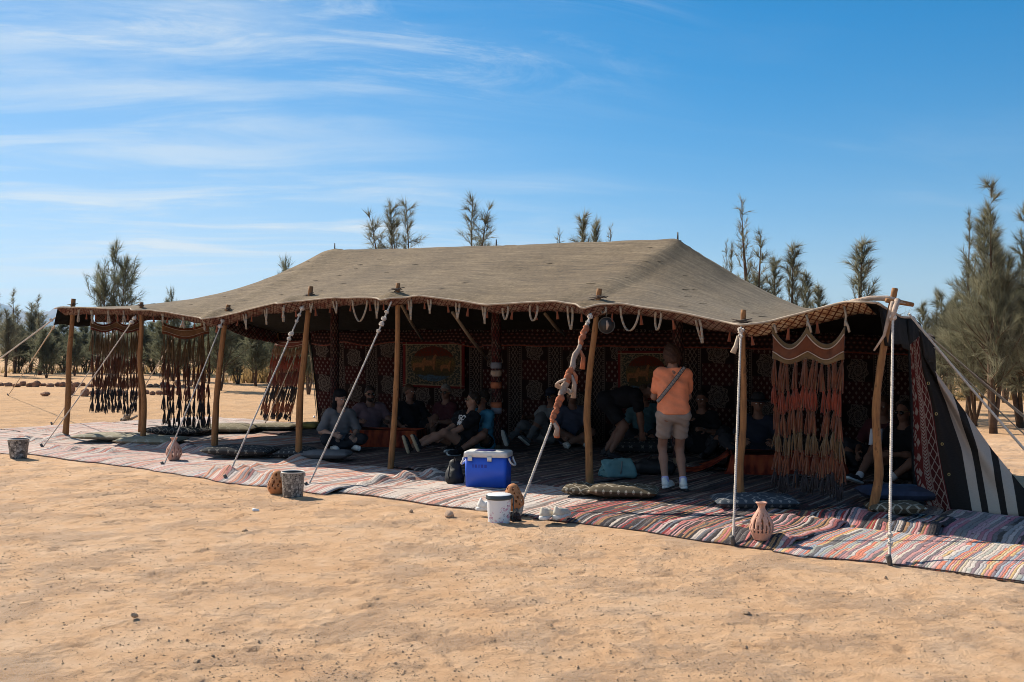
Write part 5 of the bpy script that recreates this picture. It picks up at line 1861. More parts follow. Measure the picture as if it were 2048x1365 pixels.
# ------------------------------------------------------------------ tassel hangings
def hanging(c, width, ax_, top, bottom, label, tiers, nstr, band_m, seed, band_h=0.16, droop=0.12, sway=0.0, peaks=3, strings=True, wav=0.05):
    """woven band hung by its corners with long cords of tassels in tiers; c: ground point below its middle, ax_: unit vector along it"""
    r = np.random.default_rng(seed)
    e = thing('tassel_hanging', (c.x, c.y, 0), label, 'wall hanging', 'tassel hangings along the tent edge')
    perp = Vector((-ax_.y, ax_.x, 0))

    def topz(a):
        q = (a * (peaks - 1)) % 1.0
        return top - droop * (1 - (2 * q - 1) ** 2) if a < 1 else top

    def botz(a):
        return top - droop - band_h + wav * math.cos(a * (peaks - 1) * 2 * math.pi) * 0.5
    b = MB()
    nb = 36

    def fn(a, v):
        x = (a - 0.5) * width
        z = topz(a) * (1 - v) + botz(a) * v
        return c + ax_ * x + perp * (0.02 * math.sin(a * 9 + v * 3)) + Vector((0, 0, z))
    b.grid(fn, nb, 8, 0, lambda a, v: (a * width, v * band_h))
    for f in b.f:
        pass
    b.m = [0 if (j // nb) in (0, 1, 6, 7) else 1 for j in range(len(b.f))]
    b.build('woven_band', [band_m[0], band_m[1]], e, solid=0.012)
    for v in (0.24, 0.76):
        b = MB()
        b.tube([fn(a, v) + perp * -0.012 for a in np.linspace(0, 1, 37)], 0.006, 4)
        b.build('band_cord', 'rag_cream', e)
    if strings:
        for k in range(peaks):
            a = k / (peaks - 1)
            p = fn(a, 0)
            b = MB()
            ts, tq = st(p)
            up_ = max(0.05, float(roof_z(ts, max(tq, float(edge_t(ts)) + 0.02))) - 0.03 - p.z)
            b.tube([p, p + Vector((0.01, 0, up_ * 0.5)), p + Vector((-0.005, 0.01, up_))], 0.011, 6)
            b.tube([p + Vector((0, -.01, 0.05)), p + Vector((0.02, -.02, 0.0)), p + Vector((0.035, -.02, -0.06))], 0.012, 6)
            b.build('tie', 'webbing', e)
    for k in range(nstr):
        a = (k + 0.5 + r.uniform(-0.42, 0.42)) / nstr
        z0 = botz(a)
        x = (a - 0.5) * width
        end = bottom + r.uniform(0, 0.05) * (z0 - bottom)
        base = c + ax_ * x
        b = MB()
        mats_, zc = [], z0
        tot = sum(t_[1] for t_ in tiers)
        ph = r.uniform(0, 6)
        pos = lambda z: base + ax_ * (0.012 * math.sin(z * 6 + ph) - sway * (z0 - z)) + perp * (0.012 * math.cos(z * 5 + ph)) + Vector((0, 0, z))
        zs = np.linspace(z0 + 0.01, end + 0.05, 14)
        b.tube([pos(z) for z in zs], 0.0085, 5, 0)
        mats_.append('brown_wool')
        for j, (m, hgt) in enumerate(tiers):
            h = hgt / tot * (z0 - end) * r.uniform(0.90, 1.10)
            if m not in mats_:
                mats_.append(m)
            mi = mats_.index(m)
            nfr = 9
            for q in range(nfr):
                an = q * 0.9 + ph + j
                off = ax_ * math.cos(an) + perp * math.sin(an)
                L = h * r.uniform(0.92, 1.12)
                p0, p1, p2 = pos(zc - 0.01), pos(zc - L * 0.45), pos(zc - L)
                sp_ = r.uniform(0.008, 0.034)
                dl = ax_ * r.uniform(-0.035, 0.012) * L / 0.25
                b.tube([p0 + off * 0.005, p1 + off * sp_ * 0.7 + dl * 0.4, p2 + off * sp_ + dl], [0.005, 0.0080, 0.0045], 4, mi)
            b.tube([pos(zc + 0.006), pos(zc - 0.012), pos(zc - 0.028)], [0.008, 0.013, 0.009], 6, mi)
            zc -= h
        b.build('tassel_strand', mats_, e)
    return e


R3 = Vector((1, 0, 0))
hanging(T(13.26, 0.02), 0.71, U, 1.82, 0.20, 'large orange and rust tassel hanging between the two right poles', [('rust_wool', 0.34), ('red_wool', 0.27), ('rust_wool', 0.30), ('olive_wool', 0.25), ('rust_wool', 0.26), ('black_wool', 0.22)], 15, ('olive_wool', 'rust_wool'), 5, droop=0.17, band_h=0.17)
hanging(T(0.02, 0.95), 0.95, N_, 2.13, 0.42, 'leftmost tassel hanging, brown to black, between the corner pole and the kinked pole', [('olive_wool', 0.42), ('rust_wool', 0.34), ('rust_wool', 0.28), ('black_wool', 0.25), ('black_wool', 0.2)], 15, ('maroon_wool', 'brown_wool'), 6, peaks=3, band_h=0.12, droop=0.10)
hanging(T(1.58, 1.34), 0.80, Vector((0.98, 0.18, 0)).normalized(), 2.06, 0.16, 'middle tassel hanging, brown to black, left of the third pole', [('olive_wool', 0.5), ('rust_wool', 0.36), ('maroon_wool', 0.3), ('black_wool', 0.30), ('black_wool', 0.25)], 14, ('rust_wool', 'brown_wool'), 7, peaks=2, band_h=0.15, droop=0.10, wav=0.10)
hanging(T(0.42, DEPTH - 0.12), 0.98, U, 1.78, 0.05, 'red and black tassel hanging swept sideways at the back left corner', [('brown_wool', 0.16), ('red_wool', 0.3), ('maroon_wool', 0.3), ('black_wool', 0.3), ('orange_wool', 0.22), ('black_wool', 0.12)], 18, ('maroon_wool', 'maroon_wool'), 8, peaks=2, band_h=0.12, droop=0.03, sway=0.30, strings=False)


# ------------------------------------------------------------------ picture carpets on the back wall
def b_pic(flip):
    def f(nt, b):
        u, v = nt.uv()
        w = nt.noise(nt.xyz(u * 6.0, v * 6.0), 1.5, 3.0)
        du, dv = (u - 0.5) / 0.36, (v - 0.52) / 0.38
        r = (du * du + dv * dv).sqrt() + (w - 0.5) * 0.05
        fl = nt.noise(nt.xyz(u * 30.0, v * 24.0), 1.0, 2.0)
        c = nt.mix(fl.gt(0.52), (0.035, 0.04, 0.032), (0.16, 0.12, 0.075))
        ins = r.lt(1.0)
        scene_ = nt.ramp(v + (w - 0.5) * 0.12, [(0.0, (0.05, 0.10, 0.16)), (0.26, (0.05, 0.09, 0.13)), (0.28, (0.05, 0.045, 0.02)), (0.42, (0.09, 0.055, 0.025)), (0.56, (0.13, 0.09, 0.03)), (0.68, (0.07, 0.05, 0.032)), (0.70, (0.10, 0.018, 0.007)), (1.0, (0.08, 0.010, 0.006))])
        c = nt.mix(ins, c, nt.mix(fl.gt(0.50) * 0.55, scene_, (0.035, 0.028, 0.02)))
        bd = (u - 0.5).abs().gt(0.455).max((v - 0.5).abs().gt(0.455))
        c = nt.mix(bd, c, (0.12, 0.015, 0.015))
        ln = ((u - 0.5).abs() - 0.445).abs().lt(0.006).max(((v - 0.5).abs() - 0.445).abs().lt(0.006))
        setc(nt, b, nt.mix(ln, c, (0.25, 0.19, 0.12)))
    return f


mat('picture_weave', rough=0.95, build=b_pic(False), spec=0.05)
mat('picture_animal', (0.20, 0.085, 0.032), 0.95, var=0.4, vscale=30)
mat('picture_pale', (0.30, 0.24, 0.13), 0.95, var=0.3, vscale=30)
for x0, x1, y0, y1, lab in ((806, 930, 684, 776, 'picture carpet of brown animals under an orange sky, left one on the back wall'), (1236, 1352, 702, 800, 'picture carpet on the back wall partly behind the woman in orange')):
    t_ = DEPTH - 0.17
    s0, s1 = s_at(x0, t_), s_at(x1, t_)
    Yc = T((s0 + s1) / 2, t_).y
    z1, z0 = CAM_H - (y0 - HZ) / FOC * Yc, CAM_H - (y1 - HZ) / FOC * Yc
    e = thing('picture_carpet', T((s0 + s1) / 2, t_, z0), lab, 'wall carpet')
    pt = lambda a, c, d=0.0: T(s0 + (s1 - s0) * a, t_ - d + 0.01 * math.sin(a * 5), z0 + (z1 - z0) * c)
    b = MB()
    b.grid(pt, 20, 14)
    b.build('woven_picture', 'picture_weave', e, solid=0.012)
    for cx, cy, sc_ in ((0.26, 0.46, 1.0), (0.42, 0.50, 1.15), (0.70, 0.44, 0.8)):
        b = MB()
        prof = [(-0.10, 0.0), (-0.09, 0.07), (-0.03, 0.085), (0.05, 0.08), (0.075, 0.16), (0.10, 0.20), (0.125, 0.17), (0.105, 0.12), (0.10, 0.02), (0.09, -0.10), (0.07, -0.10), (0.06, -0.02), (-0.05, -0.02), (-0.07, -0.10), (-0.09, -0.10)]
        vs = [pt(cx + x * sc_, cy + z * sc_, 0.012) for x, z in prof] + [pt(cx + x * sc_, cy + z * sc_, 0.008) for x, z in prof]
        k = len(prof)
        b.add(vs, [tuple(range(k))] + [(i, (i + 1) % k, k + (i + 1) % k, k + i) for i in range(k)])
        b.build('woven_animal', 'picture_animal', e, smooth=False)

# round dish-like lamp under the roof by the sixth pole
c = at(1213, 651, 10.9)
e = thing('round_lamp', c, 'round dark glass lamp hanging under the roof beside the sixth pole', 'lamp')
b = MB()
b.tube([c + Vector((math.cos(q) * 0.088, 0.0, math.sin(q) * 0.088)) for q in np.linspace(0, 2 * math.pi, 29)], 0.006, 6, caps=False)
b.build('rim', 'lamp_metal', e)
b = MB()
b.add([c + Vector((math.cos(q) * 0.085 * k, -0.03 * (1 - k * k), math.sin(q) * 0.085 * k)) for k in (1.0, 0.8, 0.5, 0.2) for q in np.linspace(0, 2 * math.pi, 28, endpoint=False)],
      [(i * 28 + k, i * 28 + (k + 1) % 28, (i + 1) * 28 + (k + 1) % 28, (i + 1) * 28 + k) for i in range(3) for k in range(28)] + [tuple(84 + k for k in range(28))])
b.build('glass', 'lamp_glass', e)
b = MB()
b.tube([c + Vector((0, -0.03, -0.05)), c + Vector((0.01, -0.035, 0.0)), c + Vector((0, -0.03, 0.05))], [0.006, 0.018, 0.01], 7)
b.build('bulb', 'rag_cream', e)
b = MB()
b.tube([c + Vector((0, 0, 0.088)), rpt(*st(c), -0.02)], 0.004, 5)
b.build('cord', 'peg_iron', e)

# ------------------------------------------------------------------ buckets, lanterns, cooler, shoes, bags
def bucket(px, py, r0, r1, H, m, label):
    p = G(px, py)
    p.z = gz_at(p.x, p.y) - 0.004
    e = thing('bucket', p, label, 'bucket')
    b = MB()
    n = 36
    prof = [(r0 * 0.97, 0.0), (r0, 0.012)] + [(r0 + (r1 - r0) * k / 8, H * k / 8) for k in range(1, 9)]
    b.lathe(prof, n, 0, p, cap0=True)
    b.build('body', m, e)
    b = MB()
    b.lathe([(r1 - 0.006, H - 0.004), (r1 - 0.012, H - 0.01), (r0 - 0.012, 0.02)], n, 0, p, cap1=True)
    b.build('inside', 'bucket_inside', e)
    b = MB()
    b.tube([p + Vector((math.cos(q) * r1, math.sin(q) * r1, H)) for q in np.linspace(0, 2 * math.pi, 37)], 0.007, 6, caps=False)
    b.build('rim', 'bucket_rim', e)
    for k in (-1, 1):
        b = MB()
        b.box(p + Vector((k * (r1 + 0.004), 0, H - 0.03)), (0.006, 0.014, 0.018))
        b.build('lug', 'bucket_rim', e, smooth=False)
    return e


bucket(37, 917, 0.112, 0.145, 0.285, 'bucket_mosaic', 'grey mosaic-printed bucket at the left picture edge')
bucket(586, 993, 0.108, 0.124, 0.268, 'bucket_stone', 'grey stone-patterned bucket beside the orange clay lantern')


def vase(px, py, prof, m, label, rows, nlob, inside='clay_inside'):
    """pierced clay lantern turned on a wheel: teardrop and lozenge openings cut right through the wall"""
    p = G(px, py)
    s_, t_ = st(p)
    p.z = 0.045 if t_ > -1.68 else gz_at(p.x, p.y)
    e = thing('clay_lantern', p, label, 'clay lantern', 'pierced clay lanterns')
    zs = np.linspace(prof[0][1], prof[-1][1], 64)
    rs = np.interp(zs, [q[1] for q in prof], [q[0] for q in prof])
    k5 = np.hanning(7); k5 /= k5.sum()
    rs = np.convolve(np.pad(rs, 3, 'edge'), k5, 'valid')
    n = 96
    b = MB()
    vs = [(p.x + r * math.cos(2 * math.pi * k / n), p.y + r * math.sin(2 * math.pi * k / n), p.z + z) for r, z in zip(rs, zs) for k in range(n)]
    fs = []
    for i in range(len(zs) - 1):
        for k in range(n):
            zc, ac = (zs[i] + zs[i + 1]) / 2, (k + 0.5) / n
            hole = False
            for (z0, z1, cnt, ph, w) in rows:
                if z0 < zc < z1:
                    q = ((ac * cnt + ph) % 1.0 - 0.5) * 2
                    v = (zc - z0) / (z1 - z0)
                    if abs(q) < w * math.sin(math.pi * v) ** 0.8:
                        hole = True
            if not hole:
                fs.append((i * n + k, i * n + (k + 1) % n, (i + 1) * n + (k + 1) % n, (i + 1) * n + k))
    b.add(vs, fs)
    o = b.build('pierced_body', m, e)
    md = o.modifiers.new('wall', 'SOLIDIFY')
    md.thickness = 0.009
    md.offset = -1
    b = MB()
    b.lathe([(rs[0] * 0.96, 0.0), (rs[0] * 0.98, 0.012)], 32, 0, p, cap0=True, cap1=True)
    b.build('base', m, e)
    if prof[-1][0] > 0.02:
        b = MB()
        b.tube([p + Vector((math.cos(q) * rs[-1], math.sin(q) * rs[-1], zs[-1])) for q in np.linspace(0, 2 * math.pi, 25)], 0.007, 6, caps=False)
        b.build('lip', m, e)
    return e


FLASK = [(0.062, 0.0), (0.070, 0.015), (0.098, 0.075), (0.102, 0.10), (0.088, 0.155), (0.060, 0.205), (0.036, 0.240), (0.027, 0.258), (0.028, 0.272), (0.042, 0.300)]
vase(1523, 1090, FLASK, 'clay_pink', 'pink pierced clay vase with a flared neck on the rug beside the thin white rope', [(0.075, 0.20, 9, 0.0, 0.30), (0.06, 0.085, 18, 0.5, 0.45), (0.085, 0.135, 9, 0.5, 0.22), (0.195, 0.225, 8, 0.5, 0.25)], 9)
FL2 = [(r * 1.12, z * 1.02) for r, z in FLASK]
vase(348, 926, FL2, 'clay_pink', 'pink pierced clay vase on the pink rug between the second and third poles', [(0.03, 0.14, 11, 0.0, 0.36), (0.12, 0.20, 11, 0.5, 0.22)], 9)
BULB = [(0.076, 0.0), (0.098, 0.03), (0.112, 0.07), (0.102, 0.125), (0.078, 0.175), (0.060, 0.215), (0.045, 0.240), (0.022, 0.254), (0.004, 0.258)]
LZ = [(0.055, 0.085, 10, 0.0, 0.32), (0.085, 0.125, 10, 0.5, 0.34), (0.12, 0.16, 9, 0.0, 0.36), (0.165, 0.185, 9, 0.5, 0.3), (0.195, 0.235, 6, 0.0, 0.34)]
vase(555, 987, BULB, 'clay_orange', 'orange bulb-shaped clay lantern partly behind the stone-patterned bucket', LZ, 9)
vase(1026, 1030, BULB, 'clay_orange', 'orange bulb-shaped clay lantern behind the white floral pail', LZ, 9)

# white pail with printed flowers
p = G(998, 1044)
p.z = gz_at(p.x, p.y) - 0.004
e = thing('pail', p, 'white lidded pail printed with small flowers, dark rim', 'pail')
b = MB()
b.lathe([(0.098, 0.0), (0.101, 0.01), (0.108, 0.12), (0.112, 0.225)], 40, 0, p, cap0=True)
b.build('body', 'pail_floral', e)
b = MB()
b.lathe([(0.112, 0.222), (0.122, 0.226), (0.124, 0.238), (0.120, 0.243), (0.122, 0.255), (0.117, 0.264)], 40, 0, p)
b.build('rim', 'pail_rim', e)
b = MB()
b.lathe([(0.117, 0.262), (0.110, 0.268), (0.06, 0.270), (0.001, 0.270)], 40, 0, p, cap1=True)
b.build('lid', 'pail_lid', e)
b = MB()
b.tube([p + Vector((0.122, 0.0, 0.245)), p + Vector((0.136, -0.01, 0.235)), p + Vector((0.134, -0.03, 0.12)), p + Vector((0.122, -0.05, 0.03))], 0.006, 6)
b.build('handle', 'pail_rim', e)
b = MB()
b.box(p + Vector((0.122, 0, 0.245)), (0.014, 0.018, 0.012))
b.build('lug', 'pail_rim', e, smooth=False)
# black rag of cord beside the pail
p = G(1028, 1040)
b = MB()
lump(b, p + Vector((0, 0, 0.03)), 0.035, 0, 2, 7)
lump(b, p + Vector((0.04, -0.02, 0.02)), 0.025, 0, 5, 5)
tag(b.build('cord_tangle', 'rug_binding', origin=p), 'small dark tangle of cord at the foot of the rag-wrapped rope', 'cord')


# ---- blue cooler
def rbox(b, c, R, hx, hy, z0, z1, rad, taper=1.0, mi=0, n=6, top_r=0.0):
    """upright box with rounded corners, walls flaring by taper"""
    prof = [(1.0, z0), (taper, z1 - top_r)]
    if top_r:
        prof += [(taper - 0.3 * top_r / hx, z1 - 0.3 * top_r), (taper - top_r / hx, z1)]
    ring = []
    for qx, qy, a0 in ((1, 1, 0), (-1, 1, 90), (-1, -1, 180), (1, -1, 270)):
        for k in range(n + 1):
            a = math.radians(a0 + 90 * k / n)
            ring.append((qx * (hx - rad) + rad * math.cos(a), qy * (hy - rad) + rad * math.sin(a)))
    m = len(ring)
    vs = [c + R @ Vector((x * k, y * k, 0)) + Vector((0, 0, z)) for k, z in prof for x, y in ring]
    fs = [(i * m + k, i * m + (k + 1) % m, (i + 1) * m + (k + 1) % m, (i + 1) * m + k) for i in range(len(prof) - 1) for k in range(m)]
    fs += [tuple(range(m - 1, -1, -1)), tuple((len(prof) - 1) * m + k for k in range(m))]
    b.add(vs, fs, mi)


p = G(972, 974, 0.05)
p.z = 0.05
CR = math.radians(-13)
R = Matrix.Rotation(CR, 3, 'Z')
hx, hy, hh = 0.245, 0.15, 0.335
e = thing('cooler', p, 'blue plastic cooler box with a white lid', 'cooler')
pc = p + R @ Vector((0, hy * 0.7, 0))
b = MB()
rbox(b, pc, R, hx * 0.965, hy * 0.96, 0.0, hh, 0.04, 1.035)
b.build('body', 'cooler_blue', e)
b = MB()
rbox(b, pc, R, hx + 0.012, hy + 0.012, hh, hh + 0.062, 0.045, 0.99, top_r=0.018)
b.build('lid', 'cooler_white', e)
b = MB()
rbox(b, pc + R @ Vector((-0.03, 0, 0)), R, hx * 0.46, hy * 0.45, hh + 0.062, hh + 0.069, 0.03, 0.97)  # thin dark slab standing in for the shading on the lid's top
b.build('lid_shade', 'cooler_lid_shade', e)
for fx in (-0.70, 0.22):
    b = MB()
    rbox(b, pc + R @ Vector((fx * hx, -hy - 0.012, 0)), R, 0.026, 0.009, hh - 0.042, hh + 0.012, 0.006, 1.0)
    b.build('latch', 'cooler_white', e)
for sx in (-1, 1):
    b = MB()
    q0 = pc + R @ Vector((sx * (hx + 0.004), 0, hh - 0.03))
    pts = []
    for k in range(13):
        a = math.pi * k / 12
        pts.append(q0 + R @ Vector((sx * (0.012 + 0.05 * math.sin(a)), -math.cos(a) * hy * 0.62, -0.085 * math.sin(a) ** 0.6 + 0.02)))
    b.tube(pts, 0.012, 7)
    b.build('handle', 'cooler_white', e)
for k, (w_, dx_) in enumerate(((0.006, -0.14), (0.012, -0.105), (0.006, -0.07), (0.012, -0.035), (0.014, 0.005))):
    b = MB()
    b.box(pc + R @ Vector((dx_ - 0.0, -hy * 0.985, 0)) + Vector((0, 0, 0.235 - 0.000 * k)), (w_, 0.002, 0.018), 0, R)
    b.build('moulded_letter', 'cooler_mark', e, smooth=False)


# ---- signed-distance modelling for soft and living shapes
def smin(a, b_, k):
    h = np.clip(0.5 + 0.5 * (b_ - a) / k, 0, 1)
    return b_ * (1 - h) + a * h - k * h * (1 - h)


def sdf_mesh(prims, res, k=0.03, fn=None, pad=0.05):
    """prims: ('c', a, b, ra, rb) tapered capsules, ('e', centre, radii, R) ellipsoids, ('-', centre, radii, R) carved ellipsoids -> V, F"""
    lo, hi = np.full(3, 1e9), np.full(3, -1e9)
    for q in prims:
        if q[0] == 'c':
            for v, r in ((q[1], q[3]), (q[2], q[4])):
                lo, hi = np.minimum(lo, np.array(v) - r), np.maximum(hi, np.array(v) + r)
        elif q[0] == 'e':
            r = max(q[2])
            lo, hi = np.minimum(lo, np.array(q[1]) - r), np.maximum(hi, np.array(q[1]) + r)
    lo, hi = lo - pad, hi + pad
    nn = np.ceil((hi - lo) / res).astype(int) + 1
    ax3 = [lo[i] + np.arange(nn[i]) * res for i in range(3)]
    D = np.full(nn, 0.5)
    for q in prims:
        if q[0] == 'c':
            a, c = np.array(q[1], float), np.array(q[2], float)
            bl, bh = np.minimum(a - q[3], c - q[4]), np.maximum(a + q[3], c + q[4])
        else:
            a = np.array(q[1], float)
            bl, bh = a - max(q[2]), a + max(q[2])
        m = 3.5 * k + 2 * res
        sl = tuple(slice(max(0, int((bl[i] - m - lo[i]) / res)), min(nn[i], int((bh[i] + m - lo[i]) / res) + 2)) for i in range(3))
        Xg, Yg, Zg = np.meshgrid(*[ax3[i][sl[i]] for i in range(3)], indexing='ij')
        Pq = np.stack([Xg, Yg, Zg], -1)
        if q[0] == 'c':
            ab = c - a
            h = np.clip(((Pq - a) @ ab) / (ab @ ab + 1e-12), 0, 1)
            d = np.linalg.norm(Pq - a - h[..., None] * ab, axis=-1) - (q[3] + (q[4] - q[3]) * h)
        else:
            w = (Pq - a) @ np.array(q[3]) if q[3] is not None else Pq - a
            rr_ = np.array(q[2], float)
            k0 = np.linalg.norm(w / rr_, axis=-1)
            k1 = np.linalg.norm(w / rr_ ** 2, axis=-1)
            d = k0 * (k0 - 1) / np.maximum(k1, 1e-6)
        if q[0] == '-':
            kk = 0.012
            D[sl] = -smin(-D[sl], d, kk)
        else:
            D[sl] = smin(D[sl], d, k)
    if fn is not None:
        Xg, Yg, Zg = np.meshgrid(*ax3, indexing='ij')
        D = fn(D, Xg, Yg, Zg)
    return surface_nets(D, lo, res)


def surface_nets(D, lo, res):
    ins = D < 0
    c = [ins[i:D.shape[0] - 1 + i, j:D.shape[1] - 1 + j, l:D.shape[2] - 1 + l] for i in (0, 1) for j in (0, 1) for l in (0, 1)]
    sm = np.sum(c, axis=0)
    act = (sm > 0) & (sm < 8)
    ids = np.full(act.shape, -1, int)
    I = np.argwhere(act)
    ids[act] = np.arange(len(I))
    acc, cnt = np.zeros((len(I), 3)), np.zeros(len(I))
    cor = [(i, j, l) for i in (0, 1) for j in (0, 1) for l in (0, 1)]
    for a in range(8):
        for b_ in range(a + 1, 8):
            ca, cb = np.array(cor[a]), np.array(cor[b_])
            if np.abs(ca - cb).sum() != 1:
                continue
            da, db = D[tuple((I + ca).T)], D[tuple((I + cb).T)]
            x = (da < 0) != (db < 0)
            f = np.where(x, da / np.where(x, da - db, 1), 0)
            acc += np.where(x[:, None], ca + (cb - ca) * f[:, None], 0)
            cnt += x
    V = lo + (I + acc / np.maximum(cnt, 1)[:, None]) * res
    F = []
    for ax_, (u1, u2) in enumerate(((1, 2), (2, 0), (0, 1))):
        sl0, sl1 = [slice(None)] * 3, [slice(None)] * 3
        sl0[ax_], sl1[ax_] = slice(0, -1), slice(1, None)
        cr = ins[tuple(sl0)] != ins[tuple(sl1)]
        E = np.argwhere(cr)
        ok_ = (E[:, u1] > 0) & (E[:, u2] > 0) & (E[:, u1] < act.shape[u1]) & (E[:, u2] < act.shape[u2])
        E = E[ok_]
        flip = ins[tuple(sl0)][tuple(E.T)]
        e1, e2 = np.zeros(3, int), np.zeros(3, int)
        e1[u1], e2[u2] = 1, 1
        q = [ids[tuple((E - o_).T)] for o_ in (np.zeros(3, int), e1, e1 + e2, e2)]
        Q = np.stack(q, 1)
        Q[~flip] = Q[~flip][:, ::-1]
        F.append(Q[:, ::-1])
    F = np.concatenate(F)
    F = F[(F >= 0).all(1)]
    return V, F[:, ::-1]


def join(meshes):
    Vs, Fs, o_ = [], [], 0
    for V, F in meshes:
        Vs.append(V)
        Fs.append(F + o_)
        o_ += len(V)
    return np.concatenate(Vs), np.concatenate(Fs)


# ---- shoes left by the rug
def shoe_prims(R, p, L=0.27):
    f = lambda x, y, z: np.array(p + R @ Vector((x, y, z)))
    k = L / 0.27
    up = [('c', f(0, 0.05 * k, 0.045), f(0, 0.17 * k, 0.035), 0.044 * k, 0.042 * k), ('c', f(0, 0.022 * k, 0.050), f(0, 0.034 * k, 0.092), 0.038 * k, 0.033 * k), ('c', f(0, 0.20 * k, 0.030), f(0, 0.225 * k, 0.028), 0.038 * k, 0.030 * k)]
    so = [('c', f(0, 0.01 * k, 0.012), f(0, 0.10 * k, 0.010), 0.042 * k, 0.044 * k), ('c', f(0, 0.10 * k, 0.010), f(0, 0.22 * k, 0.014), 0.044 * k, 0.040 * k)]
    return up, so, f


def shoe(e, p, rz, m, ms, hollow=True, pitch=0.0, L=0.27, roll=0.0, res=0.006, up=None):
    R = Matrix.Rotation(rz, 3, 'Z') @ Matrix.Rotation(pitch, 3, 'X') @ Matrix.Rotation(roll, 3, 'Y')
    u_, so, f = shoe_prims(R, Vector(p), L)
    if hollow:
        u_ = u_ + [('-', f(0, 0.052, 0.125), (0.026, 0.044, 0.062), None)]
    zax = np.array(R @ Vector((0, 0, 1)))
    p0 = np.array(p)
    cutS = lambda D, X_, Y_, Z_: np.maximum(D, np.abs((X_ - p0[0]) * zax[0] + (Y_ - p0[1]) * zax[1] + (Z_ - p0[2]) * zax[2] - 0.016) - 0.016)
    cutU = lambda D, X_, Y_, Z_: np.maximum(D, 0.020 - ((X_ - p0[0]) * zax[0] + (Y_ - p0[1]) * zax[1] + (Z_ - p0[2]) * zax[2]))
    V, F = sdf_mesh(u_, res, 0.02, cutU)
    np_mesh('shoe_upper', V, F, m, e)
    V, F = sdf_mesh(so, res, 0.015, cutS)
    np_mesh('shoe_sole', V, F, ms, e)


def lone_shoe(px, py, rz, m, ms, label, group=None, z=0.05, L=0.27):
    p = G(px, py, z)
    e = thing('shoe', p, label, 'shoe', group)
    shoe(e, p, rz, m, ms, L=L)
    R = Matrix.Rotation(rz, 3, 'Z')
    b = MB()
    for k in range(4):
        q = p + R @ Vector((0, 0.085 + k * 0.022, 0.092 - k * 0.009))
        b.tube([q + R @ Vector((-0.022, 0, -0.006)), q, q + R @ Vector((0.022, 0, -0.006))], 0.004, 4)
    b.build('laces', 'shoe_sole', e)
    return e


lone_shoe(1086, 1040, math.radians(-18), 'shoe_cream', 'shoe_white', 'left one of the pair of cream shoes standing heels to the camera on the rug', 'pair of cream shoes')
lone_shoe(1112, 1038, math.radians(-30), 'shoe_cream', 'shoe_white', 'right one of the pair of cream shoes standing heels to the camera on the rug', 'pair of cream shoes')
lone_shoe(958, 1021, math.radians(-82), 'shoe_white', 'shoe_white', 'white sneaker partly hidden by the left side of the white pail', None, 0.05, 0.29)


# ---- bags
def soft_bag(prims, res, k, m, name, label, cat, extra=None):
    V, F = sdf_mesh(prims, res, k, lambda D, X_, Y_, Z_: D + 0.006 * np.sin(X_ * 31 + Z_ * 17) * np.sin(Y_ * 27 + Z_ * 23))
    c = V.mean(0)
    e = thing(name, (c[0], c[1], V[:, 2].min()), label, cat)
    np_mesh('body', V, F, m, e)
    return e


p = G(910, 967, 0.05)
e = soft_bag([('c', p + Vector((-0.02, 0.06, 0.09)), p + Vector((0.0, 0.09, 0.20)), 0.095, 0.075), ('c', p + Vector((-0.01, 0.0, 0.06)), p + Vector((0.0, 0.01, 0.11)), 0.075, 0.055), ('c', p + Vector((-0.05, 0.02, 0.05)), p + Vector((0.05, 0.02, 0.05)), 0.06, 0.06)], 0.014, 0.04, 'bag_black', 'backpack', 'small black backpack standing against the left side of the blue cooler', 'backpack')
b = MB()
b.tube([p + Vector((-0.01, 0.0, 0.24)), p + Vector((0.0, -0.03, 0.30)), p + Vector((0.02, 0.0, 0.27))], 0.008, 6)
b.build('carry_loop', 'bag_black', e)
b = MB()
b.tube([p + Vector((-0.06, -0.02, 0.2)), p + Vector((-0.07, -0.06, 0.1)), p + Vector((-0.05, -0.05, 0.02))], 0.010, 6, flat=0.4)
b.build('shoulder_strap', 'bag_black', e)
p = G(1233, 955, 0.05)
def slab(c, ax1, ax2, r):
    """a flat rounded panel as a grid of capsules"""
    return [('c', c - ax1 + ax2 * k, c + ax1 + ax2 * k, r, r) for k in np.linspace(-1, 1, 5)]


e = soft_bag(slab(p + Vector((0.03, -0.03, 0.12)), Vector((0.17, 0.02, 0.01)), Vector((-0.03, 0.03, 0.085)), 0.022) + slab(p + Vector((0.03, 0.08, 0.11)), Vector((0.16, 0.02, 0.0)), Vector((0.0, -0.02, 0.075)), 0.022)
             + slab(p + Vector((-0.15, 0.02, 0.10)), Vector((-0.02, 0.05, 0.0)), Vector((0.03, 0.0, 0.07)), 0.022) + slab(p + Vector((0.03, 0.02, 0.03)), Vector((0.18, 0.0, 0.0)), Vector((0.0, 0.06, 0.0)), 0.03), 0.015, 0.03, 'bag_teal', 'tote_bag', 'slumped teal tote bag on the rug in front of the bending person', 'bag')
b = MB()
b.tube([p + Vector((-0.14, -0.05, 0.10)), p + Vector((-0.21, -0.08, 0.09)), p + Vector((-0.22, -0.06, 0.03)), p + Vector((-0.16, -0.05, 0.02))], 0.008, 6)
b.tube([p + Vector((-0.10, -0.02, 0.19)), p + Vector((-0.02, -0.02, 0.225)), p + Vector((0.08, 0.0, 0.20))], 0.008, 6)
b.build('handle', 'bag_teal', e)
b = MB()
b.tube([p + Vector((0.06, -0.07, 0.20)), p + Vector((0.05, -0.10, 0.11)), p + Vector((0.04, -0.06, 0.02))], 0.012, 6, flat=0.4)
b.build('webbing_band', 'strap_grey', e)
p = G(1310, 948, 0.05)
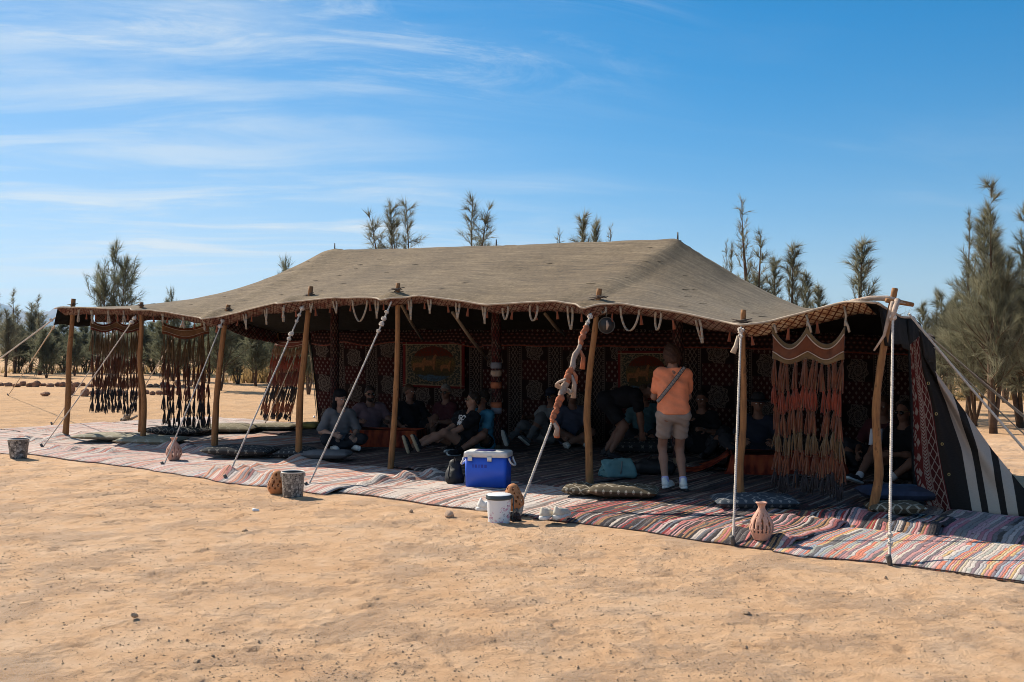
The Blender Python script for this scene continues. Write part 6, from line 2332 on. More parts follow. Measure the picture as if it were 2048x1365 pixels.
e = soft_bag([('c', p + Vector((-0.16, 0.05, 0.07)), p + Vector((0.18, 0.0, 0.07)), 0.085, 0.08), ('c', p + Vector((-0.10, 0.08, 0.13)), p + Vector((0.10, 0.05, 0.12)), 0.06, 0.06)], 0.018, 0.05, 'bag_black', 'holdall', 'black holdall on the rug between the teal bag and the woman in orange', 'bag')
b = MB()
b.tube([p + Vector((-0.1, 0.0, 0.17)), p + Vector((-0.05, -0.05, 0.24)), p + Vector((0.05, -0.05, 0.23)), p + Vector((0.1, 0.0, 0.16))], 0.009, 6)
b.build('handle', 'bag_black', e)

# ------------------------------------------------------------------ people
SKIN = [(0.27, 0.145, 0.10), (0.185, 0.092, 0.062), (0.40, 0.225, 0.16), (0.24, 0.125, 0.085)]
for i, c in enumerate(SKIN):
    mat('skin_%d' % i, c, 0.6, var=0.10, vscale=9, spec=0.3)
for nm, c in (('hair_dark', (0.022, 0.014, 0.010)), ('hair_brown', (0.070, 0.036, 0.018)), ('hair_grey', (0.20, 0.18, 0.16)), ('hair_auburn', (0.050, 0.021, 0.011))):
    mat(nm, c, 0.65, var=0.4, vscale=40, bump=0.6, bscale=90)
for nm, c in (('tee_orange', (0.80, 0.265, 0.135)), ('tee_mauve', (0.155, 0.100, 0.115)), ('tee_black', (0.013, 0.013, 0.016)), ('tee_blue', (0.055, 0.215, 0.330)), ('tee_white', (0.22, 0.215, 0.215)), ('tee_slate', (0.058, 0.068, 0.105)), ('tee_teal', (0.055, 0.115, 0.135)),
              ('top_grey', (0.155, 0.155, 0.165)), ('tee_maroon', (0.06, 0.02, 0.025)), ('tee_navy', (0.02, 0.025, 0.04)), ('shorts_khaki', (0.30, 0.24, 0.205)), ('shorts_black', (0.014, 0.014, 0.016)), ('trousers_grey', (0.12, 0.12, 0.125)), ('trousers_dark', (0.03, 0.03, 0.035)), ('scarf_black', (0.010, 0.010, 0.012)), ('sock_white', (0.6, 0.58, 0.6)), ('sock_lilac', (0.42, 0.38, 0.60))):
    mat(nm, c, 0.9, var=0.12, vscale=7, spec=0.1, bump=0.15, bscale=50)
mat('sunglass', (0.012, 0.012, 0.014), 0.15, spec=0.6)
mat('sunglass_frame', (0.55, 0.42, 0.24), 0.3, metal=0.6)
mat('eye_white', (0.6, 0.58, 0.56), 0.3)
mat('print_white', (0.70, 0.70, 0.70), 0.8)
mat('paper', (0.72, 0.74, 0.80), 0.6)


def v3(*a): return np.array(a, float)
def nrm(v): return v / (np.linalg.norm(v) + 1e-9)


def ik(a, b_, l1, l2, pole):
    """elbow or knee of a two-bone limb from a to b_, bending towards pole; returns joint and reachable end"""
    d = b_ - a
    L = np.linalg.norm(d)
    if L > (l1 + l2) * 0.995:
        b_ = a + d / L * (l1 + l2) * 0.995
        d = b_ - a
        L = np.linalg.norm(d)
    u_ = d / L
    x = (l1 * l1 - l2 * l2 + L * L) / (2 * L)
    h = math.sqrt(max(l1 * l1 - x * x, 0.0))
    w = pole - u_ * (pole @ u_)
    return a + u_ * x + nrm(w) * h, b_


def hand_prims(wr, fwd, palm, side, curl=0.5, s=1.0):
    """palm and five separate fingers; fwd: wrist to knuckles, palm: the way the palm faces, side: towards the thumb"""
    fwd, palm = nrm(fwd), nrm(palm - nrm(fwd) * (palm @ nrm(fwd)))
    side = nrm(np.cross(fwd, palm)) * (1 if np.cross(fwd, palm) @ side > 0 else -1)
    R = np.stack([side, palm, fwd], 1)
    pr = [('e', wr + fwd * 0.048 * s, (0.040 * s, 0.017 * s, 0.052 * s), R)]
    for i, (off, L) in enumerate(((0.030, 0.072), (0.010, 0.080), (-0.010, 0.075), (-0.029, 0.060))):
        p = wr + fwd * 0.088 * s + side * off * s
        d = nrm(fwd + side * off * 2.5 + palm * curl * 0.35)
        q = p + d * L * 0.45 * s
        d2 = nrm(d + palm * curl * 1.1)
        q2 = q + d2 * L * 0.32 * s
        q3 = q2 + nrm(d2 + palm * curl * 1.1) * L * 0.25 * s
        pr += [('c', p, q, 0.0095 * s, 0.0088 * s), ('c', q, q2, 0.0088 * s, 0.008 * s), ('c', q2, q3, 0.008 * s, 0.007 * s)]
    p = wr + fwd * 0.022 * s + side * 0.030 * s
    q = p + nrm(fwd * 0.65 + side * 0.8 + palm * 0.3) * 0.042 * s
    pr += [('c', p, q, 0.014 * s, 0.011 * s), ('c', q, q + nrm(fwd * 1.0 + side * 0.25 + palm * curl) * 0.032 * s, 0.0105 * s, 0.0085 * s)]
    return pr


def person(px, py, yaw, label, skin=0, hair='hair_dark', shirt='tee_black', bottom='shorts_black', pel=0.12, lean=0.0, side=0.0, hands=((0.2, 0.35, 0.2), (-0.2, 0.35, 0.2)),
           feet=((0.1, 0.7, 0.05), (-0.1, 0.7, 0.05)), knee=((0, 0, 1), (0, 0, 1)), elbow=((0.6, -0.6, -0.4), (-0.6, -0.6, -0.4)), head=(0, 0, 0), sleeve=0.62, leg=0.55, glasses=None, beard=None, hat=None,
           longhair=False, shoes=('shoe_white', 'shoe_sole'), shoe_dir=None, sc=1.0, bulk=1.0, res=0.0135, socks=None, z0=0.05, bare=False, Ydep=None, waist=0.0, bun=False, torso=0.50):
    """px, py: pixel of the ground point under the pelvis; yaw: facing, 0 = towards the camera, positive turns to the picture's right"""
    g = G(px, py, z0) if Ydep is None else Vector(((px - 1024) / FOC * Ydep, Ydep, z0))
    e = thing('person', g, label, 'person')
    fw = v3(math.sin(yaw), -math.cos(yaw), 0)
    rt = v3(-math.cos(yaw), -math.sin(yaw), 0)         # the person's own right
    up = v3(0, 0, 1)
    O = v3(g.x, g.y, g.z)
    W = lambda x, y, z: O + (rt * x + fw * y) * sc + up * z * sc
    D3 = lambda x, y, z: rt * x + fw * y + up * z
    P = W(0, 0, pel)
    td = nrm(D3(math.sin(side), math.sin(lean) * math.cos(side), math.cos(lean) * math.cos(side)))    # up along the spine
    tr = nrm(rt - td * (rt @ td))
    tf = np.cross(td, tr)
    if tf @ fw < 0:
        tf = -tf
    ch, nk = P + td * 0.30 * sc * torso / 0.5, P + td * torso * sc
    hd = nrm(D3(math.sin(head[2]), math.sin(head[0]) * 1.0, math.cos(head[0])))
    hc = nk + nrm(td * 0.35 + hd) * 0.165 * sc
    # head frame: turned by head[1] about the vertical, pitched by head[0]
    yw = yaw + head[1]
    hf = v3(math.sin(yw), -math.cos(yw), 0)
    hr_ = v3(-math.cos(yw), -math.sin(yw), 0)
    hu = nrm(hf * math.sin(head[0]) + up * math.cos(head[0]) + hr_ * math.sin(head[2]))
    hf = nrm(hf - hu * (hf @ hu))
    hr_ = np.cross(hf, hu)
    HR = np.stack([hr_, hf, hu], 1)
    H = lambda x, y, z: hc + HR @ (v3(x, y, z) * sc)
    sh = [nk - td * 0.072 * sc + tr * sx * 0.172 * sc * bulk for sx in (1, -1)]
    hp = [P + tr * sx * 0.095 * sc for sx in (1, -1)]
    el, wr = [], []
    for i in (0, 1):
        a, w_ = ik(sh[i], W(*hands[i]), 0.285 * sc, 0.255 * sc, D3(*elbow[i]))
        el.append(a)
        wr.append(w_)
    kn, an = [], []
    for i in (0, 1):
        a, w_ = ik(hp[i], W(*feet[i]), 0.43 * sc, 0.42 * sc, D3(*knee[i]))
        kn.append(a)
        an.append(w_)
    bk = bulk * sc
    body = [('c', hp[0], hp[1], 0.115 * bk, 0.115 * bk), ('c', P + td * 0.03, ch, 0.118 * bk, 0.125 * bk)]
    for sx in (1, -1):
        body += [('c', P + tr * sx * 0.055 * bk + td * 0.05, ch + tr * sx * 0.065 * bk, 0.092 * bk, 0.108 * bk), ('c', ch + tr * sx * 0.065 * bk, nk - td * 0.075 * sc + tr * sx * 0.11 * bk, 0.105 * bk, 0.070 * bk)]
    for i in (0, 1):
        body.append(('c', nk - td * 0.030 * sc, sh[i], 0.045 * sc, 0.048 * bk))
    tors = list(body)
    body += [('c', nk - td * 0.05 * sc, hc - hu * 0.06 * sc, 0.060 * sc, 0.054 * sc)]
    for i in (0, 1):
        body += [('c', sh[i], el[i], 0.054 * bk, 0.042 * bk), ('c', el[i], el[i] * 0.6 + wr[i] * 0.4, 0.042 * bk, 0.040 * bk), ('c', el[i] * 0.6 + wr[i] * 0.4, wr[i], 0.040 * bk, 0.027 * sc),
                 ('c', hp[i], kn[i], 0.090 * bk, 0.058 * bk), ('c', kn[i], kn[i] * 0.66 + an[i] * 0.34, 0.055 * bk, 0.056 * bk), ('c', kn[i] * 0.66 + an[i] * 0.34, an[i], 0.056 * bk, 0.036 * sc)]
    parts = [sdf_mesh(body, res * sc, 0.032)]
    hp_ = [('e', H(0, -0.008, 0.028), (0.076 * sc, 0.096 * sc, 0.100 * sc), HR), ('e', H(0, 0.022, -0.045), (0.058 * sc, 0.068 * sc, 0.070 * sc), HR), ('e', H(0, 0.045, -0.088), (0.030 * sc, 0.030 * sc, 0.024 * sc), HR),
           ('c', H(0, 0.088, 0.012), H(0, 0.108, -0.022), 0.010 * sc, 0.014 * sc), ('e', H(0, 0.078, 0.030), (0.052 * sc, 0.016 * sc, 0.012 * sc), HR), ('e', H(0, 0.082, -0.056), (0.024 * sc, 0.012 * sc, 0.010 * sc), HR),
           ('e', H(0.077, -0.006, -0.008), (0.012 * sc, 0.022 * sc, 0.032 * sc), HR), ('e', H(-0.077, -0.006, -0.008), (0.012 * sc, 0.022 * sc, 0.032 * sc), HR), ('c', hc - hu * 0.05 * sc, nk, 0.050 * sc, 0.054 * sc),
           ('-', H(0.030, 0.100, 0.010), (0.018 * sc, 0.014 * sc, 0.011 * sc), HR), ('-', H(-0.030, 0.100, 0.010), (0.018 * sc, 0.014 * sc, 0.011 * sc), HR), ('-', H(0, 0.098, -0.0565), (0.022 * sc, 0.010 * sc, 0.0025 * sc), HR)]
    parts.append(sdf_mesh(hp_, 0.0085 * sc, 0.014))
    for i in (0, 1):
        f_ = nrm(wr[i] - el[i])
        pf = nrm(D3((-1 if i == 0 else 1) * 0.8, 0.1, -0.6))
        parts.append(sdf_mesh(hand_prims(wr[i] - f_ * 0.005, f_, pf, D3(-0.3 if i == 0 else 0.3, 0.9, 0.3), 0.55, sc), 0.0062 * sc, 0.007, pad=0.02))
    V, F = join(parts)
    np_mesh('body', V, F, 'skin_%d' % skin, e)
    # eyes
    for sx in (1, -1):
        b = MB()
        ev, ef = sdf_mesh([('e', H(sx * 0.030, 0.087, 0.010), (0.012 * sc, 0.009 * sc, 0.009 * sc), HR)], 0.004 * sc, 0.01, pad=0.01)
        np_mesh('eye', ev, ef, 'eye_white', e)
    # clothes: the same limbs a little fuller, creased
    ph = px * 0.37

    def crease(am):
        return lambda D, X_, Y_, Z_: D + am * 1.35 * (0.9 * np.sin(X_ * 15 + Z_ * 22 + 3 * ph) * np.sin(Y_ * 17 + Z_ * 9 + ph) + np.sin(X_ * 34 + Z_ * 41 + ph) * np.sin(Y_ * 37 - Z_ * 29 + 2 * ph) + 0.6 * np.sin(Z_ * 63 + X_ * 20 + ph) * np.sin(Y_ * 25 + ph))
    o3 = 0.017 * sc
    sp = [('c', q[1], q[2], q[3] + o3, q[4] + o3) for q in (tors if waist < 0.05 else tors[1:])] + [('c', P - td * (0.05 - waist) * sc + tr * 0.07 * bk, P - td * (0.05 - waist) * sc - tr * 0.07 * bk, 0.125 * bk, 0.125 * bk)]
    if waist > 0.05:                                  # a loose straight shirt hanging over the waistband
        for sx in (1, -1):
            sp.append(('c', P + td * 0.02 + tr * sx * 0.082 * bk, ch + tr * sx * 0.07 * bk, 0.132 * bk, 0.118 * bk))
    for i in (0, 1):
        sp.append(('c', sh[i], sh[i] + (el[i] - sh[i]) * min(sleeve, 1.0), 0.054 * bk + o3 * 1.2, 0.046 * bk + o3 * 1.7))
        if sleeve > 1:
            sp.append(('c', el[i], el[i] + (wr[i] - el[i]) * (sleeve - 1), 0.046 * bk + o3, 0.034 * bk + o3))
    P0 = np.array(P)
    hem = lambda D, X_, Y_, Z_: np.maximum(crease(0.0042)(D, X_, Y_, Z_), -((X_ - P0[0]) * td[0] + (Y_ - P0[1]) * td[1] + (Z_ - P0[2]) * td[2]) - (0.10 - waist) * sc)
    neck0 = nk - td * 0.022 * sc
    
    def hem2(D, X_, Y_, Z_):
        D = hem(D, X_, Y_, Z_)
        al = (X_ - neck0[0]) * td[0] + (Y_ - neck0[1]) * td[1] + (Z_ - neck0[2]) * td[2]
        fo = (X_ - neck0[0]) * tf[0] + (Y_ - neck0[1]) * tf[1] + (Z_ - neck0[2]) * tf[2]
        ra = np.sqrt((X_ - neck0[0]) ** 2 + (Y_ - neck0[1]) ** 2 + (Z_ - neck0[2]) ** 2 - np.minimum(al * al, 0.04))
        return np.where((ra < 0.088 * sc) & (al > -0.12 * sc), np.maximum(D, al + 0.35 * fo), D)

    V, F = sdf_mesh(sp, res * sc, 0.035, hem2)
    np_mesh('shirt', V, F, shirt, e)
    hw = 0.128 if waist < 0.05 else 0.123
    pp = [('c', hp[0], hp[1], hw * bk, hw * bk), ('c', P + td * 0.02, P + td * 0.07 * sc, 0.118 * bk, 0.112 * bk)]
    for i in (0, 1):
        k_ = min(leg, 1.0)
        pp.append(('c', hp[i], hp[i] + (kn[i] - hp[i]) * k_, 0.100 * bk + 0.008, (0.090 - 0.022 * k_) * bk + 0.022 * sc))
        if leg > 1:
            pp.append(('c', kn[i], kn[i] + (an[i] - kn[i]) * (leg - 1), 0.068 * bk, 0.050 * bk))
    if leg <= 1:
        def cutl(D, X_, Y_, Z_):
            D = crease(0.004)(D, X_, Y_, Z_)
            for i in (0, 1):
                d = nrm(kn[i] - hp[i])
                q = hp[i] + (kn[i] - hp[i]) * leg
                along = (X_ - q[0]) * d[0] + (Y_ - q[1]) * d[1] + (Z_ - q[2]) * d[2]
                rad = np.sqrt((X_ - q[0]) ** 2 + (Y_ - q[1]) ** 2 + (Z_ - q[2]) ** 2)
                D = np.where(rad < 0.20 * sc, np.maximum(D, along), D)
            return D
    else:
        cutl = crease(0.005)
    V, F = sdf_mesh(pp, res * sc, 0.022 if leg <= 1 else 0.03, cutl)
    np_mesh('shorts' if leg <= 1 else 'trousers', V, F, bottom, e)
    # hair
    if hair:
        hpz = [('e', H(0, -0.016, 0.038), (0.085 * sc, 0.101 * sc, 0.103 * sc), HR)]
        if longhair:
            hpz += [('e', H(0, -0.030, -0.02), (0.104 * sc, 0.088 * sc, 0.120 * sc), HR), ('c', H(0, -0.055, 0.0), H(0, -0.060, -0.10), 0.068 * sc, 0.060 * sc), ('c', H(0.05, -0.03, 0.0), H(0.055, -0.02, -0.12), 0.036 * sc, 0.028 * sc), ('c', H(-0.05, -0.03, 0.0), H(-0.055, -0.02, -0.12), 0.036 * sc, 0.028 * sc)]
        else:
            hpz += [('e', H(0, -0.045, -0.015), (0.066 * sc, 0.055 * sc, 0.062 * sc), HR)]
        if bun:
            hpz += [('e', H(0, -0.095, -0.02), (0.04 * sc, 0.04 * sc, 0.045 * sc), HR)]
        n_ = HR @ nrm(v3(0, -0.62, 0.78) if not longhair else v3(0, -0.93, 0.36))
        q_ = H(0, 0.062 if not longhair else 0.035, 0.062)

        def hcut(D, X_, Y_, Z_):
            D = D + 0.004 * np.sin(X_ * 90 + Y_ * 70) * np.sin(Z_ * 60 + X_ * 30)
            return np.maximum(D, -((X_ - q_[0]) * n_[0] + (Y_ - q_[1]) * n_[1] + (Z_ - q_[2]) * n_[2]) - 0.0)
        V, F = sdf_mesh(hpz, 0.0095 * sc, 0.02, hcut)
        if longhair:                                  # locks falling straight down over the neck
            lk = []
            for a_, l_ in ((-0.055, 0.15), (-0.03, 0.17), (0.0, 0.18), (0.03, 0.17), (0.055, 0.15)):
                q0 = H(a_, -0.075 + abs(a_) * 0.5, 0.005)
                lk.append(('c', q0, q0 - up * l_ * sc - hf * 0.02, 0.034 * sc, 0.020 * sc))
            V, F = join([(V, F), sdf_mesh(lk, 0.009 * sc, 0.012, lambda D, X_, Y_, Z_: D + 0.003 * np.sin(X_ * 140) * np.sin(Y_ * 120 + Z_ * 9))])
        np_mesh('hair', V, F, hair, e)
    if beard:
        V, F = sdf_mesh([('e', H(0, 0.040, -0.075), (0.060 * sc, 0.062 * sc, 0.052 * sc), HR), ('-', H(0, 0.10, -0.052), (0.020 * sc, 0.02 * sc, 0.008 * sc), HR)], 0.009 * sc, 0.02)
        np_mesh('beard', V, F, beard, e)
    if hat == 'scarf':
        V, F = sdf_mesh([('e', H(0, -0.02, 0.075), (0.094 * sc, 0.112 * sc, 0.075 * sc), HR), ('e', H(0, -0.06, 0.03), (0.082 * sc, 0.062 * sc, 0.08 * sc), HR), ('c', H(0.07, -0.03, 0.0), H(0.085, 0.0, -0.25), 0.03 * sc, 0.045 * sc), ('c', H(0.085, 0.0, -0.25), H(0.075, 0.05, -0.40), 0.045 * sc, 0.035 * sc)], 0.010 * sc, 0.03, crease(0.003))
        np_mesh('headscarf', V, F, 'scarf_black', e)
    if hat in ('cap', 'sunhat'):
        b = MB()
        c0 = Vector(H(0, -0.012, 0.055))
        Rm = Matrix([list(r) for r in HR])
        n = 20
        prof = [(0.090, 0.0), (0.092, 0.03), (0.084, 0.06), (0.060, 0.085), (0.025, 0.096), (0.001, 0.098)]
        vs = [c0 + Rm @ Vector((r * math.cos(q) * sc, r * 1.12 * math.sin(q) * sc, z * sc)) for r, z in prof for q in np.linspace(0, 2 * math.pi, n, endpoint=False)]
        b.add(vs, [(i * n + k, i * n + (k + 1) % n, (i + 1) * n + (k + 1) % n, (i + 1) * n + k) for i in range(len(prof) - 1) for k in range(n)])
        if hat == 'sunhat':
            vs = [c0 + Rm @ Vector((r * math.cos(q) * sc, r * 1.05 * math.sin(q) * sc, z * sc)) for r, z in ((0.090, 0.006), (0.13, -0.004), (0.155, -0.016)) for q in np.linspace(0, 2 * math.pi, n, endpoint=False)]
            b.add(vs, [(i * n + k, i * n + (k + 1) % n, (i + 1) * n + (k + 1) % n, (i + 1) * n + k) for i in range(2) for k in range(n)])
        else:
            b.grid(lambda a, c: c0 + Rm @ Vector(((a - 0.5) * 0.15 * (1 - 0.3 * c) * sc, (0.088 + c * 0.075 - 0.09 * (a - 0.5) ** 2 * 4 * 0.35) * sc, (0.004 - 0.02 * c) * sc)), 8, 4)
        b.build('hat' if hat == 'sunhat' else 'cap', 'tee_navy' if hat == 'cap' else 'trousers_dark', e, solid=0.004)
    if glasses:
        zg, yg = (0.012, 0.108) if glasses == 'on' else (0.075, 0.080)
        b = MB()
        for sx in (1, -1):
            ring = [Vector(H(sx * 0.034 + 0.026 * math.cos(q), yg - 0.004 * abs(math.cos(q)), zg + 0.021 * math.sin(q))) for q in np.linspace(0, 2 * math.pi, 14, endpoint=False)]
            b.add(ring + [r + Vector(hf) * -0.004 for r in ring], [tuple(range(14)), tuple(range(27, 13, -1))] + [(k, (k + 1) % 14, 14 + (k + 1) % 14, 14 + k) for k in range(14)])
        go = b.build('sunglasses', 'sunglass', e)
        b = MB()
        for sx in (1, -1):
            b.tube([Vector(H(sx * 0.060, yg - 0.008, zg + 0.008)), Vector(H(sx * 0.085, 0.05, zg + 0.010)), Vector(H(sx * 0.086, -0.02, zg + 0.004))], 0.0042, 5)
        b.tube([Vector(H(0.010, yg, zg + 0.006)), Vector(H(-0.010, yg, zg + 0.006))], 0.003, 5)
        b.build('frame', 'sunglass_frame', go)
    # shoes and socks
    if not bare:
        for i in (0, 1):
            d = nrm(an[i] - kn[i])
            sd = D3(*shoe_dir[i]) if shoe_dir is not None else nrm(fw - d * (fw @ d) * 0.5)
            y_ = nrm(sd)
            z_ = nrm(-d - y_ * (-d @ y_))
            x_ = np.cross(y_, z_)
            R = Matrix([[x_[k], y_[k], z_[k]] for k in range(3)])
            p = Vector(an[i]) + Vector(-z_) * 0.070 * sc - Vector(y_) * 0.045 * sc
            u_, so, f = shoe_prims(R, p, 0.27 * sc)
            p0 = np.array(p)
            cutS = lambda D, X_, Y_, Z_: np.maximum(D, np.abs((X_ - p0[0]) * z_[0] + (Y_ - p0[1]) * z_[1] + (Z_ - p0[2]) * z_[2] - 0.014) - 0.014)
            cutU = lambda D, X_, Y_, Z_: np.maximum(D, 0.020 - ((X_ - p0[0]) * z_[0] + (Y_ - p0[1]) * z_[1] + (Z_ - p0[2]) * z_[2]))
            V, F = sdf_mesh(u_, 0.010, 0.02, cutU)
            so_ = np_mesh('shoe', V, F, shoes[0], e)
            V, F = sdf_mesh(so, 0.010, 0.015, cutS)
            np_mesh('sole', V, F, shoes[1], so_)
            if socks:
                a_ = an[i] + (kn[i] - an[i]) * 0.10
                V, F = sdf_mesh([('c', an[i] - (kn[i] - an[i]) * 0.03, a_, 0.043 * sc, 0.044 * sc)], 0.011, 0.01)
                np_mesh('sock', V, F, socks, e)
    e_info = dict(P=P, ch=ch, nk=nk, td=td, tr=tr, tf=tf, wr=wr, el=el, sh=sh, H=H, HR=HR, W=W, D3=D3)
    return e, e_info


R_ = math.radians
# standing woman in orange, her back to the camera, looking down at something in her hands
k_, I = person(1347, 982, R_(180 + 2), 'woman in an orange T-shirt and khaki shorts standing with her back turned', 0, 'hair_auburn', 'tee_orange', 'shorts_khaki', pel=0.87, lean=0.10, hands=((0.08, 0.33, 1.20), (-0.08, 0.33, 1.20)),
               elbow=((0.35, -0.1, -1.0), (-0.35, -0.1, -1.0)), feet=((0.11, -0.02, 0.10), (-0.09, 0.02, 0.10)), knee=((0, 1, 0), (0, 1, 0)), head=(0.62, 0.0, 0), longhair=True, leg=0.64, sleeve=0.66, shoe_dir=((0.12, 1, -0.0), (0.5, 0.85, 0)), socks='sock_lilac', sc=0.955, bulk=0.89, res=0.011, z0=0.045, waist=0.10, torso=0.545)
b = MB()
P, ch, td, tr, tf = I['P'], I['ch'], I['td'], I['tr'], I['tf']
pts = []
for a in np.linspace(0, 1, 16):
    x = -0.11 + 0.31 * a
    z = 0.52 - 0.38 * a
    pts.append((-x, z, -(0.118 + 0.045 * math.sin(a * 3.0))))
b = MB()
q = [Vector(P + tr * (-x) * -1 + td * z + tf * y) for x, z, y in pts]
for i in range(len(q) - 1):
    d = (q[i + 1] - q[i]).normalized()
    sd = d.cross(Vector(tf)).normalized() * 0.021
    u0, u1 = i / 15, (i + 1) / 15
    b.add([q[i] - sd, q[i] + sd, q[i + 1] + sd, q[i + 1] - sd], [(0, 1, 2, 3)], 0, [(u0, 0), (u0, 1), (u1, 1), (u1, 0)])


def b_strap(nt, b_):
    u, v = nt.uv()
    ch_ = ((u * 60.0).fract().gt(0.5) - (v * 5.0).fract().gt(0.5)).abs()
    c = nt.mix(ch_ * (v - 0.5).abs().lt(0.38), (0.03, 0.03, 0.032), (0.42, 0.38, 0.36))
    setc(nt, b_, c)


mat('woven_strap', rough=0.9, build=b_strap)
b.build('bag_strap', 'woven_strap', k_, solid=0.005)

# bending person in black
person(1213, 925, R_(82), 'person in black bending down over the bags', 1, 'hair_dark', 'tee_black', 'shorts_black', pel=0.80, lean=1.35, hands=((0.06, 0.52, 0.30), (-0.12, 0.50, 0.26)), elbow=((0.5, 0.2, 0.2), (-0.5, 0.2, 0.2)),
       feet=((0.12, 0.06, 0.08), (-0.10, -0.02, 0.08)), knee=((0, 1, 0), (0, 1, 0)), head=(1.25, 0.15, 0), leg=0.78, shoes=('shoe_black', 'shoe_black'), glasses='on', Ydep=14.2, bulk=1.1, sleeve=0.6)
# woman in headscarf, kneeling
person(676, 903, R_(28), 'woman in a black headscarf and grey top sitting at the left end of the group', 2, 'hair_dark', 'top_grey', 'trousers_dark', pel=0.13, lean=0.16, hands=((0.18, 0.32, 0.26), (-0.14, 0.34, 0.24)), feet=((-0.10, 0.36, 0.07), (0.16, 0.40, 0.07)),
       knee=((1, 0.35, 0.30), (-1, 0.35, 0.30)), head=(0.22, 0.25, 0), sleeve=0.85, leg=1.9, hat='scarf', shoes=('shoe_white', 'shoe_sole'), Ydep=15.3)
# bearded man in mauve
person(738, 896, R_(24), 'bearded man in a mauve T-shirt and sunglasses behind the red-covered table', 1, 'hair_dark', 'tee_mauve', 'trousers_dark', pel=0.13, lean=0.10, hands=((0.26, 0.30, 0.36), (-0.22, 0.34, 0.34)), feet=((0.25, 0.35, 0.07), (-0.25, 0.35, 0.07)),
       knee=((0.9, 0.4, 0.5), (-0.9, 0.4, 0.5)), head=(0.10, -0.12, 0), beard='hair_dark', glasses='on', leg=1.9, Ydep=16.6, bulk=1.14)
# man in black further right
person(820, 890, R_(20), 'man in a black T-shirt leaning back right of the pole by the table', 1, 'hair_brown', 'tee_black', 'shorts_black', pel=0.15, lean=-0.08, hands=((0.22, 0.32, 0.26), (-0.24, 0.28, 0.22)), feet=((0.30, 0.45, 0.07), (-0.25, 0.40, 0.07)), knee=((0.8, 0.3, 0.7), (-0.8, 0.3, 0.7)), head=(0.0, 0.55, 0), leg=0.7, Ydep=16.8, bulk=1.06, shoes=('shoe_black', 'shoe_black'))
person(893, 884, R_(-38), 'grey-haired man with crossed arms sitting behind the man in the printed T-shirt', 1, 'hair_grey', 'tee_maroon', 'trousers_dark', pel=0.15, lean=0.02, hands=((0.05, 0.28, 0.30), (-0.10, 0.30, 0.34)), feet=((0.30, 0.35, 0.07), (-0.30, 0.30, 0.07)), knee=((0.8, 0.4, 0.7), (-0.8, 0.4, 0.7)), head=(0.12, 0.3, 0), glasses='on', leg=1.9, Ydep=16.8)
# man in printed black T-shirt, legs stretched to the left
k_, I = person(927, 908, R_(-62), 'man in a black T-shirt with white lettering, bare legs stretched out to the left', 0, 'hair_dark', 'tee_black', 'shorts_black', pel=0.13, lean=-0.26, hands=((0.05, 0.36, 0.27), (-0.10, 0.36, 0.27)), elbow=((0.8, -0.5, -0.5), (-0.8, -0.5, -0.5)),
               feet=((0.10, 0.80, 0.12), (-0.16, 0.76, 0.17)), knee=((0.1, 0, 1), (-0.1, 0, 1)), head=(-0.12, -0.38, 0), glasses='on', leg=0.42, shoes=('shoe_black', 'sole_tan'), shoe_dir=((-0.1, 0.35, 0.95), (-0.15, 0.45, 0.9)), Ydep=14.7, res=0.012, bulk=1.04)
for txt, dz in (('YGO', 0.345), ('MMQ', 0.265)):
    cu = bpy.data.curves.new('shirt_print', 'FONT')
    cu.body = txt
    cu.size = 0.105
    cu.shear = 0.35
    cu.extrude = 0.002
    cu.align_x = 'CENTER'
    cu.offset = 0.002
    o = bpy.data.objects.new('shirt_print', cu)
    COL.objects.link(o)
    dg = bpy.context.evaluated_depsgraph_get()
    me = bpy.data.meshes.new_from_object(o.evaluated_get(dg))
    bpy.data.objects.remove(o)
    tf, tr, td, P = I['tf'], I['tr'], I['td'], I['P']
    xa = nrm(-tr * 0.95 + tf * 0.0)                   # reading direction seen from the front
    za = td
    ya = np.cross(za, xa)
    org = P + td * dz + tf * 0.155
    M = Matrix([[xa[k], za[k], -ya[k], org[k]] for k in range(3)] + [[0, 0, 0, 1]])
    me.transform(M)
    for v in me.vertices:                             # follow the chest
        d = (np.array(v.co) - P) @ tr
        v.co = Vector(np.array(v.co) - tf * (d * d) * 1.6)
    link('shirt_print', me, 'print_white', k_)
# man in blue
person(966, 906, R_(-50), 'man in a blue T-shirt with sunglasses sitting behind the blue cooler', 1, 'hair_dark', 'tee_blue', 'shorts_black', pel=0.13, lean=0.04, hands=((0.16, 0.30, 0.26), (-0.12, 0.36, 0.22)), feet=((0.05, 0.50, 0.08), (-0.22, 0.62, 0.07)), knee=((0.4, 0.2, 0.5), (-0.5, 0.1, 0.4)),
       head=(-0.05, -0.45, 0), glasses='on', leg=0.5, shoes=('shoe_black', 'shoe_sole'), shoe_dir=((0, 1, 0.05), (-0.2, 1, 0.05)), socks='scarf_black', Ydep=15.0, res=0.0125)
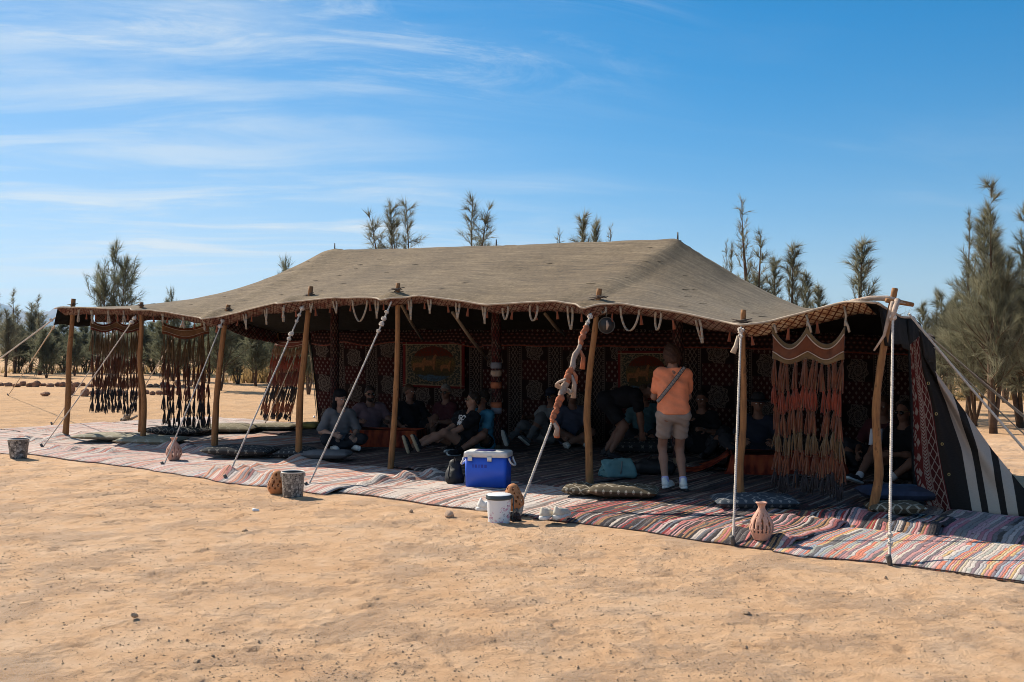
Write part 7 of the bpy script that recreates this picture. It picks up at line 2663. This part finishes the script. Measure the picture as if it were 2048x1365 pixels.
# pair further back
person(1090, 885, R_(-40), 'person in a white T-shirt and cap lounging against the back wall with legs stretched out', 1, 'hair_dark', 'tee_white', 'trousers_grey', pel=0.13, lean=-0.35, hands=((0.40, -0.02, 0.42), (-0.10, 0.30, 0.28)), feet=((0.16, 0.75, 0.10), (-0.05, 0.50, 0.10)), knee=((0.1, 0, 1), (-0.2, 0.2, 1)),
       head=(0.15, 0.1, 0), hat='cap', glasses='on', leg=1.85, shoe_dir=((0, 0.4, 0.9), (0, 0.8, 0.5)), shoes=('trousers_grey', 'shoe_sole'), Ydep=16.2, sleeve=0.8)
person(1143, 893, R_(8), 'person in a slate blue T-shirt sitting cross-legged left of the sixth pole', 1, 'hair_dark', 'tee_slate', 'shorts_black', pel=0.13, lean=0.08, hands=((0.22, 0.34, 0.20), (-0.18, 0.34, 0.16)), feet=((-0.12, 0.40, 0.07), (0.14, 0.42, 0.07)), knee=((1, 0.3, 0.5), (-1, 0.3, 0.5)),
       head=(0.12, -0.05, 0), glasses='on', leg=0.7, Ydep=15.9, shoes=('shoe_white', 'shoe_sole'))
person(1288, 900, R_(-6), 'person in a teal T-shirt sitting behind the patterned cushions', 1, 'hair_brown', 'tee_teal', 'trousers_dark', pel=0.20, lean=0.10, hands=((0.24, 0.30, 0.22), (-0.22, 0.30, 0.22)), feet=((-0.12, 0.36, 0.07), (0.14, 0.36, 0.07)), knee=((1, 0.3, 0.5), (-1, 0.3, 0.5)), head=(0.15, 0.1, 0), leg=1.9, Ydep=15.4)
person(1404, 915, R_(-30), 'dark-clothed person sitting half hidden to the right of the woman in orange', 1, 'hair_dark', 'tee_black', 'trousers_dark', pel=0.15, lean=0.0, hands=((0.10, 0.30, 0.50), (-0.15, 0.30, 0.40)), feet=((0.2, 0.4, 0.07), (-0.2, 0.4, 0.07)), knee=((0.8, 0.3, 0.7), (-0.8, 0.3, 0.7)), head=(0.05, 0.1, 0), leg=1.9, Ydep=14.4, shoes=('shoe_black', 'shoe_black'))
person(1516, 925, R_(-14), 'person in a dark hat sitting behind the dark red table', 1, 'hair_dark', 'tee_navy', 'trousers_dark', pel=0.16, lean=0.05, hands=((0.20, 0.34, 0.34), (-0.20, 0.34, 0.34)), feet=((0.2, 0.4, 0.07), (-0.2, 0.4, 0.07)), knee=((0.9, 0.3, 0.6), (-0.9, 0.3, 0.6)), head=(0.1, 0.1, 0), hat='sunhat', leg=1.9, Ydep=13.3)
k_, I = person(1806, 962, R_(-58), 'person in black with sunglasses sitting by the maroon flap lining, holding a white paper', 1, 'hair_dark', 'tee_black', 'shorts_black', pel=0.14, lean=-0.05, hands=((0.10, 0.36, 0.46), (-0.12, 0.34, 0.34)), feet=((0.10, 0.66, 0.08), (-0.16, 0.42, 0.08)), knee=((0.1, 0, 1), (-0.7, 0, 0.6)),
               head=(0.1, 0.1, 0), glasses='on', leg=0.45, shoes=('shoe_black', 'shoe_sole'), socks='sock_white', Ydep=11.7, longhair=True)
w = Vector(I['wr'][0]) + Vector((-0.02, -0.03, 0.07))
b = MB()
b.grid(lambda a, c: w + Vector(((a - 0.5) * 0.15 + 0.02 * c, -0.02 * math.sin(a * 3), (c - 0.5) * 0.19)), 6, 6)
tag(b.build('paper', 'paper', solid=0.004, origin=w), 'white folded paper held by the person at the right end of the tent', 'paper')
person(1768, 950, R_(-40), 'person seen just left of the thick rope, sitting behind the one holding the paper', 1, 'hair_brown', 'tee_maroon', 'trousers_dark', pel=0.16, lean=0.0, hands=((0.22, 0.30, 0.25), (-0.20, 0.30, 0.25)), feet=((0.2, 0.4, 0.07), (-0.2, 0.4, 0.07)), knee=((0.9, 0.3, 0.6), (-0.9, 0.3, 0.6)), head=(0.1, 0.0, 0), leg=1.9, Ydep=12.5, shoes=('shoe_black', 'shoe_black'))

# ------------------------------------------------------------------ desert haze: even, thin air over the whole scene
hm = bpy.data.materials.new('haze_air')
hm.use_nodes = True
nt_ = hm.node_tree
for n_ in list(nt_.nodes):
    if n_.type == 'BSDF_PRINCIPLED':
        nt_.nodes.remove(n_)
pv = nt_.nodes.new('ShaderNodeVolumePrincipled')
pv.inputs['Color'].default_value = (0.50, 0.74, 1.0, 1)
pv.inputs['Density'].default_value = 0.00008
pv.inputs['Anisotropy'].default_value = 0.2
nt_.links.new(pv.outputs[0], [n_ for n_ in nt_.nodes if n_.type == 'OUTPUT_MATERIAL'][0].inputs['Volume'])
MATS['haze_air'] = hm
b = MB()
b.box((0, 10000, 236), (24000, 12000, 240))
hz_o = b.build('haze', 'haze_air', smooth=False)
hz_o['kind'] = 'stuff'
hz_o['label'] = 'thin pale desert haze in the air'
